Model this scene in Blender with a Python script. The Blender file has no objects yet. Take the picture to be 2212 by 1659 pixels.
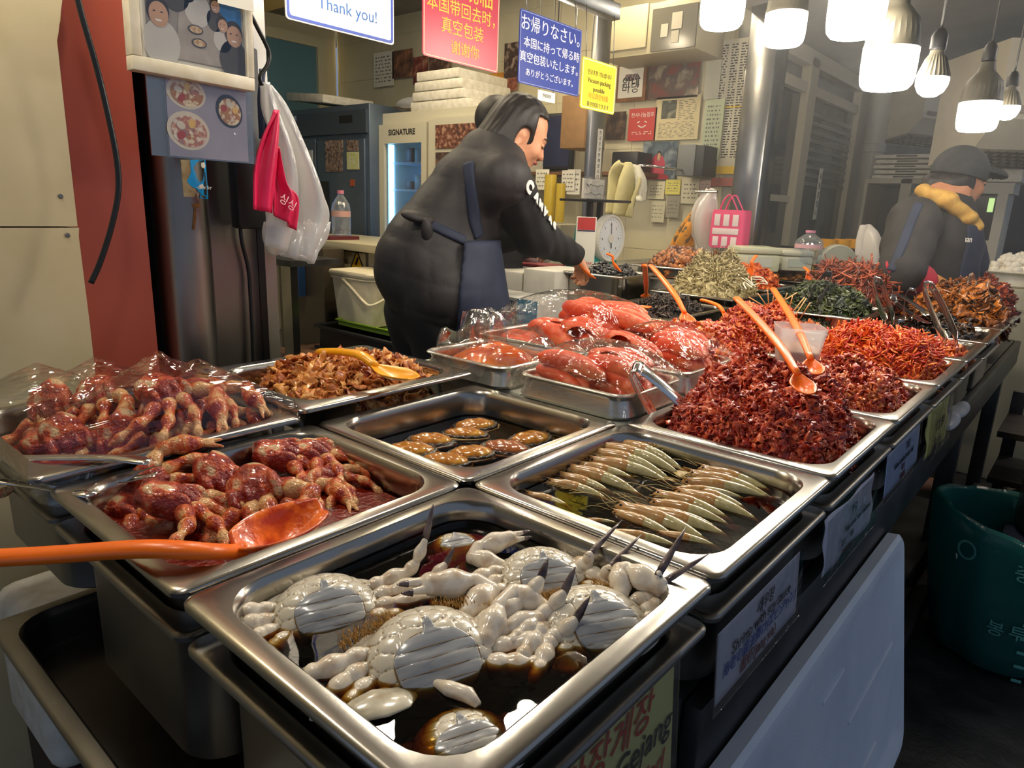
import bpy, bmesh, math, random
import numpy as np
from mathutils import Vector, Matrix, Euler
random.seed(7); RNG = np.random.default_rng(11)
SC = bpy.context.scene; COL = SC.collection
PI = math.pi

# ------------------------------------------------------------------ camera
CAM_P = np.array([0.21464, -0.21144, 1.17741]); FPX = 1490.69
YAW, PITCH, ROLL = -0.70015871, 0.25395317, 0.03792237
_f = np.array([math.sin(YAW)*math.cos(PITCH), math.cos(YAW)*math.cos(PITCH), -math.sin(PITCH)])
_r0 = np.array([math.cos(YAW), -math.sin(YAW), 0]); _u0 = np.cross(_r0, _f)
_r = math.cos(ROLL)*_r0 + math.sin(ROLL)*_u0; _u = -math.sin(ROLL)*_r0 + math.cos(ROLL)*_u0
cam = bpy.data.cameras.new('camera'); camo = bpy.data.objects.new('camera', cam); COL.objects.link(camo)
cam.sensor_width = 36; cam.lens = FPX/2212*36; cam.clip_start = .02
camo.matrix_world = Matrix(((_r[0], _u[0], -_f[0], CAM_P[0]), (_r[1], _u[1], -_f[1], CAM_P[1]),
                            (_r[2], _u[2], -_f[2], CAM_P[2]), (0, 0, 0, 1)))
SC.camera = camo
SC.view_settings.view_transform = 'Standard'; SC.view_settings.look = 'None'
SC.view_settings.exposure = 0.14; SC.view_settings.gamma = 1; SC.view_settings.use_curve_mapping = False

def ray(px, py):
    return _f + _r*(px-1106)/FPX - _u*(py-829.5)/FPX
def at(px, py, z=None, X=None, Y=None, t=None):
    "a point of the place seen at a pixel of the photograph, on a known plane or at a known distance"
    d = ray(px, py)
    if z is not None: t = (z-CAM_P[2])/d[2]
    elif X is not None: t = (X-CAM_P[0])/d[0]
    elif Y is not None: t = (Y-CAM_P[1])/d[1]
    return Vector(CAM_P + d*t)

# ------------------------------------------------------------------ world
W = bpy.data.worlds.new('world'); SC.world = W; W.use_nodes = True
W.node_tree.nodes['Background'].inputs[0].default_value = (.55, .70, 1.0, 1)
W.node_tree.nodes['Background'].inputs[1].default_value = .30
BULB = 56.0       # radiance of the stall bulbs
SHOP = 200.0       # radiance of the shop downlights

# ------------------------------------------------------------------ materials
_M = {}
def lin(c):
    return tuple(((v/12.92) if v <= .04045 else ((v+.055)/1.055)**2.4) for v in c)
def hexc(h):
    return lin(tuple(int(h[i:i+2], 16)/255 for i in (0, 2, 4)))
def mat(name, c, rough=.5, metal=0., c2=None, sc=20., bump=0., bsc=60., coat=0., trans=0., alpha=1., emit=None, es=0.,
        c3=None, isl=0., sub=0., contrast=(.35, .65), spec=.5, stretch=None, crease=None, ior=1.45, detail=4., aniso=0.):
    if name in _M: return _M[name]
    m = bpy.data.materials.new(name); m.use_nodes = True; nt = m.node_tree; N = nt.nodes; L = nt.links
    b = N['Principled BSDF']
    if isinstance(c, str): c = hexc(c)
    if isinstance(c2, str): c2 = hexc(c2)
    if isinstance(c3, str): c3 = hexc(c3)
    b.inputs['Base Color'].default_value = (*c, 1); b.inputs['Roughness'].default_value = rough
    b.inputs['Metallic'].default_value = metal; b.inputs['Coat Weight'].default_value = coat
    b.inputs['Coat Roughness'].default_value = .08; b.inputs['IOR'].default_value = ior
    b.inputs['Transmission Weight'].default_value = trans; b.inputs['Alpha'].default_value = alpha
    b.inputs['Specular IOR Level'].default_value = spec; b.inputs['Anisotropic'].default_value = aniso
    if sub: b.inputs['Subsurface Weight'].default_value = sub; b.inputs['Subsurface Radius'].default_value = (.01, .004, .002); b.inputs['Subsurface Scale'].default_value = 1.
    if emit: b.inputs['Emission Color'].default_value = (*emit, 1); b.inputs['Emission Strength'].default_value = es
    tc = N.new('ShaderNodeTexCoord'); src = tc.outputs['Object']
    if stretch:
        mp = N.new('ShaderNodeMapping'); mp.inputs['Scale'].default_value = stretch; L.new(src, mp.inputs[0]); src = mp.outputs[0]
    col = None
    if c2:
        nz = N.new('ShaderNodeTexNoise'); nz.inputs['Scale'].default_value = sc; nz.inputs['Detail'].default_value = detail; L.new(src, nz.inputs['Vector'])
        cr = N.new('ShaderNodeValToRGB'); e = cr.color_ramp.elements
        e[0].position = contrast[0]; e[1].position = contrast[1]; e[0].color = (*c, 1); e[1].color = (*c2, 1)
        if c3: k = e.new((contrast[0]+contrast[1])/2); k.color = (*c3, 1)
        L.new(nz.outputs[0], cr.inputs[0]); col = cr.outputs[0]
        if isl:
            g = N.new('ShaderNodeNewGeometry'); mx = N.new('ShaderNodeMath'); mx.operation = 'MULTIPLY_ADD'
            mx.inputs[1].default_value = isl; L.new(g.outputs['Random Per Island'], mx.inputs[0])
            sb = N.new('ShaderNodeMath'); sb.operation = 'SUBTRACT'; sb.inputs[1].default_value = isl/2
            L.new(nz.outputs[0], sb.inputs[0]); L.new(sb.outputs[0], mx.inputs[2]); L.new(mx.outputs[0], cr.inputs[0])
    if crease:
        g = N.new('ShaderNodeNewGeometry'); rp = N.new('ShaderNodeValToRGB'); e = rp.color_ramp.elements
        e[0].position = crease[1]; e[1].position = crease[2]; e[0].color = (1, 1, 1, 1); e[1].color = (0, 0, 0, 1)
        L.new(g.outputs['Pointiness'], rp.inputs[0])
        mixn = N.new('ShaderNodeMix'); mixn.data_type = 'RGBA'; L.new(rp.outputs[0], mixn.inputs[0])
        if col: L.new(col, mixn.inputs[6])
        else: mixn.inputs[6].default_value = (*c, 1)
        mixn.inputs[7].default_value = (*crease[0], 1); col = mixn.outputs[2]
    if col: L.new(col, b.inputs['Base Color'])
    if bump:
        nb = N.new('ShaderNodeTexNoise'); nb.inputs['Scale'].default_value = bsc; nb.inputs['Detail'].default_value = 3; L.new(src, nb.inputs['Vector'])
        bp = N.new('ShaderNodeBump'); bp.inputs['Strength'].default_value = bump; bp.inputs['Distance'].default_value = .004
        L.new(nb.outputs[0], bp.inputs['Height']); L.new(bp.outputs[0], b.inputs['Normal'])
    _M[name] = m; return m
def film(name, tint=(1, 1, 1), gloss=.10, rough=.06, bump=.6, bsc=30., stretch=None, white=0., fres=1.):
    "thin clear plastic: see-through with sharp highlights"
    if name in _M: return _M[name]
    m = bpy.data.materials.new(name); m.use_nodes = True; nt = m.node_tree; N = nt.nodes; L = nt.links
    N.remove(N['Principled BSDF']); out = N['Material Output']
    tr = N.new('ShaderNodeBsdfTransparent'); tr.inputs[0].default_value = (*tint, 1)
    gl = N.new('ShaderNodeBsdfGlossy'); gl.inputs['Roughness'].default_value = rough
    lw = N.new('ShaderNodeLayerWeight'); lw.inputs[0].default_value = .35
    ma = N.new('ShaderNodeMath'); ma.operation = 'MULTIPLY_ADD'; ma.inputs[1].default_value = .35*fres; ma.inputs[2].default_value = gloss; L.new(lw.outputs['Fresnel'], ma.inputs[0])
    mx = N.new('ShaderNodeMixShader'); L.new(ma.outputs[0], mx.inputs[0]); L.new(tr.outputs[0], mx.inputs[1]); L.new(gl.outputs[0], mx.inputs[2])
    res = mx.outputs[0]
    if white:
        df = N.new('ShaderNodeBsdfTranslucent'); d2 = N.new('ShaderNodeBsdfDiffuse'); ad = N.new('ShaderNodeMixShader'); ad.inputs[0].default_value = .5
        L.new(df.outputs[0], ad.inputs[1]); L.new(d2.outputs[0], ad.inputs[2])
        df.inputs[0].default_value = (*tint, 1); d2.inputs[0].default_value = (*tint, 1)
        m2 = N.new('ShaderNodeMixShader'); m2.inputs[0].default_value = white; L.new(res, m2.inputs[1]); L.new(ad.outputs[0], m2.inputs[2]); res = m2.outputs[0]
    if bump:
        tc = N.new('ShaderNodeTexCoord'); src = tc.outputs['Object']
        if stretch:
            mp = N.new('ShaderNodeMapping'); mp.inputs['Scale'].default_value = stretch; L.new(src, mp.inputs[0]); src = mp.outputs[0]
        nz = N.new('ShaderNodeTexNoise'); nz.inputs['Scale'].default_value = bsc; nz.inputs['Detail'].default_value = 3; nz.inputs['Distortion'].default_value = .6; L.new(src, nz.inputs['Vector'])
        bp = N.new('ShaderNodeBump'); bp.inputs['Strength'].default_value = bump; bp.inputs['Distance'].default_value = .01; L.new(nz.outputs[0], bp.inputs['Height'])
        L.new(bp.outputs[0], gl.inputs['Normal'])
    L.new(res, out.inputs[0]); _M[name] = m; return m
def liquid(name, absorb, density, tint=(1, 1, 1)):
    if name in _M: return _M[name]
    m = bpy.data.materials.new(name); m.use_nodes = True; nt = m.node_tree; N = nt.nodes; L = nt.links
    N.remove(N['Principled BSDF']); out = N['Material Output']
    tr = N.new('ShaderNodeBsdfTransparent'); tr.inputs[0].default_value = (*tint, 1); gl = N.new('ShaderNodeBsdfGlossy'); gl.inputs['Roughness'].default_value = .015
    fr = N.new('ShaderNodeFresnel'); fr.inputs[0].default_value = 1.36
    tc = N.new('ShaderNodeTexCoord'); nz = N.new('ShaderNodeTexNoise'); nz.inputs['Scale'].default_value = 14; L.new(tc.outputs['Object'], nz.inputs[0])
    bp = N.new('ShaderNodeBump'); bp.inputs['Strength'].default_value = .15; bp.inputs['Distance'].default_value = .004; L.new(nz.outputs[0], bp.inputs['Height']); L.new(bp.outputs[0], gl.inputs['Normal'])
    mx = N.new('ShaderNodeMixShader'); L.new(fr.outputs[0], mx.inputs[0]); L.new(tr.outputs[0], mx.inputs[1]); L.new(gl.outputs[0], mx.inputs[2])
    L.new(mx.outputs[0], out.inputs['Surface'])
    va = N.new('ShaderNodeVolumeAbsorption'); va.inputs['Color'].default_value = (*absorb, 1); va.inputs['Density'].default_value = density
    L.new(va.outputs[0], out.inputs['Volume']); _M[name] = m; return m
def glow(name, c, s):
    if name in _M: return _M[name]
    m = bpy.data.materials.new(name); m.use_nodes = True; N = m.node_tree.nodes; N.remove(N['Principled BSDF'])
    e = N.new('ShaderNodeEmission'); e.inputs[0].default_value = (*c, 1); e.inputs[1].default_value = s
    m.node_tree.links.new(e.outputs[0], N['Material Output'].inputs[0]); _M[name] = m; return m

# ------------------------------------------------------------------ objects and tags
def tag(o, label=None, cat=None, group=None, kind=None):
    if label: o['label'] = label
    if cat: o['category'] = cat
    if group: o['group'] = group
    if kind: o['kind'] = kind
    return o
def link_mesh(name, me, m=None, parent=None, smooth=35):
    me.name = name
    o = bpy.data.objects.new(name, me); COL.objects.link(o)
    if m is not None:
        for k in (m if isinstance(m, (list, tuple)) else [m]): me.materials.append(k)
    if smooth:
        me.polygons.foreach_set('use_smooth', [True]*len(me.polygons))
        if smooth < 180: me.set_sharp_from_angle(angle=math.radians(smooth))
    if parent is not None: o.parent = parent
    return o
def obj(name, bm, m=None, parent=None, smooth=35):
    me = bpy.data.meshes.new(name); bmesh.ops.recalc_face_normals(bm, faces=bm.faces); bm.to_mesh(me); bm.free()
    return link_mesh(name, me, m, parent, smooth)
def arr(name, v, f, m=None, parent=None, smooth=180):
    me = bpy.data.meshes.new(name); v = np.asarray(v, dtype=np.float32); f = np.asarray(f, dtype=np.int32)
    me.vertices.add(len(v)); me.vertices.foreach_set('co', v.ravel())
    k = f.shape[1]; me.loops.add(f.size); me.loops.foreach_set('vertex_index', f.ravel())
    me.polygons.add(len(f)); me.polygons.foreach_set('loop_start', np.arange(0, f.size, k, dtype=np.int32))
    me.update(calc_edges=True); me.validate()
    return link_mesh(name, me, m, parent, smooth)
def empty(name, loc=(0, 0, 0), rot=None, label=None, cat=None, group=None, kind=None):
    o = bpy.data.objects.new(name, None); COL.objects.link(o); o.location = loc; o.empty_display_size = .05
    if rot is not None:
        if isinstance(rot, (int, float)): rot = (0, 0, rot)
        o.rotation_euler = rot
    return tag(o, label, cat, group, kind)
def copy_tree(o, parent=None):
    c = o.copy(); COL.objects.link(c)
    if parent is not None: c.parent = parent
    for ch in list(o.children): copy_tree(ch, c)
    return c
ORD = ['first', 'second', 'third', 'fourth', 'fifth', 'sixth', 'seventh', 'eighth', 'ninth', 'tenth', 'eleventh', 'twelfth']

# ------------------------------------------------------------------ shapes
def B(): return bmesh.new()
def box(bm, c, s, rot=None, bev=0., seg=2):
    r = bmesh.ops.create_cube(bm, size=1); vs = r['verts']
    M = Matrix.Translation(Vector(c)) @ ((Euler(rot).to_matrix().to_4x4() if not isinstance(rot, Matrix) else rot.to_4x4()) if rot is not None else Matrix()) @ Matrix.Diagonal((*s, 1))
    bmesh.ops.transform(bm, matrix=M, verts=vs)
    if bev:
        es = list({e for v in vs for e in v.link_edges})
        bmesh.ops.bevel(bm, geom=es, offset=bev, segments=seg, affect='EDGES', profile=.5)
    return bm
def bx(bm, a, b, bev=0., seg=2):
    a = Vector(a); b = Vector(b); return box(bm, (a+b)/2, [abs(b[i]-a[i]) for i in range(3)], None, bev, seg)
def loft(bm, loops, cap0=True, cap1=True, closed=True):
    rows = [[bm.verts.new(p) for p in l] for l in loops]; n = len(rows[0])
    for a, b in zip(rows, rows[1:]):
        for i in range(n if closed else n-1):
            j = (i+1) % n
            try: bm.faces.new((a[i], a[j], b[j], b[i]))
            except ValueError: pass
    if cap0: bm.faces.new(rows[0][::-1])
    if cap1: bm.faces.new(rows[-1])
    return rows
def lathe(bm, prof, n=24, M=None, cap0=False, cap1=False):
    loops = []
    for r, z in prof:
        l = [Vector((max(r, 1e-5)*math.cos(2*PI*i/n), max(r, 1e-5)*math.sin(2*PI*i/n), z)) for i in range(n)]
        loops.append([M @ p for p in l] if M is not None else l)
    loft(bm, loops, cap0, cap1); return bm
def tube(bm, pts, rad, n=10, up=None, cap=True):
    "sweep an ellipse along points; rad = number, list of numbers or of (side, up) pairs"
    pts = [Vector(p) for p in pts]; k = len(pts)
    if not isinstance(rad, (list, tuple)) or (len(rad) == 2 and k != 2 and not isinstance(rad[0], (list, tuple))): rad = [rad]*k
    ref = Vector(up) if up else None; loops = []; side = None
    for i, p in enumerate(pts):
        t = (pts[min(i+1, k-1)]-pts[max(i-1, 0)]).normalized()
        if ref is not None: s = t.cross(ref)
        elif side is None: s = t.cross(Vector((0, 0, 1)) if abs(t.z) < .9 else Vector((1, 0, 0)))
        else: s = side - t*side.dot(t)
        if s.length < 1e-6: s = t.orthogonal()
        s.normalize(); side = s; u = s.cross(t)
        r = rad[i]; a, b = r if isinstance(r, (list, tuple)) else (r, r)
        loops.append([p + s*(a*math.cos(2*PI*j/n)) + u*(b*math.sin(2*PI*j/n)) for j in range(n)])
    loft(bm, loops, cap, cap); return bm
def smoothpts(pts, m=6):
    "Catmull-Rom through the points"
    P = [np.array(p, float) for p in pts]; P = [2*P[0]-P[1]] + P + [2*P[-1]-P[-2]]; out = []
    for i in range(1, len(P)-2):
        for k in range(m):
            t = k/m; a, b, c, d = P[i-1:i+3]
            out.append(.5*(2*b+(c-a)*t+(2*a-5*b+4*c-d)*t*t+(3*b-a-3*c+d)*t**3))
    out.append(P[-2]); return [Vector(p) for p in out]
def ell(bm, c, r, rot=None, u=16, v=10):
    q = bmesh.ops.create_uvsphere(bm, u_segments=u, v_segments=v, radius=1)
    R = Euler(rot).to_matrix().to_4x4() if rot is not None else Matrix()
    bmesh.ops.transform(bm, matrix=Matrix.Translation(Vector(c)) @ R @ Matrix.Diagonal((*r, 1)), verts=q['verts']); return bm
def rrect(x0, x1, y0, y1, r, z, n=7):
    out = []
    for cx, cy, a0 in ((x1-r, y1-r, 0), (x0+r, y1-r, 90), (x0+r, y0+r, 180), (x1-r, y0+r, 270)):
        for i in range(n):
            a = math.radians(a0+90*i/(n-1)); out.append(Vector((cx+r*math.cos(a), cy+r*math.sin(a), z)))
    return out
def grid(bm, fn, nu, nv, solid=0.):
    "surface fn(u,v)->point, 0..1; solid gives it a thickness"
    V = [[bm.verts.new(fn(i/(nu-1), j/(nv-1))) for j in range(nv)] for i in range(nu)]; F = []
    for i in range(nu-1):
        for j in range(nv-1): F.append(bm.faces.new((V[i][j], V[i+1][j], V[i+1][j+1], V[i][j+1])))
    if solid: bmesh.ops.recalc_face_normals(bm, faces=F); bmesh.ops.solidify(bm, geom=F, thickness=solid)
    return bm
def basis(right, up):
    r = Vector(right).normalized(); n = r.cross(Vector(up)).normalized(); u = n.cross(r)
    return Matrix((r, u, n)).transposed()
AX = basis((0, 1, 0), (0, 0, 1))      # a face that looks towards the aisle (+X)
AY = basis((1, 0, 0), (0, 0, 1))      # a face that looks along -Y
def lettering(name, s, size, parent, loc, rot3, m, align='LEFT', depth=.0004, sx=1., bold=0., shear=0., lsp=1.):
    c = bpy.data.curves.new(name, 'FONT'); c.body = s; c.size = size; c.align_x = align; c.extrude = depth; c.resolution_u = 3
    c.offset = bold; c.shear = shear; c.space_line = lsp
    o = bpy.data.objects.new(name, c); COL.objects.link(o); dg = bpy.context.evaluated_depsgraph_get(); dg.update()
    me = bpy.data.meshes.new_from_object(o.evaluated_get(dg)); bpy.data.objects.remove(o)
    me.transform(Matrix.Translation(Vector(loc)) @ rot3.to_4x4() @ Matrix.Diagonal((sx, 1, 1, 1)))
    me.materials.clear()
    return link_mesh(name, me, m, parent, 0)

# ------------------------------------------------------------------ smooth solids from distance fields
def sdf_mesh(name, fn, lo, hi, res, m=None, parent=None, smooth=180):
    lo = np.array(lo, float); hi = np.array(hi, float); n = np.maximum(((hi-lo)/res).astype(int)+2, 4)
    ax = [lo[i]+res*np.arange(n[i]) for i in range(3)]
    X, Y, Z = np.meshgrid(*ax, indexing='ij')
    D = fn(X, Y, Z).astype(np.float32); S = D < 0
    nx, ny, nz = n; cs = S[:-1, :-1, :-1].astype(np.int8)
    cnt = sum(S[i:nx-1+i, j:ny-1+j, k:nz-1+k].astype(np.int8) for i in (0, 1) for j in (0, 1) for k in (0, 1))
    act = (cnt > 0) & (cnt < 8); idx = -np.ones(act.shape, dtype=np.int64); I = np.argwhere(act); idx[act] = np.arange(len(I))
    acc = np.zeros((len(I), 3)); num = np.zeros(len(I)); cor = [(i, j, k) for i in (0, 1) for j in (0, 1) for k in (0, 1)]
    for a in range(8):
        for b in range(a+1, 8):
            ca, cb = np.array(cor[a]), np.array(cor[b])
            if abs(ca-cb).sum() != 1: continue
            da = D[tuple((I+ca).T)]; db = D[tuple((I+cb).T)]; x = (da < 0) != (db < 0)
            t = np.where(x, da/(da-db+1e-12*np.where(da > db, 1, -1)), 0)[:, None]
            acc += np.where(x[:, None], ca+(cb-ca)*t, 0); num += x
    V = lo+(I+acc/num[:, None])*res; F = []
    for axis in range(3):
        sl0 = [slice(None)]*3; sl1 = [slice(None)]*3; sl0[axis] = slice(0, -1); sl1[axis] = slice(1, None)
        x = S[tuple(sl0)] != S[tuple(sl1)]; E = np.argwhere(x); b, c = [(1, 2), (2, 0), (0, 1)][axis]
        ok = (E[:, b] > 0) & (E[:, c] > 0) & (E[:, b] < n[b]-1) & (E[:, c] < n[c]-1); E = E[ok]
        def cell(db, dc):
            q = E.copy(); q[:, b] += db; q[:, c] += dc; return idx[tuple(q.T)]
        q = np.stack([cell(-1, -1), cell(0, -1), cell(0, 0), cell(-1, 0)], 1)
        flip = ~S[tuple(E.T)]; q[flip] = q[flip][:, ::-1]; F.append(q)
    F = np.concatenate(F); F = F[(F >= 0).all(1)]
    return arr(name, V, F, m, parent, smooth)
def s_cone(P, a, b, r1, r2):
    "capsule that tapers from a (r1) to b (r2)"
    X, Y, Z = P; a = np.array(a, float); d = np.array(b, float)-a; L2 = max((d*d).sum(), 1e-9)
    h = np.clip(((X-a[0])*d[0]+(Y-a[1])*d[1]+(Z-a[2])*d[2])/L2, 0, 1)
    return np.sqrt((X-a[0]-h*d[0])**2+(Y-a[1]-h*d[1])**2+(Z-a[2]-h*d[2])**2)-(r1+(r2-r1)*h)
def s_ell(P, c, r, R=None):
    X, Y, Z = P[0]-c[0], P[1]-c[1], P[2]-c[2]
    if R is not None:
        R = np.array(R); X, Y, Z = (R[0, 0]*X+R[1, 0]*Y+R[2, 0]*Z, R[0, 1]*X+R[1, 1]*Y+R[2, 1]*Z, R[0, 2]*X+R[1, 2]*Y+R[2, 2]*Z)
    k = np.sqrt((X/r[0])**2+(Y/r[1])**2+(Z/r[2])**2); k2 = np.sqrt((X/r[0]**2)**2+(Y/r[1]**2)**2+(Z/r[2]**2)**2)
    return k*(k-1)/np.maximum(k2, 1e-9)
def smin(a, b, k):
    h = np.clip(.5+.5*(b-a)/k, 0, 1); return b+(a-b)*h-k*h*(1-h)
def sU(ds, k):
    d = ds[0]
    for e in ds[1:]: d = smin(d, e, k) if k > 0 else np.minimum(d, e)
    return d
def chain(P, pts, rad, k=.004):
    return sU([s_cone(P, pts[i], pts[i+1], rad[i], rad[i+1]) for i in range(len(pts)-1)], k)

# ------------------------------------------------------------------ many small pieces in one heap
def tmpl(bm):
    bmesh.ops.triangulate(bm, faces=bm.faces); bm.verts.index_update()
    v = np.array([p.co[:] for p in bm.verts]); f = np.array([[w.index for w in q.verts] for q in bm.faces]); bm.free(); return v, f
def t_chunk(seed, sub=2, amp=.35, fr=2.2):
    rs = np.random.default_rng(seed); bm = B(); bmesh.ops.create_icosphere(bm, subdivisions=sub, radius=1)
    K = rs.normal(size=(5, 3))*fr; ph = rs.uniform(0, 6.28, 5)
    for p in bm.verts:
        c = np.array(p.co[:]); p.co *= 1+amp*float(np.sin(K@c+ph).mean())*1.6
    return tmpl(bm)
def t_strip(seed, n=7, m=6, bend=.8, flat=.5, thick=.16):
    rs = np.random.default_rng(seed); a = rs.uniform(.3, 1)*bend; ph = rs.uniform(0, 6.28); pts = []; tw = rs.uniform(-.3, .3)
    for i in range(n):
        t = i/(n-1)*2-1; pts.append((t, a*.4*math.sin(t*1.7+ph), a*.3*math.cos(t*2.1+ph)+tw*t*t))
    r = [(thick*(.55+.6*math.sin(PI*(i+.6)/(n+.2))), thick*flat*(.55+.6*math.sin(PI*(i+.6)/(n+.2)))) for i in range(n)]
    bm = B(); tube(bm, pts, r, m); return tmpl(bm)
def t_flake(seed, n=6, amp=.3, th=.05):
    rs = np.random.default_rng(seed); K = rs.normal(size=(4, 2))*2.6; ph = rs.uniform(0, 6.28, 4); edge = rs.uniform(.7, 1.15, 12)
    def fn(u, v):
        x, y = u*2-1, v*2-1; a = math.atan2(y, x); e = edge[int((a+PI)/(2*PI)*11.99)]; s = max(abs(x), abs(y))*(1-.25*s2(x, y))
        z = amp*float(np.sin(K@np.array([x, y])+ph).mean()); return Vector((x*e, y*e*.8, z*1.6))
    def s2(x, y): return 0 if abs(x*y) < .5 else .6
    bm = B(); grid(bm, fn, n, n, th); return tmpl(bm)
def rand_rot(k, tilt=1.0, nrm=None):
    "k rotation matrices: random spin, tilted about the horizontal by up to tilt, riding on normals"
    out = np.zeros((k, 3, 3)); up = np.array([0, 0, 1.])
    for i in range(k):
        z = np.array(nrm[i]) if nrm is not None else up
        z = z+RNG.normal(size=3)*tilt*.55; z /= np.linalg.norm(z)
        x = np.cross(RNG.normal(size=3), z); x /= np.linalg.norm(x); out[i] = np.stack([x, np.cross(z, x), z], 1)
    return out
def heap_mesh(name, tmpls, pos, rots, scales, m, parent=None, base=None, smooth=180):
    VV, FF, o = [], [], 0
    if base is not None: VV.append(base[0]); FF.append(base[1]); o = len(base[0])
    ks = RNG.integers(0, len(tmpls), len(pos))
    for k, (tv, tf) in enumerate(tmpls):
        sel = np.where(ks == k)[0]
        if not len(sel): continue
        s = scales[sel]; s = s[:, None, :] if s.ndim == 2 else s[:, None, None]
        v = np.einsum('nij,nvj->nvi', rots[sel], tv[None]*s)+pos[sel][:, None]
        f = tf[None]+(o+np.arange(len(sel))*len(tv))[:, None, None]; VV.append(v.reshape(-1, 3)); FF.append(f.reshape(-1, 3)); o += v.shape[0]*v.shape[1]
    return arr(name, np.concatenate(VV), np.concatenate(FF), m, parent, smooth)
def heap(name, c, half, h, tmpls, n, size, m, label, cat='food', z0=0., power=1.2, sq=2.6, tilt=1., lump=.25, seed=1, thick=1., aspect=None, rot=0., parent=None, kind='stuff', peak=(0, 0), flat=0.):
    "a heap of bits: an uneven mound covered with pieces"
    rs = np.random.default_rng(seed); cx, cy, cz = c; K = rs.normal(size=(5, 2))*7/max(half); ph = rs.uniform(0, 6.28, 5)
    def H(x, y):
        q = (np.abs((x-peak[0]*half[0]*(1-np.minimum((np.abs(x)/half[0])**2, 1)))/half[0])**sq+np.abs((y-peak[1]*half[1]*(1-np.minimum((np.abs(y)/half[1])**2, 1)))/half[1])**sq)
        b = np.clip(1-q, 0, 1)**(power*.5)
        if flat: b = np.minimum(b, 1-flat*.5)
        w = sum(np.sin(K[i, 0]*x+K[i, 1]*y+ph[i]) for i in range(5))/5
        return h*b*(1+lump*w)
    g = 26; u = np.linspace(-1, 1, g); GX, GY = np.meshgrid(u*half[0], u*half[1], indexing='ij'); GZ = H(GX, GY)-size*.35
    bv = np.stack([GX.ravel(), GY.ravel(), GZ.ravel()], 1); q = np.arange(g*g).reshape(g, g)
    a, b_, c_, d = q[:-1, :-1].ravel(), q[1:, :-1].ravel(), q[1:, 1:].ravel(), q[:-1, 1:].ravel()
    bf = np.concatenate([np.stack([a, b_, c_], 1), np.stack([a, c_, d], 1)])
    P = []
    while len(P) < n:
        x, y = rs.uniform(-1, 1, 2)
        if abs(x)**sq+abs(y)**sq < 1: P.append((x*half[0], y*half[1]))
    P = np.array(P); z = H(P[:, 0], P[:, 1]); e = 1e-3
    nx = -(H(P[:, 0]+e, P[:, 1])-z)/e; ny = -(H(P[:, 0], P[:, 1]+e)-z)/e
    nr = np.stack([nx*.7, ny*.7, np.ones(len(P))], 1); nr /= np.linalg.norm(nr, axis=1)[:, None]
    pos = np.stack([P[:, 0], P[:, 1], z+rs.uniform(-.3, .45, n)*size*thick], 1); pos[:, 2] = np.maximum(pos[:, 2], size*.2)
    s = size*rs.uniform(.6, 1.3, n)
    if aspect is not None: s = s[:, None]*np.array(aspect)[None]
    o = heap_mesh(name, tmpls, pos, rand_rot(n, tilt, nr), s, m, parent, (bv, bf))
    o.location = (cx, cy, cz+z0); o.rotation_euler = (0, 0, rot)
    tag(o, label, cat, None, kind); o['_h'] = 0
    del o['_h']; return o
# ------------------------------------------------------------------ materials of the place
STEEL = mat('pan_steel', (.43, .41, .37), .22, 1., (.34, .32, .285), 9., bump=.04, bsc=40., contrast=(.3, .7))
STEEL_OLD = mat('worn_steel', (.36, .34, .31), .34, 1., (.20, .185, .16), 5., bump=.06, bsc=30., contrast=(.3, .7), stretch=(1, 1, .35))
STEEL_DK = mat('table_steel', (.075, .072, .07), .42, .6, (.04, .038, .036), 8.)
CHROME = mat('chrome', (.72, .70, .67), .13, 1.)
BLACK = mat('black_plastic', (.012, .012, .013), .42)
RUBBER = mat('black_rubber', (.009, .009, .009), .36)
FOAM = mat('white_foam', 'e2ddd0', .75, c2='cfc8b6', sc=30., bump=.25, bsc=260.)
ORANGE = mat('orange_plastic', 'ff7414', .32, coat=.08)
YELLOWP = mat('yellow_plastic', 'f2a60c', .3, coat=.3)
WHITEP = mat('white_plastic', 'e9e3d0', .38)
PAPER = mat('paper', 'e8e4d4', .7)
INK = mat('black_ink', (.012, .012, .014), .6)
FILM = film('cling_film', gloss=.07, bump=.9, bsc=16.)
WOOD = mat('pale_wood', 'd9b277', .6)

# ------------------------------------------------------------------ the room
YB = 3.8; XS = -1.42
def structure(name, bm, m, label=None):
    o = obj(name, bm, m); o['kind'] = 'structure'
    return o
floor_m = mat('dark_floor', (.018, .017, .016), .45, c2=(.055, .052, .05), sc=12., bump=.4, bsc=50., contrast=(.45, .85))
shopfloor_m = mat('shop_floor', (.16, .15, .13), .5, c2=(.11, .105, .095), sc=9.)
structure('floor', bx(B(), (-6, -2.5, -.06), (2.6, 9.5, 0)), floor_m)
structure('trim_1', bx(B(), (-6.0, -1.2, 0.0), (-1.02, 3.79, .012)), shopfloor_m)
ceil_m = mat('ceiling_paint', (.30, .285, .25), .8, c2=(.24, .225, .19), sc=3.)
structure('ceiling', bx(B(), (-6, -2.5, 2.62), (1.1, 9.5, 2.68)), ceil_m)
tile_m = mat('wall_tile', 'd8d0b2', .25, c2='cbc29f', sc=2.5)
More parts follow.
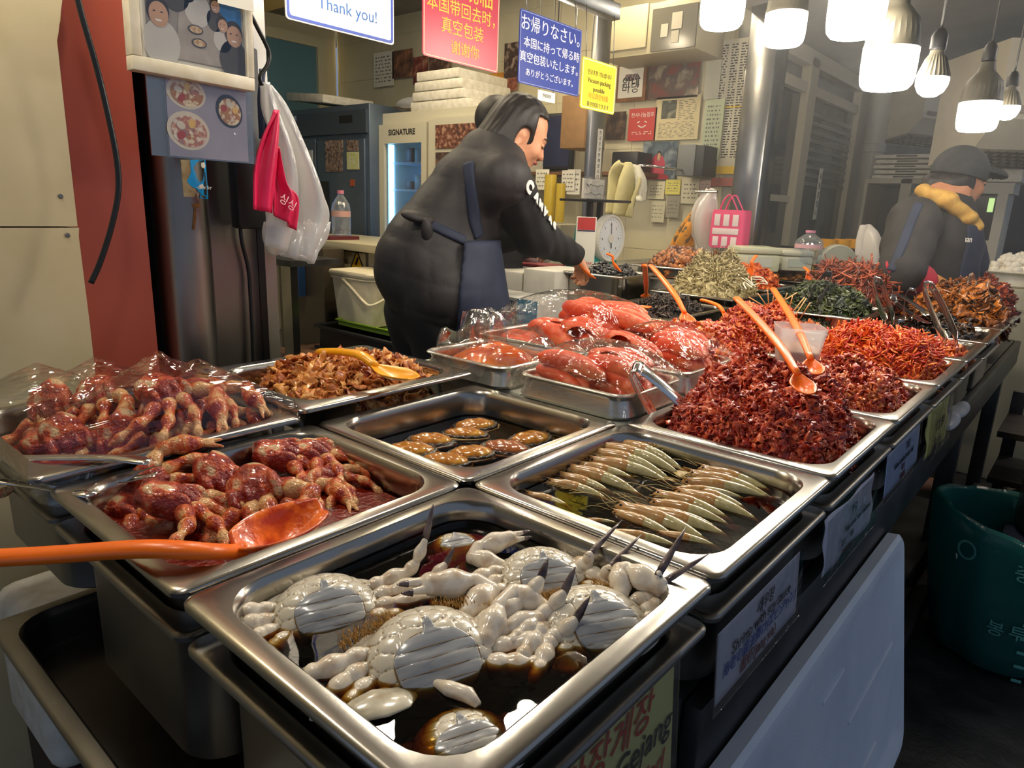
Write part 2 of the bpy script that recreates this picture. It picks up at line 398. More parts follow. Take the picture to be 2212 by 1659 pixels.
def tile_wall(name, right, up, org, w, h, tw, th, m):
    bm = B(); g = .004; R3 = basis(right, up); O = Vector(org)
    box(bm, O+R3@Vector((w/2, h/2, -.03)), (w, h, .052), R3)
    for i in range(int(math.ceil(w/tw))):
        for j in range(int(math.ceil(h/th))):
            a, b_ = i*tw+g/2, min((i+1)*tw-g/2, w); c_, d = j*th+g/2, min((j+1)*th-g/2, h)
            if b_ > a and d > c_: box(bm, O+R3@Vector(((a+b_)/2, (c_+d)/2, -.002)), (b_-a, d-c_, .004), R3)
    return structure(name, bm, m)
tile_wall('wall_back', (1, 0, 0), (0, 0, 1), (-5.35, YB+.01, 0), 3.9, 2.62, .62, .31, tile_m)
structure('wall_left', bx(B(), (-5.5, -1.2, 0), (-5.36, YB, 2.62)), mat('cream_wall', 'cfc6a4', .6))
# big soffit at the left over the shop
structure('trim_2', bx(B(), (-5.3, .6, 2.30), (-3.6, 2.4, 2.62)), mat('soffit_paint', 'b59f62', .7))
# blue-glazed window in the left wall
wf = mat('window_frame_paint', 'cfc7a6', .4)
w = empty('window_1', (-5.34, 3.2, 2.0), kind='structure')
bm = B()
for (ya, yb_, za, zb) in ((-1.0, .45, .42, .5), (-1.0, .45, -.9, -.84), (.36, .45, -.84, .42), (-.62, -.54, -.84, .42), (-1.0, -.92, -.84, .42)):
    bx(bm, (0, ya, za), (.06, yb_, zb))
obj('window_frame', bm, wf, w)
obj('window_glass', bx(B(), (.015, -.92, -.84), (.03, .36, .42)), mat('blue_frosted_glass', '5f8794', .3), w)

# plasterboard wall end, red panel, steel columns at the left end of the stall
board_m = mat('plasterboard', 'bdae86', .78, c2='c8ba96', sc=6., bump=.03, bsc=180.)
bm = B()
xb = -1.1
edge = [(1.75, .218), (1.62, .224), (1.52, .222), (1.46, .228), (1.41, .217), (1.40, .214), (1.30, .213), (1.1, .212), (.95, .213), (.8, .212)]
SEAM = at(80, 490.5, X=xb).z
def board(z0, z1):
    b = B(); pts = [(-1.4, z1)] + [(y, z) for z, y in [(z1, .214)] + [e for e in edge if z0 < e[0] < z1] + [(z0, .212)]] + [(-1.4, z0)]
    f0 = [b.verts.new((xb, y, z)) for y, z in pts]; f1 = [b.verts.new((xb-.05, y, z)) for y, z in pts]; n = len(pts)
    b.faces.new(f0); b.faces.new(f1[::-1])
    for i in range(n): b.faces.new((f0[i], f1[i], f1[(i+1) % n], f0[(i+1) % n]))
    return b
o = structure('wall_board', board(SEAM+.0012, 2.6), board_m)
o2 = structure('wall_board_lower', board(0.0, SEAM-.0012), board_m)
for i, (px, py) in enumerate(((131, 424), (146, 508))):
    s = obj('screw_head', lathe(B(), [(.0, .0022), (.003, .002), (.0042, .0)], 12, Matrix.Translation(at(px, py, X=xb)) @ basis((0, 1, 0), (0, 0, 1)).to_4x4(), cap1=True), STEEL_OLD)
    tag(s, ['grey screw head in the beige plasterboard just above its seam', 'grey screw head in the beige plasterboard just below its seam'][i], 'screw')
# torn cardboard edge behind the board
b = B(); pts = [(2.2, .27), (1.52, .256), (1.47, .243), (1.44, .24), (1.40, .222), (1.38, .2), (2.2, .2)]
loft(b, [[Vector((x, y, z)) for z, y in pts] for x in (xb-.052, xb-.056)])
structure('trim_3', b, mat('torn_card', 'b89a5a', .8, c2='a8894c', sc=14.))
red_m = mat('red_panel', '9c4a3a', .34, c2='8a3f32', sc=3., stretch=(1, 1, .2))
structure('wall_end', bx(B(), (xb-.16, .02, 0), (xb-.058, .345, 2.6)), red_m)
structure('wall_gap_shade', bx(B(), (-1.42, .30, 0), (-1.31, .47, 2.6)), BLACK)  # black block added to give the gap beside the column its dark shade
# round column
ca = at(340, 600, X=-1.16); cb = at(472, 600, X=-1.16); cy = (ca.y+cb.y)/2; cr = (cb.y-ca.y)/2*.86
col1 = obj('wall_column', lathe(B(), [(cr, 0), (cr, .4), (cr, 1.2), (cr, 2.6)], 40, Matrix.Translation((-1.2, cy+.012, 0)), True, True), STEEL_OLD); col1['kind'] = 'structure'
rs_ = random.Random(3)
bm = B(); n = 26
for side in (0, 1):
    pass
def on_col(pts_px, off=.0008):
    out = []
    for px, py in pts_px:
        p = at(px, py, X=-1.2+cr); dy = max(min((p.y-cy-.012)/cr, .999), -.999); a = math.asin(dy)
        out.append((a, p.z))
    return out
def col_patch(name, pts_px, m, label, cat, off=.0008):
    q = on_col(pts_px); b = B(); b.faces.new([b.verts.new((a, z, 0)) for a, z in q])
    bmesh.ops.triangulate(b, faces=b.faces[:]); bmesh.ops.subdivide_edges(b, edges=b.edges[:], cuts=3)
    for v in b.verts:
        a, z = v.co.x, v.co.y; v.co = Vector((-1.2+(cr+off)*math.cos(a), cy+.012+(cr+off)*math.sin(a), z))
    o = obj(name, b, m, None, 60)
    if label: tag(o, label, cat)
    return o
# leftover sticker
st = col_patch('sticker', [(410, 345), (412, 372), (404, 392), (412, 402), (424, 408), (434, 418), (432, 428), (462, 431), (461, 345)], mat('sticker_blue', '1a98dc', .35), 'torn blue sticker on the round steel column', 'sticker')
rest = col_patch('sticker_backing', [(391, 345), (394, 384), (398, 425), (420, 426), (424, 414), (410, 402), (402, 392), (411, 372), (409, 345)], mat('old_paper', 'b3a480', .8, c2='8c7650', sc=40.), None, None, .0004); rest.parent = st
for pts in ([(436, 352), (446, 350), (452, 358), (446, 364), (437, 361)], [(430, 400), (440, 397), (444, 405), (434, 408)]):
    o_ = col_patch('torn_spot', pts, PAPER, None, None, .0014); o_.parent = st
lettering('lettering', '-s.or.kr', .0105, st, at(424, 408, X=-1.2+cr+.0045), AX, PAPER)
col_patch('rust_mark', [(413, 440), (434, 441), (434, 446), (424, 449), (423, 476), (420, 497), (415, 496), (417, 470), (419, 451)], mat('rust', '8a5a1e', .8, c2='5e3d16', sc=60.), 'brown rust mark on the round steel column under the sticker', 'mark')
bm = B(); y0 = at(475, 620, X=-1.22).y; y1 = at(584, 620, X=-1.22).y
bx(bm, (-1.42, y0-.03, 0), (-1.22, y1-.028, 2.6)); 
sq = obj('wall_pillar', bm, STEEL_OLD); sq['kind'] = 'structure'
bx_ = B(); bx(bx_, (-1.23, y1-.027, 0), (-1.19, y1, 2.6)); o = obj('trim_4', bx_, STEEL_OLD); o['kind'] = 'structure'
# black junction box high on the pillar, with its two cables
jb = empty('junction_box', at(560, 450, X=-1.19)-Vector((0, 0, .0)), None, 'black plastic box high on the square steel pillar', 'box')
p0 = at(502, 330, X=-1.16); p1 = at(578, 494, X=-1.16)
obj('housing', bx(B(), (-1.185-jb.location.x, p0.y-jb.location.y, p1.z-jb.location.z), (-1.15-jb.location.x, p1.y-.006-jb.location.y, 1.46-jb.location.z), .006), BLACK, jb)
def cable(name, pix, X, r, m, label, cat='cable', sag=None):
    pts = smoothpts([at(px, py, X=X) for px, py in pix], 7); o = obj(name, tube(B(), pts, r, 10), m, None, 180); tag(o, label, cat); return o
cable('power_cable', [(160, -40), (176, 30), (210, 150), (236, 260), (253, 350), (255, 420), (238, 500), (215, 570), (196, 612)], -1.04, .0047, RUBBER, 'thick black cable dangling in front of the red panel')
cable('power_cable', [(518, 470), (522, 520), (536, 580), (541, 640), (545, 720), (548, 800)], -1.205, .004, RUBBER, 'thin black cable running down the square steel pillar')
cable('power_cable', [(541, 30), (556, 60), (580, 110), (578, 140), (562, 165), (566, 185)], -1.08, .004, RUBBER, 'black cable hanging beside the framed snapshot')

# ------------------------------------------------------------------ table under the trays
tb = empty('stall_table', (0, 0, 0), None, 'long dark steel table carrying all the food trays', 'table')
obj('table_top', bx(B(), (-1.0, .365, .655), (-.03, 2.70, .698), .004), STEEL_DK, tb)
obj('table_wing', bx(B(), (-.25, 2.701, .655), (-.03, 3.4, .698), .004), STEEL_DK, tb)
obj('end_shelf', bx(B(), (-.79, .03, .545), (-.03, .36, .564), .003), STEEL_DK, tb)
obj('apron', bx(B(), (-.028, .365, .60), (-.008, 3.4, .697), .003), STEEL_DK, tb)
for x, y in ((-.06, .32), (-.06, 1.36), (-.06, 2.3), (-.06, 3.3), (-.94, 2.64), (-.78, .35)):
    obj('leg', bx(B(), (x-.025, y-.025, 0), (x+.025, y+.025, .66 if y > .3 else .55), .003), STEEL_DK, tb)
obj('lower_shelf', bx(B(), (-.95, .37, .14), (-.06, 2.66, .165), .003), STEEL_DK, tb)
obj('foot_rail', bx(B(), (-.055, .3, .02), (-.015, 3.3, .075), .004), mat('rusty_rail', (.05, .035, .028), .6, c2=(.025, .02, .018), sc=18.), tb)

# ------------------------------------------------------------------ pans
def pan_bm(w, d, depth, fl=.022, r=.045, ro=.014, lip=.007, th=.0012, taper=.012, n=7):
    bm = B(); L = []
    def R(i, z, rr): L.append(rrect(i, w-i, i, d-i, max(rr, .003), z, n))
    R(fl+taper, -depth, r*.75); R(fl+taper*.9-.006, -depth+.001, r); R(fl+taper*.75-.009, -depth+.006, r*1.02)
    R(fl+.003, -.012, r); R(fl, -.003, r); R(fl-.003, 0, r+.003)
    R(.005, 0, ro); R(.0015, -.0012, ro); R(0, -.003, ro); R(0, -lip, ro); R(.0012, -lip, ro); R(.002, -.004, ro)
    R(fl-.004, -th*1.4, r+.004); R(fl-.0015, -.005, r); R(fl+.0015, -.013, r)
    R(fl+taper*.75-.009-th, -depth+.005, r*1.02); R(fl+taper*.9-.006-th, -depth-.0002, r); R(fl+taper, -depth-th, r*.75)
    loft(bm, L, True, True); return bm
P1, P2 = .3515, .325; ZR = .85
def pan(x0, y0, w, d, z, depth, label, m=None, cat='tray', name='steel_tray', rot=0., tilt=None, **k):
    o = obj(name, pan_bm(w, d, depth, **k), m or STEEL, None, 40); o.location = (x0, y0, z); o.rotation_euler = (tilt[0] if tilt else 0, tilt[1] if tilt else 0, rot)
    return tag(o, label, cat)
def cell(i, j): return (-P2*(i+1), P1*j)
def slab(name, x0, x1, y0, y1, z0, z1, r, m, label, cat, kind='stuff', fn=None):
    bm = B(); loft(bm, [rrect(x0+.004, x1-.004, y0+.004, y1-.004, r, z0, 7), rrect(x0, x1, y0, y1, r, (z0+z1)/2, 7), rrect(x0, x1, y0, y1, r, z1, 7)])
    return tag(obj(name, bm, m), label, cat, None, kind)
g = .003
FRONT = [(0, 0, .062, 'shallow steel tray of soy-marinated crabs at the front corner of the stall'),
         (0, 1, .062, 'shallow steel tray of shrimp in soy sauce on the aisle side'),
         (0, 2, .062, 'steel tray under the darkest heap of red chopped seafood'),
         (0, 3, .062, 'steel tray under the level spread of red salted seafood'),
         (0, 4, .062, 'steel tray under the heap of bright orange-red radish strips'),
         (0, 5, .062, 'steel tray with a little red paste left, beyond the radish strips'),
         (0, 6, .062, 'steel tray with dark seaweed scraps near the right frame edge'),
         (1, 0, .062, 'steel tray of spicy red marinated crab pieces with the orange ladle'),
         (1, 1, .075, 'deep-sided steel tray of abalones in dark soy sauce'),
         (1, 3, .062, 'steel tray of orange-red seafood behind the wrapped roe')]
for i, j, dp, lb in FRONT:
    x, y = cell(i, j)
    if (i, j) == (1, 3): y = .352*3.02
    pan(x+g, y+g, P2-2*g, P1-2*g, ZR, dp, lb)
DEEP = [(0, 0, 'deep steel pan nested under the soy crab tray'), (0, 1, 'deep steel pan under the shrimp tray with a white label'),
        (0, 2, 'deep steel pan behind the crumpled white label'), (0, 3, 'deep steel pan behind the blue-white label'),
        (0, 4, 'deep steel pan behind the yellow label'), (0, 5, 'deep steel pan past the yellow label on the aisle side'), (0, 6, 'deep steel pan at the far end of the aisle side'),
        (1, 0, 'deep steel pan nested under the spicy crab tray'), (2, 0, 'deep steel pan under the film-wrapped crab tray')]
for i, j, lb in DEEP:
    x, y = cell(i, j); dp = .107 if j else (.172 if i < 2 else .12)
    pan(x+g, y+g, P2-2*g, P1-2*g, ZR-.043, dp, lb, STEEL_OLD, 'pan', 'deep_pan', fl=.018, taper=.016)
# lower tray and foam block showing below the left end
pan(-.80, -.045, .56, .36, .628, .06, 'wide low steel tray sticking out under the left end of the stall', STEEL_OLD, 'tray', 'steel_tray')
fb = obj('foam_box', bx(B(), (-1.04, .005, .33), (-.81, .40, .565), .03, 3), FOAM); tag(fb, 'white foam box below the left end of the stall', 'box')
fb2 = obj('foam_block', bx(B(), (-.33, -.02, .569), (-.25, .06, .63), .015, 3), FOAM); tag(fb2, 'small pale foam block standing in the low steel tray', 'foam block')
db = obj('dark_crate', bx(B(), (-1.09, .03, .005), (-.83, .42, .325), .02), mat('maroon_plastic', (.03, .012, .012), .5)); tag(db, 'dark maroon crate on the floor under the left end of the stall', 'crate')
gb = obj('grey_floor_mat', bx(B(), (-2.0, -.6, .0125), (-1.12, .30, .02)), mat('grey_mat', '6b655a', .7, c2='5a5448', sc=30.)); tag(gb, 'grey mat on the floor at the lower left corner', 'mat')

# other trays
WT = pan(-.985, -.012, .335, P1, ZR+.012, .062, 'film-wrapped steel tray of red crabs beside the plasterboard wall')
FT = pan(-.985, .335, .335, P1+.02, ZR+.022, .055, 'wide-rimmed steel tray of brown fish-skin flakes', fl=.03)
# ------------------------------------------------------------------ hanging bulbs
BH = mat('bulb_housing', '4a463a', .5); BG = glow('bulb_light', (1.0, .90, .75), BULB); BG2 = glow('small_bulb_light', (1.0, .90, .75), BULB)
def bulb_t(c, dia, label, group=None, top=2.62):
    "squat cylindrical lamp; c = middle of the lit part"
    r = dia/2; o = empty('hanging_bulb', (c.x, c.y, c.z), None, label, 'light bulb', group)
    h = r*.74
    obj('diffuser', lathe(B(), [(.0, -h), (r*.5, -h*.99), (r*.8, -h*.92), (r*.93, -h*.72), (r*.98, -h*.4), (r, h*.2), (r, h*.98)], 28, None, False, True), BG, o)
    bm = B(); prof = [(r*.99, h), (r*1.02, h*1.02), (r*1.02, h*1.12), (r*.97, h*1.25), (r*.93, h*1.9), (r*.82, h*2.45), (r*.55, h*2.9), (r*.42, h*3.1), (r*.36, h*3.7), (r*.30, h*3.75)]
    loops = []
    for k, (q, z) in enumerate(prof):
        loops.append([Vector(((q*(1+(.018*math.cos(i*PI) if 3 <= k <= 6 else 0)))*math.cos(2*PI*i/56), (q*(1+(.018*math.cos(i*PI) if 3 <= k <= 6 else 0)))*math.sin(2*PI*i/56), z)) for i in range(56)])
    loft(bm, loops); obj('housing', bm, BH, o)
    s = obj('socket', lathe(B(), [(r*.26, h*3.76), (r*.34, h*3.8), (r*.34, h*4.6), (r*.2, h*5.0), (.006, h*5.1)], 18, None, True, True), BLACK, o)
    obj('cord', tube(B(), [(0, 0, h*5), (0, 0, top-c.z)], .003, 8), mat('grey_cord', (.10, .10, .095), .6), o, 180)
    return o
def bulb_a(c, dia, label, group=None, top=2.62):
    r = dia/2; o = empty('hanging_bulb', (c.x, c.y, c.z), None, label, 'light bulb', group)
    obj('diffuser', lathe(B(), [(0, -r*.75), (r*.4, -r*.7), (r*.75, -r*.45), (r*.95, -r*.05), (r, r*.3), (r*.98, r*.42)], 24, None, False, True), BG2, o)
    bm = B(); loops = []
    for k, (q, z) in enumerate([(r*.98, r*.44), (r*.96, r*.6), (r*.62, r*1.6), (r*.45, r*1.9), (r*.42, r*2.1)]):
        loops.append([Vector((q*(1+(.05*math.cos(i*PI) if k in (1, 2) else 0))*math.cos(2*PI*i/48), q*(1+(.05*math.cos(i*PI) if k in (1, 2) else 0))*math.sin(2*PI*i/48), z)) for i in range(48)])
    loft(bm, loops); obj('housing', bm, BH, o)
    obj('socket', lathe(B(), [(r*.40, r*2.1), (r*.5, r*2.2), (r*.5, r*3.0), (r*.25, r*3.4)], 18, None, True, True), BLACK, o)
    obj('cord', tube(B(), [(0, 0, r*3.3), (0, 0, top-c.z)], .0028, 8), mat('grey_cord', (.10, .10, .095), .6), o, 180)
    return o
for px, py, t, lb in ((1560, 25, 1.76, 'large lit bulb furthest left, cut by the top edge'), (1695, 66, 1.90, 'large lit bulb with grey housing, second from the left'),
                      (1849, 35, 1.39, 'brightest nearest bulb, cut by the top edge beside the smaller ones'), (1918, 152, 1.49, 'large lit bulb with its whole cream housing showing'),
                      (2112, 254, 2.05, 'large lit bulb above the worker in the cap')):
    bulb_t(at(px, py, t=t), .11, lb, 'bulbs hanging over the stall')
bulb_a(at(2012, 184, t=1.51), .066, 'small lit bulb with finned neck between two large ones', 'bulbs hanging over the stall')
bulb_a(at(2175, 241, t=2.1), .066, 'small lit bulb at the far right beside a large one', 'bulbs hanging over the stall')
def mirror_spot(px, py, zs, zb):
    h = at(px, py, z=zs); d = h-Vector(CAM_P); k = (zb-zs)/(CAM_P[2]-zs); return Vector((h.x+d.x*k, h.y+d.y*k, zb))
for p in (mirror_spot(805, 1570, .828, 1.78), mirror_spot(1140, 1580, .828, 1.80), mirror_spot(1160, 990, .80, 1.80), Vector((-.45, .02, 1.86)), mirror_spot(520, 1150, .83, 1.8), Vector((-.95, .05, 1.78)), Vector((.55, 2.9, 1.95)), Vector((.75, 4.2, 2.0)), Vector((-.9, 3.3, 2.15))):  # some bulbs follow sauce reflections; unseen ones are added to brighten both ends
    bulb_t(p, .11, 'lit bulb hanging outside the picture above the stall', 'bulbs outside the view')

# ------------------------------------------------------------------ hanging signs
XG = -1.2
WIRE = mat('thin_wire', (.3, .3, .3), .4, 1.)
bmn = empty('sign_beam', (XG-.03, 0, 1.80), None, 'grey steel beam the signs hang from', 'beam')
obj('beam', bx(B(), (-.02, .58, .0), (.02, 1.98, .05), .004), mat('galvanised', (.42, .43, .43), .35, 1., (.3, .3, .3), 14.), bmn)
def sign(name, x, y0, y1, z0, z1, m, label, edge=None, frame=None, r=.008, top=1.80, tilt=0.):
    o = empty(name, (x, (y0+y1)/2, z0), (0, 0, 0), label, 'sign'); w = (y1-y0)/2; h = z1-z0
    bm = B(); loft(bm, [[Vector((d, p.x, p.y)) for p in rrect(-w, w, 0, h, r, 0, 5)] for d in (-.0015, .0015)])
    obj('panel', bm, m, o, 30)
    if frame:
        bm = B(); a = rrect(-w+.003, w-.003, .003, h-.003, r, 0, 5); b_ = rrect(-w+.003+frame[1], w-.003-frame[1], .003+frame[1], h-.003-frame[1], max(r-.002, .002), 0, 5)
        loft(bm, [[Vector((.0016, p.x, p.y)) for p in a], [Vector((.0024, p.x, p.y)) for p in a], [Vector((.0024, p.x, p.y)) for p in b_], [Vector((.0016, p.x, p.y)) for p in b_]], False, False)
        obj('border', bm, frame[0], o, 30)
    if top:
        for s_ in (-.8, .8): obj('wire', tube(B(), [(0, s_*w, h-.004), (-.01, s_*w, top-z0+.002)], .0012, 6), WIRE, o, 180)
    return o
def words(par, lines, m, x=.0022):
    for s_, y, z, size, al in lines: lettering('lettering', s_, size, par, (x, y, z), AX, m, al, .0003)
blue_ink = mat('blue_ink', '2b5c9a', .5)
a, b_ = at(617, 40, X=XG), at(850, 98, X=XG)
s = sign('hanging_sign', XG, a.y, b_.y, a.z, a.z+.225, mat('sign_white', 'efe9da', .4), 'white hanging sign with blue writing ending Thank you', None, (mat('sign_border_blue', '3a4fa0', .4), .006))
words(s, [('vacuum packing to', .02, .139, .036, 'CENTER'), ('the overseas.', .02, .1, .036, 'CENTER'), ('Thank you!', .015, .038, .036, 'CENTER')], blue_ink)
a, b_, c_ = at(912, 115, X=XG), at(1068, 162, X=XG), at(1085, 0, X=XG)
s = sign('hanging_sign', XG, a.y, (b_.y+c_.y)/2, a.z-.004, a.z+.215, mat('sign_red', 'b23247', .35), 'red hanging sign with yellow Chinese writing', None, (mat('sign_line', 'e8c9a8', .5), .002))
yel = mat('sign_yellow_ink', 'f0b53c', .5)
words(s, [('欢迎观临', .0, .160, .058, 'CENTER'), ('本国带回去时，', .01, .115, .040, 'CENTER'), ('真空包装', .0, .070, .040, 'CENTER'), ('谢谢你', .01, .024, .036, 'CENTER')], yel)
a, b_ = at(1118, 178, X=XG), at(1252, 150, X=XG); zt = at(1137, 22, X=XG).z
s = sign('hanging_sign', XG, a.y, b_.y, a.z, zt, mat('sign_blue', '2e3f8f', .35), 'blue hanging sign with white Japanese writing', None, (mat('sign_line_pale', 'a9b4d8', .5), .0012))
words(s, [('お帰りなさい。', .01, .148, .046, 'CENTER'), ('本国に持って帰る時', .005, .103, .031, 'CENTER'), ('真空包装いたします。', .005, .063, .031, 'CENTER'), ('ありがとうございます。', .005, .026, .023, 'CENTER')], mat('sign_white_ink', 'e9e9ee', .5))
a = at(1252, 232, X=XG+.01); b_ = at(1329, 190, X=XG+.01); zt = at(1262, 122, X=XG+.01).z
s = sign('hanging_sign', XG+.01, a.y, b_.y, a.z, zt, mat('sign_yellow', 'ecd936', .4), 'small yellow laminated sign about vacuum packing', None, (mat('lamination', 'efe9b0', .2), .004))
words(s, [('진공포장 가능합니다', .0, .108, .0165, 'CENTER'), ('Vacuum packing', .0, .083, .021, 'CENTER'), ('possible', .0, .058, .021, 'CENTER')], INK)
words(s, [('可以真空包装', .0, .036, .02, 'CENTER')], mat('orange_ink', 'e8822a', .5)); words(s, [('真空包装できます', .0, .011, .0165, 'CENTER')], mat('grey_ink', (.1, .1, .05), .6))
a = at(1160, 216, X=XG-.01); b_ = at(1198, 190, X=XG-.01)
s = sign('paper_strip', XG-.008, a.y, b_.y, a.z, a.z+.03, PAPER, 'small white paper strip under the blue sign', None, None, .002, 1.80)
words(s, [('진공포장', .0, .012, .012, 'CENTER')], INK)

# sign post behind the scale, with writing strip
o = obj('steel_post', bx(B(), (-1.91, at(1276, 300, X=-1.88).y, 0), (-1.88, at(1306, 300, X=-1.88).y, 2.62), .003), mat('post_steel', (.42, .41, .38), .3, 1., (.33, .32, .3), 8.)); o['kind'] = 'structure'; o.name = 'trim_5'
a = at(1284, 395, X=-1.878); b_ = at(1302, 280, X=-1.878)
s = sign('paper_strip', -1.877, a.y, b_.y, a.z, b_.z, PAPER, 'tall white paper strip with vertical writing on the post', None, None, .002, None)
for i, ch in enumerate('진공포장판매합니다'): lettering('lettering', ch, .022, s, (.002, .0, b_.z-a.z-.025-.027*i), AX, INK, 'CENTER')
o = obj('trim_6', bx(B(), (-1.46, 3.60, 0), (-1.30, 3.78, 2.62), .01), mat('corner_post_steel', (.4, .4, .39), .25, 1., (.28, .28, .27), 5.)); o['kind'] = 'structure'

# ------------------------------------------------------------------ framed pictures at the left
PH = mat('photo_paper', 'b9ab98', .25, c2='8d8172', sc=9.)
def blob(parent, name, c, rx, rz, m, x=.0008, n=20, rot=0.):
    bm = B(); bm.faces.new([bm.verts.new((x, c[0]+rx*math.cos(2*PI*i/n)*math.cos(rot)-rz*math.sin(2*PI*i/n)*math.sin(rot), c[1]+rx*math.cos(2*PI*i/n)*math.sin(rot)+rz*math.sin(2*PI*i/n)*math.cos(rot))) for i in range(n)])
    r = bmesh.ops.extrude_face_region(bm, geom=bm.faces[:]); bmesh.ops.translate(bm, vec=(-.0004, 0, 0), verts=[v for v in r['geom'] if isinstance(v, bmesh.types.BMVert)])
    return obj(name, bm, m, parent, 0)
XF = -1.02
a, b_ = at(285, 155, X=XF), at(548, 194, X=XF); zt = 1.60
fr = empty('picture_frame', (XF, (a.y+b_.y)/2, (a.z+b_.z)/2), (math.radians(-1.2), 0, 0), 'white wooden frame with a group snapshot under plastic', 'picture'); w = (b_.y-a.y)/2; H = .30
bm = B()
for (y0, y1, z0, z1) in ((-w, w, 0, .022), (-w, -w+.016, .022, H), (w-.012, w, .022, H)): bx(bm, (-.02, y0, z0), (.006, y1, z1), .002)
obj('frame', bm, mat('frame_white', 'ddd5bf', .5, c2='cfc4a6', sc=30.), fr); obj('backing', bx(B(), (-.02, -w+.01, .01), (-.008, w-.01, H)), PAPER, fr)
ph = obj('print', bx(B(), (-.008, -w+.03, .03), (-.0055, w-.016, H)), mat('snapshot_grey', '9d958a', .3, c2='6e675f', sc=14.), fr)
skin = mat('print_skin', 'c99e7c', .4); hair = mat('print_hair', '2d2420', .4); shirt = mat('print_shirt', 'cfcac0', .4); dark = mat('print_dark', '4a453f', .4); bluep = mat('print_blue', '2c7fc0', .4); tabl = mat('print_table', 'b7ada0', .4, c2='a2988a', sc=30.)
bm = B(); bm.faces.new([bm.verts.new(p) for p in ((-.005, -.03, .031), (-.005, .06, .031), (-.005, .03, .11), (-.005, -.02, .12))]); obj('print_tabletop', bm, tabl, ph, 0)
bm = B(); bm.faces.new([bm.verts.new(p) for p in ((-.0052, .04, .10), (-.0052, w-.017, .07), (-.0052, w-.017, H), (-.0052, .04, H))]); obj('print_shutter', bm, bluep, ph, 0)
for (y, z, k, bodym) in ((-.056, .092, 1.0, shirt), (.072, .085, .9, dark), (.052, .098, .55, shirt), (.010, .145, .75, shirt), (-.03, .165, .8, dark), (-.01, .16, .5, dark), (.04, .125, .5, dark)):
    blob(ph, 'print_body', (y+(.004 if y < 0 else .0), z-.042*k), .03*k, .036*k, bodym, -.0046); blob(ph, 'print_hair', (y, z+.006*k), .0185*k, .022*k, hair, -.0042); blob(ph, 'print_face', (y+.001, z), .0155*k, .019*k, skin, -.0038)
    for e in (-.006, .006): blob(ph, 'print_eye', (y+e*k, z+.004*k), .0022*k, .0011*k, hair, -.0034, 10)
    blob(ph, 'print_smile', (y, z-.009*k), .0055*k, .0018*k, mat('print_smile_white', 'efe5da', .4), -.0034, 10)
for (y, z) in ((.005, .082), (.01, .062)): blob(ph, 'print_plate', (y, z), .013, .0075, dark, -.0042); blob(ph, 'print_food', (y, z), .0105, .0055, mat('print_food', 'b88a5a', .4, c2='e0c8a0', sc=200.), -.0038)
obj('plastic_cover', bx(B(), (.0008, -w+.022, .016), (.0016, w-.006, H)), film('cover_film', gloss=.06, bump=.5, bsc=20.), fr)
# small white card at the top of the frame
c = obj('white_card', bx(B(), (XF+.0135, at(470, 5, X=XF+.013).y, at(490, 12, X=XF+.013).z), (XF+.015, at(546, 5, X=XF+.013).y, 1.62)), PAPER); tag(c, 'small white card tucked over the top of the framed snapshot', 'card')
# food print on steel plate below
a, b_, c_ = at(330, 342, X=XF-.015), at(550, 348, X=XF-.015), at(545, 165, X=XF-.015)
pl = empty('food_picture', (XF-.017, (a.y+b_.y)/2, (a.z+b_.z)/2), (math.radians(-.6), 0, 0), 'laminated print of three seafood plates on a steel sheet', 'picture'); w2 = (b_.y-a.y)/2; h2 = c_.z-b_.z+.02
obj('steel_sheet', bx(B(), (-.003, -w2, 0), (0, w2, h2)), STEEL, pl)
pr = obj('print', bx(B(), (.0002, -w2+.03, .002), (.0018, w2-.012, h2-.006)), mat('print_lilac', 'b3acb4', .22, c2='9c95a0', sc=8.), pl)
cream = mat('plate_print', 'e6d9bf', .3); foodp = mat('plate_food_print', 'c08a48', .3, c2='f4e2b8', sc=110., c3='b06a30', contrast=(.35, .6)); purp = mat('plate_food_print_purple', 'a08480', .3, c2='f0e4cc', sc=100., c3='c87a52', contrast=(.35, .6))
def pp(px, py): p = at(px, py, X=XF-.015); return (p.y-pl.location.y, p.z-pl.location.z)
for (px, py, rx, rz, mm, inner, rot) in ((401, 201, .0335, .026, cream, foodp, -.1), (407, 283, .037, .0315, cream, purp, -.15), (494, 240, .0245, .0285, mat('pan_print', '22262c', .3), foodp, .35)):
    y, z = pp(px, py); blob(pr, 'print_plate', (y, z), rx, rz, mm, .0022, 28, rot); blob(pr, 'print_food', (y+.001, z-.001), rx*.84, rz*.80, inner, .0028, 28, rot)
    for k in range(5):
        an = k*1.3+px; blob(pr, 'print_bit', (y+rx*.45*math.cos(an), z+rz*.42*math.sin(an)), rx*.22, rz*.2, [foodp, purp, mat('print_egg', 'f1c667', .3), cream, mat('print_pepper', 'b8402a', .3)][k], .0034, 14, an)
obj('lamination', bx(B(), (.0040, -w2+.026, -.001), (.0046, w2+.002, h2-.004)), FILM, pl)

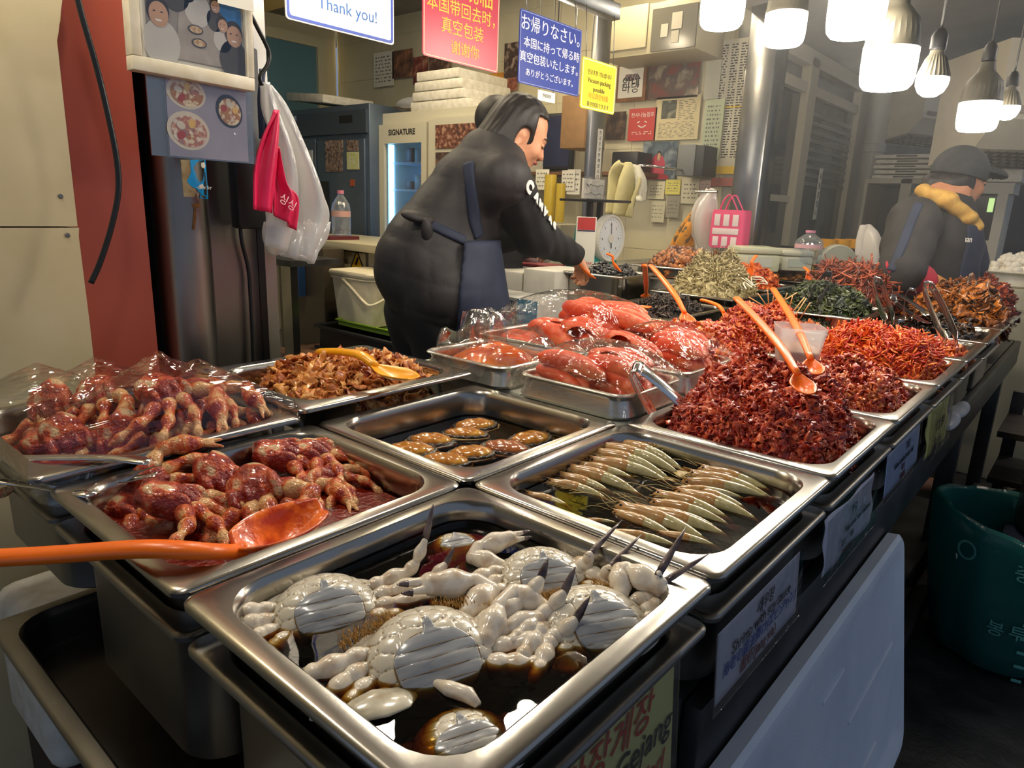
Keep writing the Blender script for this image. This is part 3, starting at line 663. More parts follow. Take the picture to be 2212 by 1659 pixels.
# ------------------------------------------------------------------ the shop interior behind
def facing(name, px0, px1, ptop, Y, zb, depth, m, label, cat, bev=.004, pbot=None):
    a_, b2 = at(px0, ptop, Y=Y), at(px1, ptop, Y=Y); z1 = (a_.z+b2.z)/2; z0 = zb if pbot is None else at((px0+px1)/2, pbot, Y=Y).z
    o = empty(name, ((a_.x+b2.x)/2, Y, z0), None, label, cat); w_, h_ = (b2.x-a_.x)/2, z1-z0
    obj('body', bx(B(), (-w_, 0, 0), (w_, depth, h_), bev), m, o); return o, w_, h_
def face_rect(parent, name, px0, py0, px1, py1, Y, m, th=.004, off=0., bev=0.):
    a_, b2 = at(px0, (py0+py1)/2, Y=Y), at(px1, (py0+py1)/2, Y=Y); zt, zb = at((px0+px1)/2, py0, Y=Y).z, at((px0+px1)/2, py1, Y=Y).z
    L_ = Vector(); q_ = parent
    while q_ is not None: L_ = L_+q_.location; q_ = q_.parent
    x0, x1 = min(a_.x, b2.x)-L_.x, max(a_.x, b2.x)-L_.x
    return obj(name, bx(B(), (x0, Y-L_.y-th-off, zb-L_.z), (x1, Y-L_.y-off, zt-L_.z), bev), m, parent)
fm = mat('fridge_grey', '5f6c7c', .32, .55, c2='566373', sc=3.); fm2 = mat('fridge_dark_panel', '4c5664', .35, .5)
YF = 3.0
f, fw, fh = facing('fridge', 612, 797, 232, YF, .02, .72, fm, 'tall dark grey steel fridge with photos stuck on its doors', 'fridge')
face_rect(f, 'control_panel', 614, 244, 795, 292, YF, fm2, .02); face_rect(f, 'door', 616, 302, 690, 585, YF, fm, .02, 0, .004); d2 = face_rect(f, 'door', 693, 302, 793, 585, YF, fm, .02, 0, .004)
face_rect(f, 'display', 738, 250, 766, 266, YF, BLACK, .022, .0); face_rect(f, 'display', 630, 252, 645, 262, YF, mat('pale_display', '9fb6c8', .3), .022)
face_rect(d2, 'handle', 698, 392, 716, 470, YF, BLACK, .026)
for q in ((703, 303, 741, 330, 'print_people'), (704, 331, 740, 371, 'print_dark'), (750, 303, 774, 326, 'print_dark')): face_rect(f, 'photo', *q[:4], YF-.02, mat('fridge_photo_'+q[4], '43332f', .3, c2='a08a7c', sc=60.), .004)
face_rect(f, 'note', 750, 328, 776, 366, YF-.02, mat('note_green', 'b9bf62', .5, c2='c9c9b4', sc=40.), .004); face_rect(f, 'sticker', 757, 388, 766, 402, YF-.02, mat('sticker_flame', 'a8512d', .4), .004)
face_rect(f, 'note', 640, 325, 676, 365, YF-.02, mat('note_pale', 'aeb4b4', .5), .004)
YD = 3.12
f, fw, fh = facing('display_fridge', 828, 1052, 237, YD, .02, .6, mat('fridge_ivory', 'cbc5ae', .35), 'ivory glass-door display fridge glowing blue inside', 'fridge')
f.children[0].name = 'body'
bpy.data.objects.remove(f.children[0])
a_ = at(828, 400, Y=YD).x-f.location.x; m_ = at(930, 400, Y=YD).x-f.location.x; b2 = at(1052, 400, Y=YD).x-f.location.x; zt = fh
iv = mat('fridge_ivory', 'cbc5ae', .35)
bm = B(); bx(bm, (a_, .56, 0), (b2, .6, zt)); bx(bm, (a_, 0, zt-.09), (b2, .56, zt)); bx(bm, (a_, 0, 0), (b2, .56, .1)); bx(bm, (a_, 0, .1), (a_+.02, .56, zt-.09)); bx(bm, (b2-.02, 0, .1), (b2, .56, zt-.09)); bx(bm, (m_-.015, 0, .1), (m_+.015, .56, zt-.09)); obj('cabinet', bm, iv, f)
zg1 = at(880, 310, Y=YD).z-f.location.z; zh1 = at(880, 268, Y=YD).z-f.location.z
bm = B(); bx(bm, (a_+.004, -.04, .1), (a_+.06, -.005, zh1)); bx(bm, (m_-.05, -.04, .1), (m_-.004, -.005, zh1)); bx(bm, (a_+.06, -.04, zg1), (m_-.05, -.005, zh1)); bx(bm, (a_+.06, -.04, .1), (m_-.05, -.005, .16))
dr = obj('door', bm, iv, f); obj('door_glass', bx(B(), (a_+.06, -.02, .16), (m_-.05, -.015, zg1)), film('door_glass_film', (.85, .93, 1), .05, .03, 0), dr)
lettering('lettering', 'SIGNATURE', .052, dr, ((a_+m_)/2, -.0415, at(880, 292, Y=YD).z-f.location.z), AY, INK, 'CENTER', .0004, 1., .0012)
obj('interior_light', bx(B(), (a_+.03, .50, .12), (m_-.02, .52, zg1+.02)), glow('fridge_light', (.10, .42, 1.0), 1.5), f)
obj('interior_lamp', bx(B(), (a_+.03, .03, .2), (a_+.05, .06, zg1)), glow('fridge_lamp', (.25, .6, 1.0), 9.), f)
for k, py in enumerate((355, 413, 472)):
    z = at(880, py, Y=YD+.1).z-f.location.z; obj('shelf', bx(B(), (a_+.04, .05, z), (m_-.02, .45, z+.012)), mat('fridge_shelf', 'b9cfe6', .3), f)
    rr = random.Random(k)
    for q in range(3):
        xx = a_+.10+q*.1; p = obj('food_box', bx(B(), (xx+f.location.x, YD+.12, z+f.location.z+.013), (xx+f.location.x+.075, YD+.26, z+f.location.z+.013+rr.uniform(.05, .11)), .006), mat('stored_food_%d' % q, ['4b3a44', '8a949c', '3b4450'][q], .4))
        tag(p, ['dark tub', 'pale tub', 'grey tub'][q]+' on the '+['top', 'middle', 'bottom'][k]+' shelf of the glowing fridge', 'food container')
bm = B(); bx(bm, (m_+.02, -.04, .1), (b2-.004, -.005, zh1+.02)); d3 = obj('door', bm, iv, f)
face_rect(d3, 'photo', 941, 267, 1048, 320, YD-.042, mat('fridge_photo_group', '4a3a34', .3, c2='b08c74', sc=40., c3='7a4a3a'), .003)
face_rect(d3, 'photo', 941, 328, 1048, 440, YD-.042, mat('fridge_photo_dark', '3a2f2c', .3, c2='7a5f55', sc=30.), .003)
# things on top of the fridges
ztop = f.location.z+fh
for k in range(4):
    o = obj('foam_tray', bx(B(), (at(905, 200, Y=YD+.1).x+.02*k, YD+.02, ztop+.001+.062*k), (at(1030, 200, Y=YD+.1).x-.03*k, YD+.5, ztop+.06+.062*k), .01), FOAM); tag(o, 'white foam box on top of the ivory display fridge, %s of the stack' % ['lowest', 'second', 'third', 'topmost'][k], 'box', 'foam boxes on the display fridge')
cb = sdf_mesh('foam_bag', lambda X, Y, Z: sU([s_ell((X, Y, Z), (0, 0, .06), (.16, .12, .055)), s_cone((X, Y, Z), (0, 0, .04), (.12, .02, .11), .04, .06)], .04), (-.22, -.2, -.03), (.26, .2, .24), .014, film('clear_bag_film', (.95, .97, 1), .2, .1, .8, 14., white=.35))
cb.location = (at(900, 225, Y=YD+.12).x-.03, YD+.14, ztop); tag(cb, 'clear plastic bag lying on the display fridge left of the foam boxes', 'bag')
cb = obj('cardboard_sheet', box(B(), (at(862, 230, Y=YD).x, YD+.22, ztop+.03), (.24, .36, .012), (0, .12, .1)), mat('brown_card', '4a3d30', .8)); tag(cb, 'dark cardboard sheet on top of the display fridge', 'cardboard')
o = obj('foam_slab', box(B(), (at(700, 205, Y=YF+.2).x, YF+.25, at(700, 222, Y=YF+.2).z+.02), (.58, .44, .06), (0, .10, -.1), .01), FOAM); tag(o, 'white foam lid lying on the dark grey fridge', 'lid')
# notices on the back wall
def poster(px0, py0, px1, py1, m, label, cat='poster', Y=YB-.012, name='poster', th=.004):
    a_, b2 = at(px0, (py0+py1)/2, Y=Y), at(px1, (py0+py1)/2, Y=Y); zt, zb = at((px0+px1)/2, py0, Y=Y).z, at((px0+px1)/2, py1, Y=Y).z
    o = empty(name, ((a_.x+b2.x)/2, Y, zb), None, label, cat); w_ = (b2.x-a_.x)/2; h_ = zt-zb
    s_ = obj('sheet', bx(B(), (-w_, -th, 0), (w_, 0, h_)), m, o); return o, w_, h_, s_
def photo_m(n, a_, b2, c2, sc): return mat(n, a_, .3, c2=b2, c3=c2, sc=sc, contrast=(.3, .7))
def scrawl(par, w_, h_, rows, m=INK, x0=-.8, x1=.8, z0=.1, z1=.9, th=.35, seed=1, gap=.25):
    "lines of small unreadable print"
    r = random.Random(seed); bm = B(); y = -.0052
    for i in range(rows):
        z = h_*(z0+(z1-z0)*(i+.5)/rows); dz = h_*(z1-z0)/rows*th*.5; x = x0
        while x < x1-.03:
            e = min(x1, x+r.uniform(.06, .22)); bm.faces.new([bm.verts.new(p) for p in ((x*w_, y, z-dz), (e*w_, y, z-dz), (e*w_, y, z+dz), (x*w_, y, z+dz))]); x = e+r.uniform(.03, gap)
    return obj('print_lines', bm, m, par, 0)
GI = mat('grey_print', (.16, .15, .13), .7)
o, w_, h_, _ = poster(808, 112, 851, 187, PAPER, 'white handwritten sheet high on the tiled back wall'); scrawl(o, w_, h_, 8, GI)
poster(848, 108, 891, 168, photo_m('photo_a', '3a2c28', 'b77f5a', '7a5340', 14.), 'photo of people beside the handwritten sheet on the tiles', 'photo')
poster(893, 122, 924, 182, photo_m('photo_b', '4a3434', 'c79a78', '8a3a34', 16.), 'narrow photo left of the red sign on the tiles', 'photo')
poster(928, 108, 975, 150, photo_m('photo_c', '41332e', 'c0a080', '6a4a40', 18.), 'photo partly behind the red sign on the tiles', 'photo')
poster(1024, 160, 1088, 216, photo_m('photo_d', 'b3741c', '2e2620', 'e0a23c', 10.), 'orange photo under the right corner of the red sign', 'photo')
poster(1004, 158, 1023, 198, photo_m('photo_e', '6a5444', 'c9b69a', '46352c', 20.), 'small photo left of the orange photo', 'photo')
poster(1090, 90, 1150, 165, photo_m('photo_f', '5a443c', 'c9b09a', '3a2c28', 18.), 'photo between the red and blue signs', 'photo')
poster(1092, 168, 1118, 196, photo_m('photo_f2', '5a443c', 'b9907a', '8a4c38', 24.), 'small photo left of the blue sign', 'photo')
# upper cabinet
cab, cw, ch = facing('wall_cabinet', 1304, 1512, 8, 3.45, 0, .33, mat('cabinet_cream', 'a89f80', .45), 'cream wall cabinet with one solid and one glass door', 'cabinet', pbot=116)
face_rect(cab, 'door', 1310, 16, 1400, 108, 3.45, mat('cabinet_door', 'b5ab8a', .4), .015, 0, .004)
gd = face_rect(cab, 'door', 1410, 14, 1506, 106, 3.45, mat('cabinet_dark_glass', '5d5a50', .12), .012)
for q in ((1428, 52, 1443, 80), (1452, 26, 1474, 62), (1450, 66, 1466, 92)): face_rect(cab, 'jar_behind_glass', *q, 3.437, mat('jar_pale', 'a9a392', .4), .003)
# framed logo
o, w_, h_, _ = poster(1336, 136, 1399, 220, mat('frame_wood', '8a5a2a', .4, c2='744a20', sc=20.), 'wood-framed white print of a tiled roof over a gate', 'picture', name='framed_print', th=.02)
obj('mat_board', bx(B(), (-w_*.86, -.022, h_*.1), (w_*.80, -.0195, h_*.92)), PAPER, o)
bm = B()
for k in range(9):
    x = (-.55+k*.1375)*w_; bm.faces.new([bm.verts.new(p) for p in ((x*.62, -.0226, h_*.70), ((x+.11*w_)*.62, -.0226, h_*.70), ((x+.10*w_), -.0226, h_*(.52+.03*abs(k-4)/4)), (x-.02*w_, -.0226, h_*(.52+.03*abs(k-3.5)/4)))])
obj('roof_motif', bm, mat('roof_ink', '8a4a30', .6, c2='33384a', sc=16.), o, 0)
lettering('lettering', '안내', .07, o, (0, -.0226, h_*.38), AY, INK, 'CENTER', .0003); lettering('lettering', '마당', .07, o, (0, -.0226, h_*.24), AY, INK, 'CENTER', .0003)
o, w_, h_, _ = poster(1403, 124, 1511, 213, photo_m('photo_market', '8c3a26', 'c9b79a', '5a4a40', 9.), 'poster photo of a market stall heaped with red food')
o, w_, h_, _ = poster(1416, 208, 1511, 302, mat('newsprint', 'cdbf94', .7), 'yellowed newspaper page on the back wall', 'newspaper')
obj('print_photo', bx(B(), (-w_*.72, -.006, h_*.5), (-w_*.05, -.0042, h_*.92)), photo_m('photo_g', '6a6f62', 'a9a88e', '4a4a40', 14.), o); scrawl(o, w_, h_, 12, GI, .05, .85, .45, .92); scrawl(o, w_, h_, 12, GI, -.8, .85, .05, .42, seed=4)
o, w_, h_, _ = poster(1358, 234, 1418, 304, mat('poster_red', 'c0443e', .45), 'red poster with a smiling face line drawing')
wi = mat('white_print', 'eee2d8', .6); lettering('lettering', '천사나눔점포', .030, o, (0, -.0055, h_*.74), AY, wi, 'CENTER', .0003)
for e in (-.25, .25): obj('smile_eye', box(B(), (e*w_, -.0055, h_*.58), (w_*.2, .001, h_*.03), (0, e*1.6, 0)), wi, o)
obj('smile', tube(B(), smoothpts([(-.28*w_, -.0055, h_*.47), (0, -.0055, h_*.41), (.28*w_, -.0055, h_*.47)]), (.004, .0006), 6, (0, 1, 0)), wi, o, 180); scrawl(o, w_, h_, 2, wi, -.7, .7, .18, .3)
poster(1303, 242, 1351, 302, photo_m('photo_h', '241e1c', '8a6f58', '4a3a32', 12.), 'dark group photo left of the red poster', 'photo')
o, w_, h_, _ = poster(1388, 306, 1462, 388, photo_m('photo_i', '6f7f86', 'b9c4c6', '4a5560', 8.), 'photo of a laughing vendor in a pink apron', 'photo')
for (x, z, rx, rz, mm, k) in ((-.05, .32, .42, .36, mat('print_pink', 'c2495a', .4), 0), (-.02, .62, .13, .14, hair, 1), (-.02, .60, .10, .11, skin, 2), (-.1, .05, .75, .12, mat('print_red', 'a23434', .4), 3)):
    bm = B(); bm.faces.new([bm.verts.new((w_*(x+rx*math.cos(2*PI*i/20)), -.0046-.0005*k, max(h_*z+h_*rz*math.sin(2*PI*i/20), .002))) for i in range(20)]); obj('print_shape', bm, mm, o, 0)
o, w_, h_, _ = poster(1540, 84, 1640, 376, mat('menu_paper', 'cfc9b2', .6), 'tall printed list of names in columns beside the corner post', 'list')
for x0, x1, sd in ((-.85, -.55, 1), (-.4, -.1, 2), (.0, .35, 3), (.5, .85, 4)): scrawl(o, w_, h_, 44, INK, x0, x1, .12, .97, .45, sd, .1)
obj('yellow_band', bx(B(), (-w_, -.007, .0), (w_, -.0045, h_*.06)), mat('band_yellow', 'dcb92c', .5), o); obj('yellow_band', bx(B(), (-w_, -.007, h_*.5), (w_, -.0055, h_*.512)), mat('band_yellow', 'dcb92c', .5), o)
o, w_, h_, _ = poster(1519, 215, 1560, 345, mat('calendar_green', 'b9c2a0', .6), 'pale green sheet hanging left of the printed list', 'calendar', YB-.03); scrawl(o, w_, h_, 12, GI, -.7, .7, .08, .92, .4)
poster(1524, 128, 1556, 214, mat('calendar_pale', 'c4c3ae', .6), 'pale blank sheet above the green hanging sheet', 'paper', YB-.02)
r_ = random.Random(5)
for k, (a0, b0, a1, b1, cc, lb) in enumerate(((1400, 392, 1436, 430, 'd6cfae', 'cream note low on the back wall, leftmost of the cluster'), (1438, 388, 1470, 420, 'd9cf6a', 'yellow note low on the back wall'), (1472, 386, 1510, 440, 'cfc8ac', 'tall cream note in the low cluster'), (1512, 390, 1535, 425, 'c9b0a4', 'pinkish note in the low cluster'), (1537, 384, 1612, 402, 'a8584a', 'reddish strip under the printed list'), (1440, 424, 1468, 470, '9a9484', 'grey note low in the cluster'), (1405, 434, 1436, 480, 'c2bca0', 'cream note lowest in the cluster'))):
    o, w_, h_, _ = poster(a0, b0, a1, b1, mat('note_%d' % k, cc, .6), lb, 'note', YB-.012-.003*k); scrawl(o, w_, h_, 4, GI, -.7, .7, .15, .85, .3, k)
# shelf line with radio, TV, speaker
sh = empty('wall_shelf', (0, 0, 0), None, 'brown wooden shelf along the back wall', 'shelf'); zsh = at(1200, 372, Y=3.62).z
obj('board', bx(B(), (at(1120, 370, Y=3.6).x, 3.55, zsh-.02), (at(1390, 370, Y=3.6).x, YB-.015, zsh)), mat('shelf_wood', '6e4a2c', .5), sh)
o = obj('radio', bx(B(), (at(1325, 340, Y=3.6).x, 3.58, zsh+.001), (at(1381, 340, Y=3.6).x, 3.76, at(1350, 328, Y=3.6).z), .008), BLACK); tag(o, 'black radio box on the brown wall shelf', 'radio')
tv = empty('television', (at(1180, 290, Y=3.68).x, 3.68, zsh+.001), None, 'dark flat television behind the cardboard box', 'television'); zt = at(1180, 246, Y=3.68).z-zsh
obj('bezel', bx(B(), (-.30, 0, .02), (.22, .04, zt), .006), BLACK, tv); obj('screen', bx(B(), (-.28, -.003, .04), (.2, -.0005, zt-.02)), mat('screen_blue', '141d42', .15), tv); obj('stand', bx(B(), (-.12, -.02, 0), (.06, .05, .02)), BLACK, tv)
o = obj('cardboard_box', bx(B(), (at(1210, 300, Y=3.3).x, 3.3, at(1235, 320, Y=3.3).z), (at(1262, 300, Y=3.3).x, 3.52, at(1235, 205, Y=3.3).z), .004), mat('cardboard', '8f6c44', .7, c2='83623c', sc=20.)); tag(o, 'brown taped cardboard box hung beside the post under the blue sign', 'box'); pbx = at(1235, 205, Y=3.4); obj('hanging_string', tube(B(), [(pbx.x, 3.41, pbx.z-.03), (pbx.x, 3.41, 2.62)], .004, 6), WIRE, o, 180)
sp = empty('speaker', (at(1490, 345, Y=3.6).x, 3.6, at(1490, 380, Y=3.6).z), None, 'grey boxy speaker beside the vendor photo', 'speaker'); hh = at(1490, 312, Y=3.6).z-sp.location.z
obj('cabinet', bx(B(), (-.08, 0, 0), (.03, .18, hh), .005), mat('speaker_grey', '6b6d6c', .5), sp); obj('front', bx(B(), (.031, .0, .0), (.085, .18, hh*.97), .005), mat('speaker_dark', '2c2c2e', .5), sp)
for k, (px, w0) in enumerate(((1185, .034), (1208, .026))):
    o = obj('tape_roll', lathe(B(), [(w0*.5, 0), (w0, 0), (w0, .26-.05*k), (w0*.5, .26-.05*k), (w0*.5, 0)], 24), mat('roll_yellow', 'b59a2e', .3)); o.location = at(px, 480, Y=3.0); tag(o, ['taller yellow film roll standing by the post', 'shorter yellow film roll standing by the post'][k], 'roll')
o = obj('side_table', bx(B(), (at(1130, 485, Y=2.95).x, 2.85, 0), (at(1235, 485, Y=2.95).x, 3.25, at(1185, 482, Y=3.0).z), .004), mat('side_table', '8a8470', .5)); tag(o, 'pale worktop block behind the vendor at the scale', 'worktop')
for k, (px, py, pb) in enumerate(((1172, 366, 410), (1240, 366, 420), (1228, 368, 412))):
    Yk = 3.54-.008*k; o, w_, h_, _ = poster(px-14, py, px+14, pb, PAPER, ['white note hanging below the wall shelf on the left', 'white note hanging below the wall shelf beside the post', 'white note tucked behind another below the shelf'][k], 'note', Yk); scrawl(o, w_, h_, 4, GI)
# counter along the back, bucket on crates
ZC = .9
cn = empty('back_counter', (0, 0, 0), None, 'cream-topped steel counter with a warning sticker', 'counter'); YC = 2.25
xl, xr = at(575, 540, Y=YC).x, at(1060, 540, Y=YC).x; zct = at(780, 527, Y=YC).z
obj('counter_top', bx(B(), (xl, YC, zct-.045), (xr, YC+.62, zct), .006), mat('counter_cream', 'b9b092', .35), cn)
bd = obj('body', bx(B(), (xl+.04, YC+.06, 0.013), (xr-.04, YC+.6, zct-.046)), mat('counter_steel', '6d675a', .4, .5, c2='5a554a', sc=5.), cn)
face_rect(cn, 'notice', 728, 545, 790, 588, YC+.06, mat('notice_cream', 'b5a57e', .6), .003); face_rect(cn, 'notice', 797, 545, 838, 596, YC+.06, mat('notice_grey', 'a09880', .6, c2='8d8570', sc=40.), .003)
pz = at(772, 583, Y=YC+.056); tri = B(); s_ = .085
for k, (q, mm) in enumerate(((1., INK), (.76, mat('warning_yellow', 'd2a01c', .5)))):
    tri = B(); pts = [(-s_*q*.85, -.0008*k-.001, s_*.03*k*3), (s_*q*.85, -.0008*k-.001, s_*.03*k*3), (0, -.0008*k-.001, s_*1.45*q+s_*.09*k)]; tri.faces.new([tri.verts.new(p) for p in pts]); oo = obj('warning_triangle', tri, mm, cn, 0); oo.location = pz
oo = obj('warning_figure', box(B(), (0, -.003, .05), (.018, .001, .05), (0, .5, 0)), INK, cn); oo.location = pz
lettering('lettering', '넘어짐', .032, cn, at(732, 566, Y=YC+.055), AY, INK, 'LEFT', .0004); lettering('lettering', '주의', .032, cn, at(732, 578, Y=YC+.055), AY, INK, 'LEFT', .0004)
YK = 1.95
a_ = at(675, 735, Y=YK); b2 = at(860, 735, Y=YK); zcr = at(770, 722, Y=YK).z
for k, (z0, z1, lb) in enumerate(((.013, zcr*.5, 'lower black plastic crate under the white bucket'), (zcr*.5+.002, zcr, 'upper black plastic crate carrying the green tray'))):
    o = empty('crate', ((a_.x+b2.x)/2, YK, z0), None, lb, 'crate'); w_ = (b2.x-a_.x)/2; h_ = z1-z0; obj('body', pan_bm(w_*2, .33, h_-.006, .02, .03, .02, .014, .004, .01), mat('crate_black', (.012, .013, .013), .45), o).location = (-w_, 0, h_)
    obj('rib', bx(B(), (-w_+.005, .008, h_*.45), (w_-.005, .016, h_*.52)), mat('crate_black', (.012, .013, .013), .45), o)
YT = YK+.06
o = pan(at(722, 700, Y=YT).x, YT, at(846, 700, Y=YT).x-at(722, 700, Y=YT).x, .26, zcr+.042, .036, 'green plastic tray under the white bucket', mat('green_plastic', '6f8f22', .4), 'tray', 'green_tray', fl=.008, r=.03)
bk = empty('bucket', (at(760, 680, Y=YT+.05).x, YT+.16, zcr+.010), None, 'white rectangular pail with lid and handle on black crates', 'bucket'); s_ = (at(805, 600, Y=YT+.05).x-at(716, 600, Y=YT+.05).x)/2; bh = at(760, 590, Y=YT).z-bk.location.z
WB = mat('pail_white', 'd6ccb0', .45)
bm = B(); L_ = []
for i_, z in ((.80, 0), (.84, .006), (.96, bh*.86), (1.02, bh*.865), (1.02, bh*.885), (.97, bh*.89), (.97, bh*.91), (1.03, bh*.915), (1.03, bh*.935)): L_.append(rrect(-s_*i_, s_*i_, -.13*i_, .13*i_, .04, z, 6))
loft(bm, L_); obj('pail', bm, WB, bk)
bm = B(); loft(bm, [rrect(-s_*q, s_*q, -.13*q, .13*q, .04, z, 6) for q, z in ((1.0, bh*.937), (1.05, bh*.94), (1.05, bh*.975), (1.02, bh), (.6, bh*1.004))]); obj('lid', bm, WB, bk)
obj('handle', tube(B(), smoothpts([(-s_*.2, -.138, bh*.86), (s_*.35, -.15, bh*.72), (s_*.95, -.15, bh*.50), (s_*1.12, -.13, bh*.47), (s_*1.16, -.06, bh*.55), (s_*1.05, .0, bh*.62)]), (.009, .004), 8), WB, bk, 180)
# tall dark cabinet side left of the crates
o = obj('steel_cabinet', bx(B(), (at(640, 600, Y=2.1).x, 2.1, .013), (at(700, 600, Y=2.1).x, 2.24, at(665, 535, Y=2.1).z)), mat('cabinet_steel_brown', '5a5142', .4, .5)); tag(o, 'brownish steel cabinet side left of the white bucket', 'cabinet')
o = obj('black_bin', bx(B(), (at(682, 640, Y=2.12).x-.0, YK+.30, zcr+.002), (at(722, 640, Y=2.12).x, YK+.36, at(700, 612, Y=2.12).z), .02), mat('crate_black', (.012, .013, .013), .45)); tag(o, 'black plastic lid standing behind the white bucket', 'lid')
st = empty('small_table', (0, 0, 0), None, 'small steel table behind the hanging bags', 'table'); zz = at(600, 560, Y=1.7).z
obj('top', bx(B(), (at(560, 560, Y=1.7).x, 1.7, zz-.03), (at(628, 560, Y=1.7).x, 2.0, zz)), STEEL_DK, st); obj('leg', bx(B(), (at(600, 600, Y=1.7).x, 1.72, .013), (at(620, 600, Y=1.7).x, 1.76, zz-.031)), STEEL, st)
o = obj('blue_carton', bx(B(), (at(618, 600, Y=2.05).x, 2.05, at(640, 640, Y=2.05).z), (at(645, 600, Y=2.05).x, 2.095, at(630, 565, Y=2.05).z)), mat('carton_blue', '1f3f66', .5, c2='a85a4a', sc=12., contrast=(.6, .7))); tag(o, 'dark blue printed carton on the shelf behind the bags', 'carton')
o = obj('wooden_crate', bx(B(), (at(584, 770, Y=1.75).x, 1.75, .013), (at(660, 770, Y=1.75).x, 2.05, at(620, 765, Y=1.75).z)), mat('crate_wood', '7a5a44', .6, c2='6a4c38', sc=20.)); tag(o, 'reddish wooden crate on the floor beside the square pillar', 'crate')
# bottle on the counter
def bottle(name, loc, h, r, label, tint=(.9, .95, 1), cap='c9788c', lab=None):
    o = empty(name, loc, None, label, 'bottle')
    obj('body', lathe(B(), [(r*.8, 0), (r, .01), (r, h*.15), (r*.95, h*.17), (r, h*.19), (r, h*.62), (r*.9, h*.72), (r*.45, h*.86), (r*.3, h*.9), (r*.3, h*.94)], 24, None, True, True), film('bottle_clear', tint, .10, .05, .3, 30., white=.12), o)
    obj('cap', lathe(B(), [(r*.36, h*.93), (r*.36, h), (0, h)], 16, None, True), mat('bottle_cap_'+cap, cap, .4), o)
    if lab: obj('band', lathe(B(), [(r*1.015, h*.46), (r*1.015, h*.58)], 24), mat('bottle_band_'+lab, lab, .4), o)
    return o
bottle('water_bottle', Vector((at(738, 515, Y=YC+.2).x, YC+.2, zct)), at(738, 411, Y=YC+.2).z-zct, .058, 'large clear water bottle with pink cap on the back counter', lab='c49a90')
o = obj('red_notebook', bx(B(), (at(705, 520, Y=YC+.1).x, YC+.03, zct+.001), (at(733, 520, Y=YC+.1).x, YC+.25, zct+.02)), mat('notebook_red', '5a1c22', .5)); tag(o, 'dark red notebook on the counter beside the bottle', 'notebook')
# downlights of the shop, and unseen ones added to brighten it
dl = glow('downlight', (1., .84, .58), SHOP)
spots = [at(571, 69, z=2.60), at(690, 97, z=2.60), at(760, 82, z=2.60), at(856, 66, z=2.60)]
for k, p in enumerate(spots):
    o = empty('ceiling_downlight', p, None, ['round ceiling downlight partly behind the picture frame', 'round ceiling downlight clear below the Thank you sign, leftmost of the two', 'round ceiling downlight touching the lower edge of the Thank you sign', 'small round light right of the Thank you sign'][k], 'ceiling light')
    obj('trim_ring', lathe(B(), [(.075, .018), (.10, .018), (.10, -.002), (.075, -.002), (.075, .018)], 28), WHITEP, o); obj('lens', lathe(B(), [(0, .0), (.073, .0), (.073, .015)], 28), dl, o)
for x, y in ((-3.0, 1.2), (-3.2, 2.6), (-2.0, 3.2), (-2.2, 1.6), (-1.95, 2.6), (-4.4, 1.8)):  # unseen downlights added to brighten the shop
    o = empty('ceiling_downlight', (x, y, 2.60), None, 'round ceiling downlight over the shop, above the picture', 'ceiling light', 'shop downlights above the view')
    obj('trim_ring', lathe(B(), [(.075, .018), (.10, .018), (.10, -.002), (.075, -.002), (.075, .018)], 28), WHITEP, o); obj('lens', lathe(B(), [(0, .0), (.073, .0), (.073, .015)], 28), dl, o)
# ------------------------------------------------------------------ next shop front and the far end of the aisle
cream_st = mat('cream_frame', 'b3ab94', .4); dkgl = mat('dark_glass', (.06, .07, .075), .08, .0, (.03, .034, .036), 2.); louv = mat('louver_grey', '77786f', .5)
zt_ = 2.14
structure('wall_right', bx(B(), (-1.60, 3.79, 0), (-1.52, 9.2, zt_+.5)), mat('far_wall_grey', '8d8c82', .6, c2='807f76', sc=2.))
sd = empty('door_1', (-1.46, 4.0, 0), kind='structure')
ya, yb, yc, yd = [at(px, 400, X=-1.46).y-4.0 for px in (1655, 1722, 1828, 1846)]
bm = B(); bx(bm, (-.03, ya-.1, .55), (0, yd, .9)); bx(bm, (-.03, ya-.1, 1.93), (.02, yd, 1.99)); bx(bm, (-.03, yb-.10, .0), (.03, yb+.04, zt_)); bx(bm, (-.03, yc-.05, 0), (.03, yd, zt_)); bx(bm, (-.04, ya-.3, zt_-.05), (.03, yd+2.6, zt_+.04)); bx(bm, (-.03, ya-.1, 1.26), (.0, yb, 1.30))
obj('door_frame', bm, cream_st, sd)
obj('door_glass', bx(B(), (-.03, ya, .9), (-.02, yb, 1.93)), dkgl, sd); obj('door_glass', bx(B(), (-.02, yb+.04, .2), (-.01, yc-.05, 1.93)), mat('green_glass', (.10, .115, .10), .1, 0, (.06, .07, .062), 1.5), sd)
bm = B()
for k in range(9): bx(bm, (-.012, yb+.05, 1.38+.055*k), (.0, yc-.06, 1.405+.055*k))
obj('louver', bm, louv, sd)
a_ = at(1770, 420, X=-1.44); zs0, zs1 = at(1770, 475, X=-1.44).z, at(1770, 362, X=-1.44).z
s = empty('door_notice', (-1.462+.013, a_.y, zs0), None, 'narrow white vertical notice on the glass door', 'notice'); obj('sheet', bx(B(), (-.002, -.035, 0), (0, .035, zs1-zs0)), PAPER, s)
for i, ch in enumerate('자동문입니다'): lettering('lettering', ch, .05, s, (.002, 0, zs1-zs0-.075-.062*i), AX, INK, 'CENTER')
pc = at(1862, 400, X=-1.36)
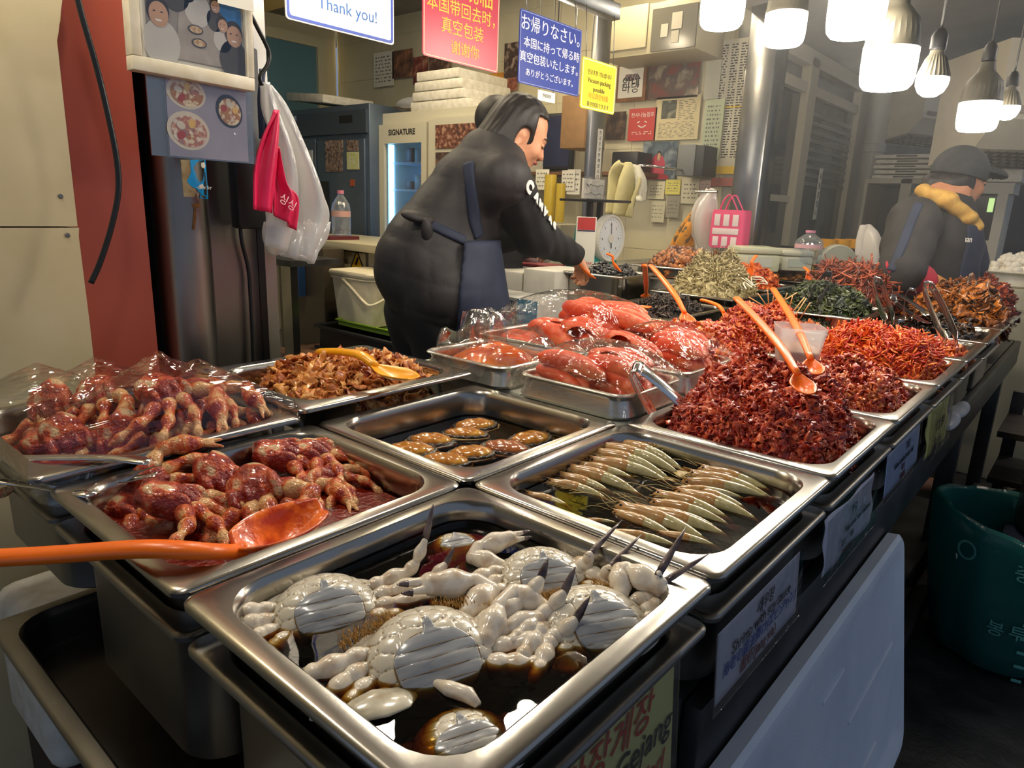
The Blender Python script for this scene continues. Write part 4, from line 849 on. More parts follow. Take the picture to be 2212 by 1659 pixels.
o = obj('drain_pipe', lathe(B(), [(.075, 0), (.075, 1.0), (.082, 1.005), (.082, 1.04), (.075, 1.045), (.075, 1.66), (.085, 1.665), (.085, 1.72), (.075, 1.725), (.075, 2.5)], 28, Matrix.Translation((-1.32, pc.y, 0)), True, True), mat('pipe_grey', 'a9a79c', .4)); tag(o, 'thick pale grey vertical pipe right of the glass door', 'pipe')
structure('trim_7', box(B(), (-.25, 6.2, 2.36), (2.5, 6.4, .03), (0, -.10, 0)), mat('awning_grey', 'bdbbb2', .7, c2='aeaca4', sc=2.))
# cabinets, foam boxes and air conditioners behind the worker in the cap
def ac(px, py, t, w_, h_, d_, rz, label, tilt=.0):
    p = at(px, py, t=t); o = empty('air_conditioner', p, (tilt, 0, rz), None, label) if False else empty('air_conditioner', p, (tilt, 0, rz), label, 'air conditioner')
    m_ = mat('ac_cream', 'c9c1aa', .4, c2='bdb49c', sc=4.)
    bm = B(); loft(bm, [[Vector((x, y, z)) for y, z in ((0, 0), (-d_*.75, h_*.12), (-d_, h_*.35), (-d_, h_), (0, h_))] for x in (-w_/2, w_/2)]); obj('body', bm, m_, o, 20)
    bm = B()
    for k in range(5): tube(bm, [(-w_*.44, -d_*(.12+.13*k), h_*(.015+.022*k)-.004), (w_*.44, -d_*(.12+.13*k), h_*(.015+.022*k)-.004)], .006, 6)
    for k in range(16): tube(bm, [(-w_*.44+w_*.88*k/15, -d_*.08, h_*.013-.006), (-w_*.44+w_*.88*k/15, -d_*.70, h_*.112-.006)], .003, 5)
    obj('grille', bm, mat('ac_grille', '3c3830', .5), o, 180); obj('flap', bx(B(), (-w_*.46, -d_-.012, h_*.40), (w_*.46, -d_-.002, h_*.46)), mat('ac_flap', '8f8672', .5), o)
    return o
ac(1985, 318, 5.5, 1.0, .42, .40, math.radians(62), 'cream air conditioner hung above the stacked white boxes')
ac(2160, 365, 3.9, .8, .55, .55, math.radians(38), 'cream air conditioner at the right edge above the worker in the cap')
far = mat('far_dark', (.035, .036, .04), .5)
structure('wall_far', bx(B(), (-1.6, 9.2, 0), (2.6, 9.3, 2.7)), mat('far_wall_blue', (.035, .05, .11), .6, c2=(.05, .055, .08), sc=1.5))
cbx = empty('shop_cupboard', (0, 0, 0), None, 'cream cupboard with dark openings behind the worker in the cap', 'cupboard')
p0, p1 = at(1868, 520, t=5.0), at(2010, 520, t=5.0); Yc = 5.3
xa, xb2, xc, xd = [at(px, 450, Y=Yc).x for px in (1866, 1937, 1960, 2020)]; z0, z1 = at(1900, 515, Y=Yc).z, at(1900, 396, Y=Yc).z
bm = B(); bx(bm, (xa-.02, Yc, 0), (xd, Yc+.5, z0)); bx(bm, (xa-.02, Yc, z0), (xa, Yc+.5, z1+.03)); bx(bm, (xb2, Yc, z0), (xc, Yc+.5, z1+.03)); bx(bm, (xa, Yc+.46, z0), (xd, Yc+.5, z1)); bx(bm, (xa, Yc, z1), (xd, Yc+.5, z1+.03)); obj('carcass', bm, cream_st, cbx)
obj('opening', bx(B(), (xa, Yc+.40, z0), (xb2, Yc+.45, z1)), far, cbx); obj('opening', bx(B(), (xc, Yc+.40, z0), (xd, Yc+.45, z1)), far, cbx)
nst = 5; zb_ = z1+.031; zt2 = at(1930, 330, Y=Yc).z; hh = (zt2-zb_)/nst
for k in range(nst):
    o = empty('foam_box', ((xa+xd)/2+.01*(k % 2), Yc+.2, zb_+hh*k), None, 'white foam box on the cupboard behind the capped worker, %s' % ['lowest', 'second lowest', 'middle', 'second topmost', 'topmost'][k], 'box', 'foam boxes stacked on the cupboard')
    obj('body', bx(B(), (-.22, -.15, .001), (.24, .2, hh-.006), .012), FOAM, o); obj('handle_slot', bx(B(), (-.08, -.152, hh*.35), (.05, -.149, hh*.6)), far, o)
tvp = empty('display_case', (0, 0, 0), None, 'white-framed dark display case at the right behind the worker', 'display case'); Yd = 4.7
xa, xb2 = at(2080, 470, Y=Yd).x, at(2168, 470, Y=Yd).x; z0, z1 = at(2130, 520, Y=Yd).z, at(2130, 418, Y=Yd).z
bm = B(); bx(bm, (xa-.04, Yd, 0), (xb2, Yd+.3, z0)); bx(bm, (xb2-.05, Yd, z0), (xb2, Yd+.3, z1)); bx(bm, (xa-.04, Yd, z1), (xb2+.02, Yd+.3, z1+.06)); bx(bm, (xa-.04, Yd, z0), (xa, Yd+.3, z1)); obj('frame', bm, mat('case_white', 'b9b5a8', .5), tvp); obj('screen', bx(B(), (xa, Yd+.1, z0), (xb2-.05, Yd+.14, z1)), mat('case_dark', (.02, .022, .03), .15), tvp)
obj('lit_sign', bx(B(), (xa+.10, Yd+.09, (z0+z1)/2+.03), (xb2-.07, Yd+.098, (z0+z1)/2+.11)), glow('lit_sign_green', (.55, .8, .3), 1.0), tvp); obj('lit_sign', bx(B(), (xa+.05, Yd+.09, (z0+z1)/2-.09), (xb2-.12, Yd+.098, (z0+z1)/2-.02)), glow('lit_sign_blue', (.3, .55, .9), .6), tvp)
o = obj('foam_box', bx(B(), (xa+.02, Yd+.01, z1+.061), (xb2+.05, Yd+.28, z1+.17), .02), FOAM); tag(o, 'white foam box on the display case beside the cap peak', 'box')
# far stall with ice at the right
Yi = 3.6
o = obj('far_counter', bx(B(), (at(2070, 600, Y=Yi).x, Yi, 0), (.95, 4.4, at(2150, 622, Y=Yi).z), .01), mat('far_counter_cream', 'a9a592', .5)); tag(o, 'cream counter at the right edge carrying the ice tray', 'counter'); ztc = at(2150, 622, Y=Yi).z
o = pan(at(2095, 600, Y=Yi+.05).x, Yi+.05, .62, .5, ztc+.075, .07, 'white foam tray holding crushed ice at the right edge', FOAM, 'tray', 'foam_tray', th=.012, fl=.03)
heap('crushed_ice', (at(2095, 600, Y=Yi+.05).x+.31, Yi+.30, ztc+.03), (.28, .22), .12, [t_chunk(k, 1, .3) for k in range(3)], 260, .02, mat('ice_white', 'efe9dc', .35, sub=0), 'crushed ice heaped in the white foam tray at the right edge', 'ice')
o = obj('blue_tarp', bx(B(), (.2, 5.2, .0), (1.2, 5.25, 1.1)), mat('tarp_blue', '16245e', .5)); tag(o, 'blue board standing behind the ice tray', 'board')

# ------------------------------------------------------------------ dial scale, placard and clutter behind the trays
sc_ = at(1316, 515, t=3.2); TEAL = mat('scale_teal', '14877e', .35)
s = empty('dial_scale', (sc_.x-.09, sc_.y, .902), (0, 0, math.radians(-2)), 'teal counter scale with a round white dial facing the aisle', 'scale'); zc = sc_.z-.902
bm = B(); loft(bm, [rrect(-.085, .085, -.10, .10, .02, 0), rrect(-.085, .085, -.10, .10, .02, .03), rrect(-.07, .07, -.085, .085, .02, .06), rrect(-.06, .07, -.07, .07, .02, zc+.07)]); obj('body', bm, TEAL, s)
Mx = Matrix.Translation((.072, 0, zc)) @ basis((0, 1, 0), (0, 0, 1)).to_4x4()
obj('dial_rim', lathe(B(), [(.108, 0), (.108, .03), (.104, .036), (.097, .034), (.096, .026)], 44, Mx), mat('dial_rim_white', 'd7d5c9', .35), s)
d = obj('dial_face', lathe(B(), [(0, .0265), (.097, .0265), (.097, 0)], 44, Mx), mat('dial_face', 'd9dfe0', .3), s)
bm = B()
for k in range(40):
    a_ = 2*PI*k/40; r0, r1 = (.076 if k % 5 == 0 else .083), .09; c_, s2_ = math.cos(a_), math.sin(a_); w_ = .0008
    f = [Vector((.0995, r0*c_-w_*s2_, zc+r0*s2_+w_*c_)), Vector((.0995, r1*c_-w_*s2_, zc+r1*s2_+w_*c_)), Vector((.0995, r1*c_+w_*s2_, zc+r1*s2_-w_*c_)), Vector((.0995, r0*c_+w_*s2_, zc+r0*s2_-w_*c_))]; bm.faces.new([bm.verts.new(p) for p in f])
obj('tick_marks', bm, INK, d, 0)
for k in range(8): lettering('numeral', str(k), .016, d, (.0995, .064*math.sin(2*PI*k/8), zc+.064*math.cos(2*PI*k/8)-.006), AX, INK, 'CENTER')
bm = B(); tube(bm, [(.103, .006, zc-.045), (.103, -.002, zc+.07)], [(.004, .001), (.0012, .001)], 6, (1, 0, 0)); obj('needle', bm, mat('needle_dark', '3a3f46', .4), d, 180)
obj('hub', lathe(B(), [(0, .034), (.02, .033), (.021, .027)], 20, Mx), mat('dial_rim_white', 'd7d5c9', .35), d)
zp = at(1300, 437, t=3.2).z-.902
obj('platform', bx(B(), (-.12, -.12, zp), (.12, .12, zp+.012), .004), BLACK, s); obj('platform_arm', bx(B(), (-.012, -.05, zc+.06), (.012, -.03, zp)), BLACK, s); obj('platform_arm', bx(B(), (-.012, .03, zc+.06), (.012, .05, zp)), BLACK, s)
zp += .902+.012
# what carries the scale
o = obj('inner_table', bx(B(), (-1.86, 2.39, 0), (-1.10, 3.5, .901), .006), mat('inner_table_steel', '8f8c82', .4, .4)); tag(o, 'steel bench under the dial scale behind the food trays', 'bench')
o = empty('handwritten_card', (sc_.x-.07, sc_.y-.06, zp+.001), (0, 0, .15), 'white plastic-wrapped handwritten card on top of the dial scale', 'card')
obj('card', bx(B(), (0, -.11, 0), (.012, .10, .085), .002), PAPER, o); bm = B(); rr = random.Random(2)
for r_i in range(2):
    y = -.09
    while y < .07: e = y+rr.uniform(.012, .03); tube(bm, [(.0135, y, .058-.035*r_i+rr.uniform(-.006, .006)), (.0135, e, .058-.035*r_i+rr.uniform(-.006, .006))], .0014, 5); y = e+.008
obj('handwriting', bm, INK, o, 180); obj('wrap', bx(B(), (.015, -.118, .0), (.017, .108, .094)), FILM, o)
pq = at(1265, 515, t=3.09)
o = empty('payment_placard', (pq.x, pq.y, .9015), (0, 0, math.radians(38)), 'white payment placard with a red top leaning beside the scale', 'placard'); hq = at(1265, 468, t=3.09).z-.9015
obj('plate', bx(B(), (-.045, -.004, 0), (.045, .004, hq), .003), PAPER, o); obj('red_panel', bx(B(), (-.039, -.0055, hq*.76), (.039, -.0042, hq*.985)), mat('placard_red', 'c22f2c', .4), o)
obj('blue_band', bx(B(), (-.039, -.0055, hq*.73), (.039, -.0042, hq*.755)), mat('placard_navy', '23264a', .4), o); lettering('lettering', 'pay', .022, o, (.004, -.0056, hq*.12), AY, mat('placard_red', 'c22f2c', .4), 'LEFT')
# hanging towel, tote and bags on the far side
def drape(name, left, right, plane, m, label, cat, wave=.012, nw=3., thick=.004, nu=24, nv=26, seed=1, group=None, parent=None, bulge=0.):
    "hanging cloth or bag between two outlines given top to bottom"
    Lp = smoothpts([at(px, py, **plane) for px, py in left], 8); Rp = smoothpts([at(px, py, **plane) for px, py in right], 8); r_ = random.Random(seed); ph = r_.uniform(0, 6)
    nrm = Vector((1, 0, 0)) if 'X' in plane else Vector((0, -1, 0))
    if 't' in plane: nrm = Vector(-_f)
    def fn(u, v):
        f = v*(len(Lp)-1); i = min(int(f), len(Lp)-2); k = f-i; a2 = Lp[i].lerp(Lp[i+1], k); f = v*(len(Rp)-1); i = min(int(f), len(Rp)-2); k = f-i; b3 = Rp[i].lerp(Rp[i+1], k)
        p = a2.lerp(b3, u); w_ = math.sin(u*nw*2*PI+ph+v*1.3)*wave*(.3+v)+math.sin(u*nw*4.7+v*5+ph)*wave*.4+bulge*math.sin(PI*u)*math.sin(PI*min(v*1.1, 1))
        return p+nrm*w_
    bm = B(); grid(bm, fn, nu, nv, thick); o = obj(name, bm, m, parent, 180)
    if label: tag(o, label, cat, group)
    return o
PINK = mat('pink_plastic', 'e5265a', .35, c2='d11c4c', sc=10.); CLEARW = film('milky_bag', (.93, .93, .92), .16, .12, .9, 22., (3, 3, .6), white=.42)
drape('pink_bag', [(592, 240), (565, 290), (546, 360), (543, 452)], [(598, 238), (600, 300), (598, 380), (592, 461)], dict(X=-1.05), PINK, 'bright pink plastic bag hanging by the steel pillar, folded part', 'bag', .006, 1.5, .004)
pb = drape('pink_bag', [(594, 300), (590, 370), (592, 420), (592, 462)], [(604, 330), (625, 400), (650, 430), (640, 497)], dict(X=-1.06), PINK, 'pink plastic bag with pale print hanging behind the folded one', 'bag', .008, 1.5, .004, seed=3)
lettering('lettering', '싱싱', .022, pb, at(601, 432, X=-1.046), AX @ Euler((0, 0, -.55)).to_matrix(), mat('pale_pink_print', 'efc3c6', .5), 'LEFT')
drape('clear_bag', [(566, 176), (570, 235), (596, 310), (600, 380), (580, 470), (577, 530)], [(582, 186), (620, 240), (662, 330), (700, 420), (717, 478), (682, 570)], dict(X=-1.09), CLEARW, 'stack of clear plastic bags hanging by the steel pillar', 'bag', .012, 2., .006, 30, 34, 5)
drape('clear_bag', [(575, 480), (572, 520), (590, 548)], [(716, 480), (706, 520), (682, 571)], dict(X=-1.10), CLEARW, 'lower flap of clear bags below the pink ones', 'bag', .014, 3., .004, 26, 14, 6)
drape('strip_bundle', [(560, 150), (556, 220), (560, 300)], [(572, 150), (570, 220), (574, 300)], dict(X=-1.12), mat('dark_bundle', '22304a', .5, c2='777', sc=30.) if False else mat('dark_bundle', '22304a', .5), 'dark blue cloth strip hanging beside the food print', 'cloth', .004, 2.)
drape('towel', [(1345, 352), (1322, 372), (1316, 410), (1312, 462)], [(1368, 354), (1388, 385), (1386, 420), (1372, 470)], dict(Y=3.2), mat('towel_cream', 'c9c08c', .8, c2='bdb382', sc=20.), 'cream towel hanging behind the dial scale', 'towel', .03, 2., .02)
drape('towel', [(1368, 358), (1376, 390), (1378, 430)], [(1384, 362), (1395, 400), (1390, 436)], dict(Y=3.22), mat('cloth_white', 'd6d2bc', .8), 'white cloth hanging right of the cream towel', 'towel', .02, 2., .02)
tq = [at(px, py, Y=3.0) for px, py in ((1536, 452), (1613, 448), (1611, 536), (1534, 534))]; tg = empty('tote_bag', ((tq[0].x+tq[1].x)/2, 3.0, tq[3].z), None, 'pink and white patterned tote bag hanging by the corner post', 'bag'); tw, th_ = (tq[1].x-tq[0].x)/2, tq[0].z-tq[3].z; TP_ = mat('tote_pink', 'e0507c', .6, bump=.5, bsc=16.); TW_ = mat('tote_white', 'dccccb', .6)
bm = B(); loft(bm, [rrect(-tw*q, tw*q, 0+.02*(1-q), .09-.02*(1-q), .014, z, 5) for q, z in ((.9, 0), (1., .015), (.98, th_*.5), (.95, th_*.93), (.9, th_))]); obj('body', bm, TP_, tg)
for z0, z1 in ((.06, .30), (.58, .88)):
    for k in range(3): obj('print_block', bx(B(), (tw*(-.72+.52*k), -.0045, th_*z0), (tw*(-.40+.52*k), .004, th_*z1), .001), TW_, tg)
obj('print_block', bx(B(), (-tw*.78, -.0045, th_*.36), (tw*.70, .004, th_*.52), .001), TW_, tg)
for y in (.012, .075): obj('handle', tube(B(), smoothpts([(-tw*.55, y, th_*.97), (-tw*.35, y, th_*1.25), (-tw*.1, y+.01, th_*1.38), (tw*.2, y, th_*1.22), (tw*.5, y, th_*.97)], 6), (.009, .003), 8), TP_, tg, 180)
drape('plastic_bag', [(1535, 412), (1508, 450), (1500, 500), (1504, 540)], [(1545, 414), (1552, 450), (1550, 500), (1545, 545)], dict(Y=3.12), film('white_bag_film', (.9, .87, .84), .12, .15, .9, 20., white=.75), 'white plastic bag hanging left of the pink tote', 'bag', .02, 2., .02, bulge=.06)
drape('cloth_bag', [(1508, 455), (1480, 490), (1452, 535), (1450, 552)], [(1512, 458), (1512, 500), (1508, 530), (1500, 555)], dict(Y=3.15), mat('orange_cloth', 'cf8a1e', .7, c2='5e4a2a', sc=28., contrast=(.55, .62)), 'orange spotted cloth bag behind the white plastic bag', 'bag', .016, 2., .02, bulge=.05)
drape('plastic_bag', [(1860, 492), (1850, 530), (1846, 600), (1846, 664)], [(1880, 494), (1890, 530), (1902, 600), (1900, 664)], dict(t=3.3), film('white_bag_film', (.9, .87, .84), .12, .15, .9, 20., white=.75), 'knotted white plastic bag on the counter beside the worker in the cap', 'bag', .02, 2., .02, bulge=.08)
tr_ = obj('towel_rail', tube(B(), [(at(1335, 356, Y=3.21).x, 3.21, at(1350, 358, Y=3.21).z), (at(1400, 358, Y=3.21).x, 3.21, at(1350, 358, Y=3.21).z), (at(1400, 358, Y=3.21).x, 3.79, at(1350, 358, Y=3.21).z)], .007, 8), CHROME, None, 180); tag(tr_, 'steel rail on the back wall carrying the cream towel', 'rail')
hk = obj('hook_rail', tube(B(), [(-1.30, at(1470, 440, Y=3.08).y, at(1560, 415, Y=3.08).z), (at(1500, 440, Y=3.08).x, 3.08, at(1560, 415, Y=3.08).z)], .008, 8), CHROME); tag(hk, 'steel rail the bags hang from beside the corner post', 'rail')
# pale appliances and jars behind the trays
for k, (p0x, p1x, pt, pbm, t_, lb, mm) in enumerate(((1602, 1690, 533, 572, 3.1, 'pale green lidded appliance behind the trays, left one', mat('pale_green', 'b9bda2', .4)), (1693, 1760, 540, 575, 3.2, 'pale white appliance right of the pale green one', mat('pale_white_plastic', 'c4c2ae', .4)))):
    a_ = at(p0x, pt, t=t_); b2 = at(p1x, pt, t=t_); zl = at((p0x+p1x)/2, pbm, t=t_).z; w_ = (b2-a_).length/2; ctr = (a_+b2)/2; rz = math.atan2(b2.y-a_.y, b2.x-a_.x)
    o = empty('lidded_appliance', (ctr.x, ctr.y, .925), (0, 0, rz), lb, 'appliance'); h_ = a_.z-.925
    obj('body', bx(B(), (-w_, 0, 0), (w_, .22, h_*.7), .01), mm, o); obj('lid', bx(B(), (-w_-.004, -.004, h_*.72), (w_+.004, .224, h_), .012), mm, o); obj('label', bx(B(), (-w_*.6, -.003, h_*.2), (w_*.6, -.0005, h_*.6)), mat('appliance_label', 'b4bcb0', .4), o)
bottle('water_jug', at(1742, 568, t=3.25), at(1742, 497, t=3.25).z-at(1742, 568, t=3.25).z, .062, 'clear jug with pink cap behind the trays', cap='d98aa6', lab='d3a6ae')
sb = at(1806, 568, t=3.25); Mx = Matrix.Translation((0, 0, 0)) @ basis((.80, .6, 0), (0, 0, 1)).to_4x4()
s = empty('dial_scale', (sb.x, sb.y, .925), None, 'second dial scale with a pale round back beside the red tongs', 'scale')
obj('dial', lathe(B(), [(0, .03), (.08, .03), (.086, .02), (.086, -.02), (.08, -.03), (0, -.03)], 36, Matrix.Translation((0, 0, sb.z-.925)) @ Mx), mat('dial_back', 'a9aa9c', .3), s); obj('base', bx(B(), (-.06, -.06, 0), (.06, .06, .05), .01), mat('dial_back', 'a9aa9c', .3), s)
o = obj('teal_carton', bx(B(), (-.06, -.05, 0), (.06, .05, at(1867, 577, t=3.1).z-.70), .003), mat('carton_teal', '2a93a4', .4)); o.location = Vector((at(1867, 590, t=3.1).x, at(1867, 590, t=3.1).y, .70)); tag(o, 'teal carton left of the worker in the cap', 'carton')
for k, px in enumerate((1788, 1818, 1842)):
    p = at(px, 536, t=3.9); o = obj('yellow_tub', lathe(B(), [(.0, 0), (.04, 0), (.045, .05), (0, .05)], 20)if False else lathe(B(), [(.001, 0), (.04, 0), (.045, .05), (.001, .05)], 20), mat('tub_yellow', 'd99a1c', .4)); o.location = p; tag(o, 'yellow tub behind the second dial scale, %s of three' % ['left', 'middle', 'right'][k], 'tub', 'yellow tubs')
o = obj('tub_shelf', bx(B(), (-.3, -.10, -.03), (.3, .10, 0)), STEEL_DK); o.location = at(1815, 536, t=3.9)-Vector((0, 0, .001)); o.rotation_euler = (0, 0, .75); tag(o, 'dark shelf under the yellow tubs', 'shelf')
# foam boxes, glove carton and clutter in front of the vendor
Yg = 1.52; zg = .70
a_ = at(1030, 690, Y=Yg); b2 = at(1160, 690, Y=Yg)
gx = empty('glove_carton', ((a_.x+b2.x)/2, Yg, at(1090, 700, Y=Yg).z), None, 'white and blue food glove carton in front of the vendor', 'carton'); w_ = (b2.x-a_.x)/2; h_ = at(1090, 640, Y=Yg).z-gx.location.z
bm = B(); bx(bm, (-w_, 0, 0), (w_, .005, h_*.35)); bx(bm, (0, 0, 0), (w_, .16, h_)); bx(bm, (-w_, .155, 0), (0, .16, h_)); bx(bm, (-w_, 0, 0), (-w_+.005, .16, h_)); bx(bm, (-w_, .0, h_-.004), (0, .16, h_)); obj('carton', bm, mat('carton_white', 'cfccc0', .6), gx)
obj('blue_panel', bx(B(), (w_*.36, -.002, 0), (w_*.99, -.0002, h_*.98)), mat('panel_blue', '1a9cc4', .5), gx); lettering('lettering', 'FOOD', .034, gx, (.012, -.002, h_*.92), AY @ Euler((0, 0, -PI/2)).to_matrix(), mat('carton_ink', '2f5f84', .5), 'LEFT'); lettering('lettering', 'GLOVE', .034, gx, (-.028+.012, -.0055, h_*.92), AY @ Euler((0, 0, -PI/2)).to_matrix(), mat('carton_ink', '2f5f84', .5), 'LEFT')
obj('gloves', bx(B(), (-w_+.008, .01, .004), (-.006, .15, h_*.5), .01), mat('carton_inside', '8a6a44', .7), gx)
o = obj('carton_stand', bx(B(), (gx.location.x-w_, Yg, .45), (gx.location.x+w_, Yg+.17, gx.location.z-.001)), STEEL_DK); o.location.z = 0; tag(o, 'dark block under the glove carton', 'block')
foamd = mat('foam_old', 'd3cfc2', .6, c2='c0bcae', sc=8., bump=.3, bsc=20.)
for k, (px0, px1, pt, pb) in enumerate(((1040, 1128, 578, 660), (1128, 1199, 578, 672))):
    Yb_ = 2.02; a_ = at(px0, 620, Y=Yb_); b2 = at(px1, 620, Y=Yb_); o = obj('wrapped_stack', bx(B(), (a_.x, Yb_, at(px0, pb, Y=Yb_).z-.2), (b2.x-.004, Yb_+.25, at(px0, pt, Y=Yb_).z), .012), foamd); tag(o, ['white film-wrapped stack left, between the vendor and the tall bean pan', 'white film-wrapped stack touching the tall bean pan'][k], 'stack')
o = obj('worktop', bx(B(), (-2.4, 2.29, at(1100, 572, Y=2.3).z-.04), (-1.87, 2.72, at(1100, 572, Y=2.3).z), .004), mat('worktop_steel', '8a877c', .35, .5)); tag(o, 'pale steel worktop at the vendor\'s hands', 'worktop'); zw = at(1100, 572, Y=2.3).z
o = obj('foam_bag', sdf_mesh('x', lambda X, Y, Z: sU([s_ell((X, Y, Z), (0, 0, .04), (.16, .1, .05)), s_ell((X, Y, Z), (.1, .0, .06), (.08, .09, .06))], .03), (-.2, -.14, -.02), (.22, .14, .15), .012, mat('cloth_pale', 'cfccc0', .6, bump=.4, bsc=18.)).data.copy() and B(), None) if False else sdf_mesh('towel', lambda X, Y, Z: sU([s_ell((X, Y, Z), (0, 0, .045), (.16, .1, .05)), s_ell((X, Y, Z), (.1, .0, .05), (.08, .09, .055))], .03), (-.2, -.14, -.02), (.22, .14, .15), .012, mat('cloth_pale', 'cfccc0', .6, bump=.4, bsc=18.))
o.location = (at(1120, 545, Y=2.45).x, 2.47, zw-.0); tag(o, 'crumpled white cloth on the worktop beyond the vendor\'s arm', 'cloth')
o = obj('meat_pack', bx(B(), (at(1110, 570, Y=2.32).x, 2.31, zw+.001), (at(1200, 570, Y=2.32).x-.03, 2.44, zw+.014), .005), mat('pink_pack', 'a24a50', .35, c2='8a3238', sc=30.)); tag(o, 'flat pink packet on the worktop below the vendor\'s arm', 'packet')

# ------------------------------------------------------------------ aisle side: labels, lid, rubbish bag
def label(y0, y1, z0, z1, m, lb, lines, x=.0015, crumple=0., slant=0., cover=True):
    o = empty('price_label', (x, y0, z0), (0, math.radians(-4), 0), lb, 'label'); w_, h_ = y1-y0, z1-z0; r_ = random.Random(int(y0*1000))
    def fn(u, v):
        return Vector((crumple*math.sin(u*9+v*4)*math.sin(v*7+u*3), u*w_, v*h_))
    bm = B(); grid(bm, fn, 14, 10, .0006); obj('card', bm, m, o, 180)
    for s_, yy, zz, sz, mm in lines: lettering('lettering', s_, sz, o, (.0016+crumple, yy*w_, zz*h_), AX, mm, 'CENTER', .0002, 1, 0, slant)
    if cover: obj('sleeve', bx(B(), (.0032+crumple, -.012, -.006), (.0036+crumple, w_+.004, h_+.004)), film('label_sleeve', gloss=.05, bump=.4, bsc=20.), o)
    return o
RED = mat('red_ink', 'c23a28', .5); BLU = mat('blue_ink2', '3a56a8', .5); MAR = mat('maroon_ink', '7a2a2a', .5)
label(.03, .283, .692, .806, mat('label_yellow', 'd9d489', .5), 'yellow-green label with red and black lettering on the front pan of soy crab', [('간장게장', .58, .66, .036, RED), ('Ganjang Gejang', .55, .40, .034, INK), ('Marinated·gled', .60, .12, .028, RED)], slant=.25)
label(.372, .603, .703, .783, mat('label_white', 'cfcbd6', .5), 'white label reading Shrimp with soy sauce on the second pan', [('새우장', .52, .72, .018, INK), ('Shrimp with soy sauce', .5, .52, .0185, INK), ('海老の醤油漬け(エビジャン)', .5, .32, .0165, BLU), ('酱虾(jiang xia)', .46, .11, .0175, MAR)], slant=.2)
label(.70, .945, .708, .790, mat('label_white', 'cfcbd6', .5), 'crumpled white label on the third pan', [('젓갈', .5, .70, .016, INK), ('Seasoned raw seafood', .6, .46, .0145, INK), ('塩辛 ・ 海鮮', .4, .26, .011, GI), ('(hǎi xiān)', .4, .08, .011, MAR)], crumple=.003)
label(1.02, 1.275, .722, .798, mat('label_blue', 'b9c6e2', .5), 'blue-white label on the fourth pan', [('젓갈', .6, .72, .017, INK), ('Salted seafood with chili', .5, .48, .015, INK), ('塩辛', .5, .27, .014, MAR), ('海鲜酱', .5, .06, .013, MAR)])
yl = label(1.36, 1.60, .70, .802, mat('label_yellow2', 'c9c06a', .5), 'hanging yellow label with torn lower edge on the fifth pan', [('무말랭이', .5, .45, .028, INK), ('Radish', .45, .14, .03, INK)], crumple=.004)
ld = empty('box_cover', (-.004, .21, .612), (0, math.radians(-9), 0), 'big bluish-white foam box lid leaning against the table front', 'lid')
FOAMB = mat('lid_foam', 'd3d9e0', .55, c2='c2cad4', sc=6., bump=.12, bsc=300.)
bm = B(); loft(bm, [[Vector((x, p.x, p.y)) for p in rrect(i_, .965-i_, -.44+i_, -i_, .03, 0, 6)] for x, i_ in ((.0, 0), (.018, 0), (.024, .006), (.024, .030), (.016, .042))]); obj('panel', bm, FOAMB, ld)
for (y0, y1, z) in ((.08, .42, -.16), (.50, .60, -.10), (.14, .36, -.30), (.62, .90, -.20), (.5, .78, -.33)): obj('rib', bx(B(), (.0155, y0, z), (.0185, y1, z+.006), .001), FOAMB, ld)
tc_ = at(2165, 1395, z=0); TX, TY = tc_.x, tc_.y
tb_ = empty('rubbish_bag', (TX, TY, 0.0), None, 'dark green translucent printed rubbish bag standing on the floor', 'bag')
BAG = film('bag_green', (.05, .30, .27), .06, .2, .7, 16., white=.55)
bm = B(); loops = []; rr = random.Random(9); NB = 48
def bagr(a, z):
    return .205*(1+.05*math.sin(3*a+1+z*6)+.03*math.sin(7*a+z*11)+.02*math.sin(13*a+z*5))
for z, q in ((.004, .80), (.02, .93), (.08, 1.0), (.16, 1.03), (.24, 1.05), (.32, 1.08), (.37, 1.1), (.40, 1.1), (.415, 1.06), (.40, 1.0), (.36, .97), (.2, .95), (.05, .88), (.03, .7)):
    loops.append([Vector((bagr(2*PI*i/NB, z)*q*math.cos(2*PI*i/NB), bagr(2*PI*i/NB, z)*q*math.sin(2*PI*i/NB), z+(.018*math.sin(2*PI*i/NB*2+1) if z > .3 else 0))) for i in range(NB)])
loft(bm, loops); obj('bag', bm, BAG, tb_, 180)
PR = mat('bag_print', '5fa79c', .6)
def on_bag(a, z, off=.004): r_ = bagr(a, z)*1.06+off; return Vector((r_*math.cos(a), r_*math.sin(a), z))
a0 = math.atan2(CAM_P[1]-TY, CAM_P[0]-TX)
for s_, da, z, sz in (('중앙매니', .05, .30, .05), ('봉투', -.1, .14, .045), ('○', -.55, .31, .07)):
    for k, ch in enumerate(s_):
        a = a0+da+.22*k; p = on_bag(a, z, .006); lettering('print', ch, sz, tb_, p, basis((-math.sin(a), math.cos(a), 0), (0, 0, 1)), PR, 'CENTER')
for da in (-.75, .75, .2):
    for k in range(14): a = a0+da; p = on_bag(a, .03+.019*k, .005); obj('print', box(B(), p, (.022, .001, .008), basis((-math.sin(a), math.cos(a), 0), (0, 0, 1)) @ Matrix(((1, 0, 0), (0, 0, -1), (0, 1, 0)))), PR, tb_) if k % 2 == 0 and da == .2 else None
obj('contents', lathe(B(), [(0, .24), (.12, .25), (.19, .22), (.19, .1), (0, .1)], 24), mat('rubbish_dark', (.02, .03, .03), .6, c2=(.08, .08, .08), sc=30.), tb_)
STK = mat('white_stick', 'c9ccc8', .5)
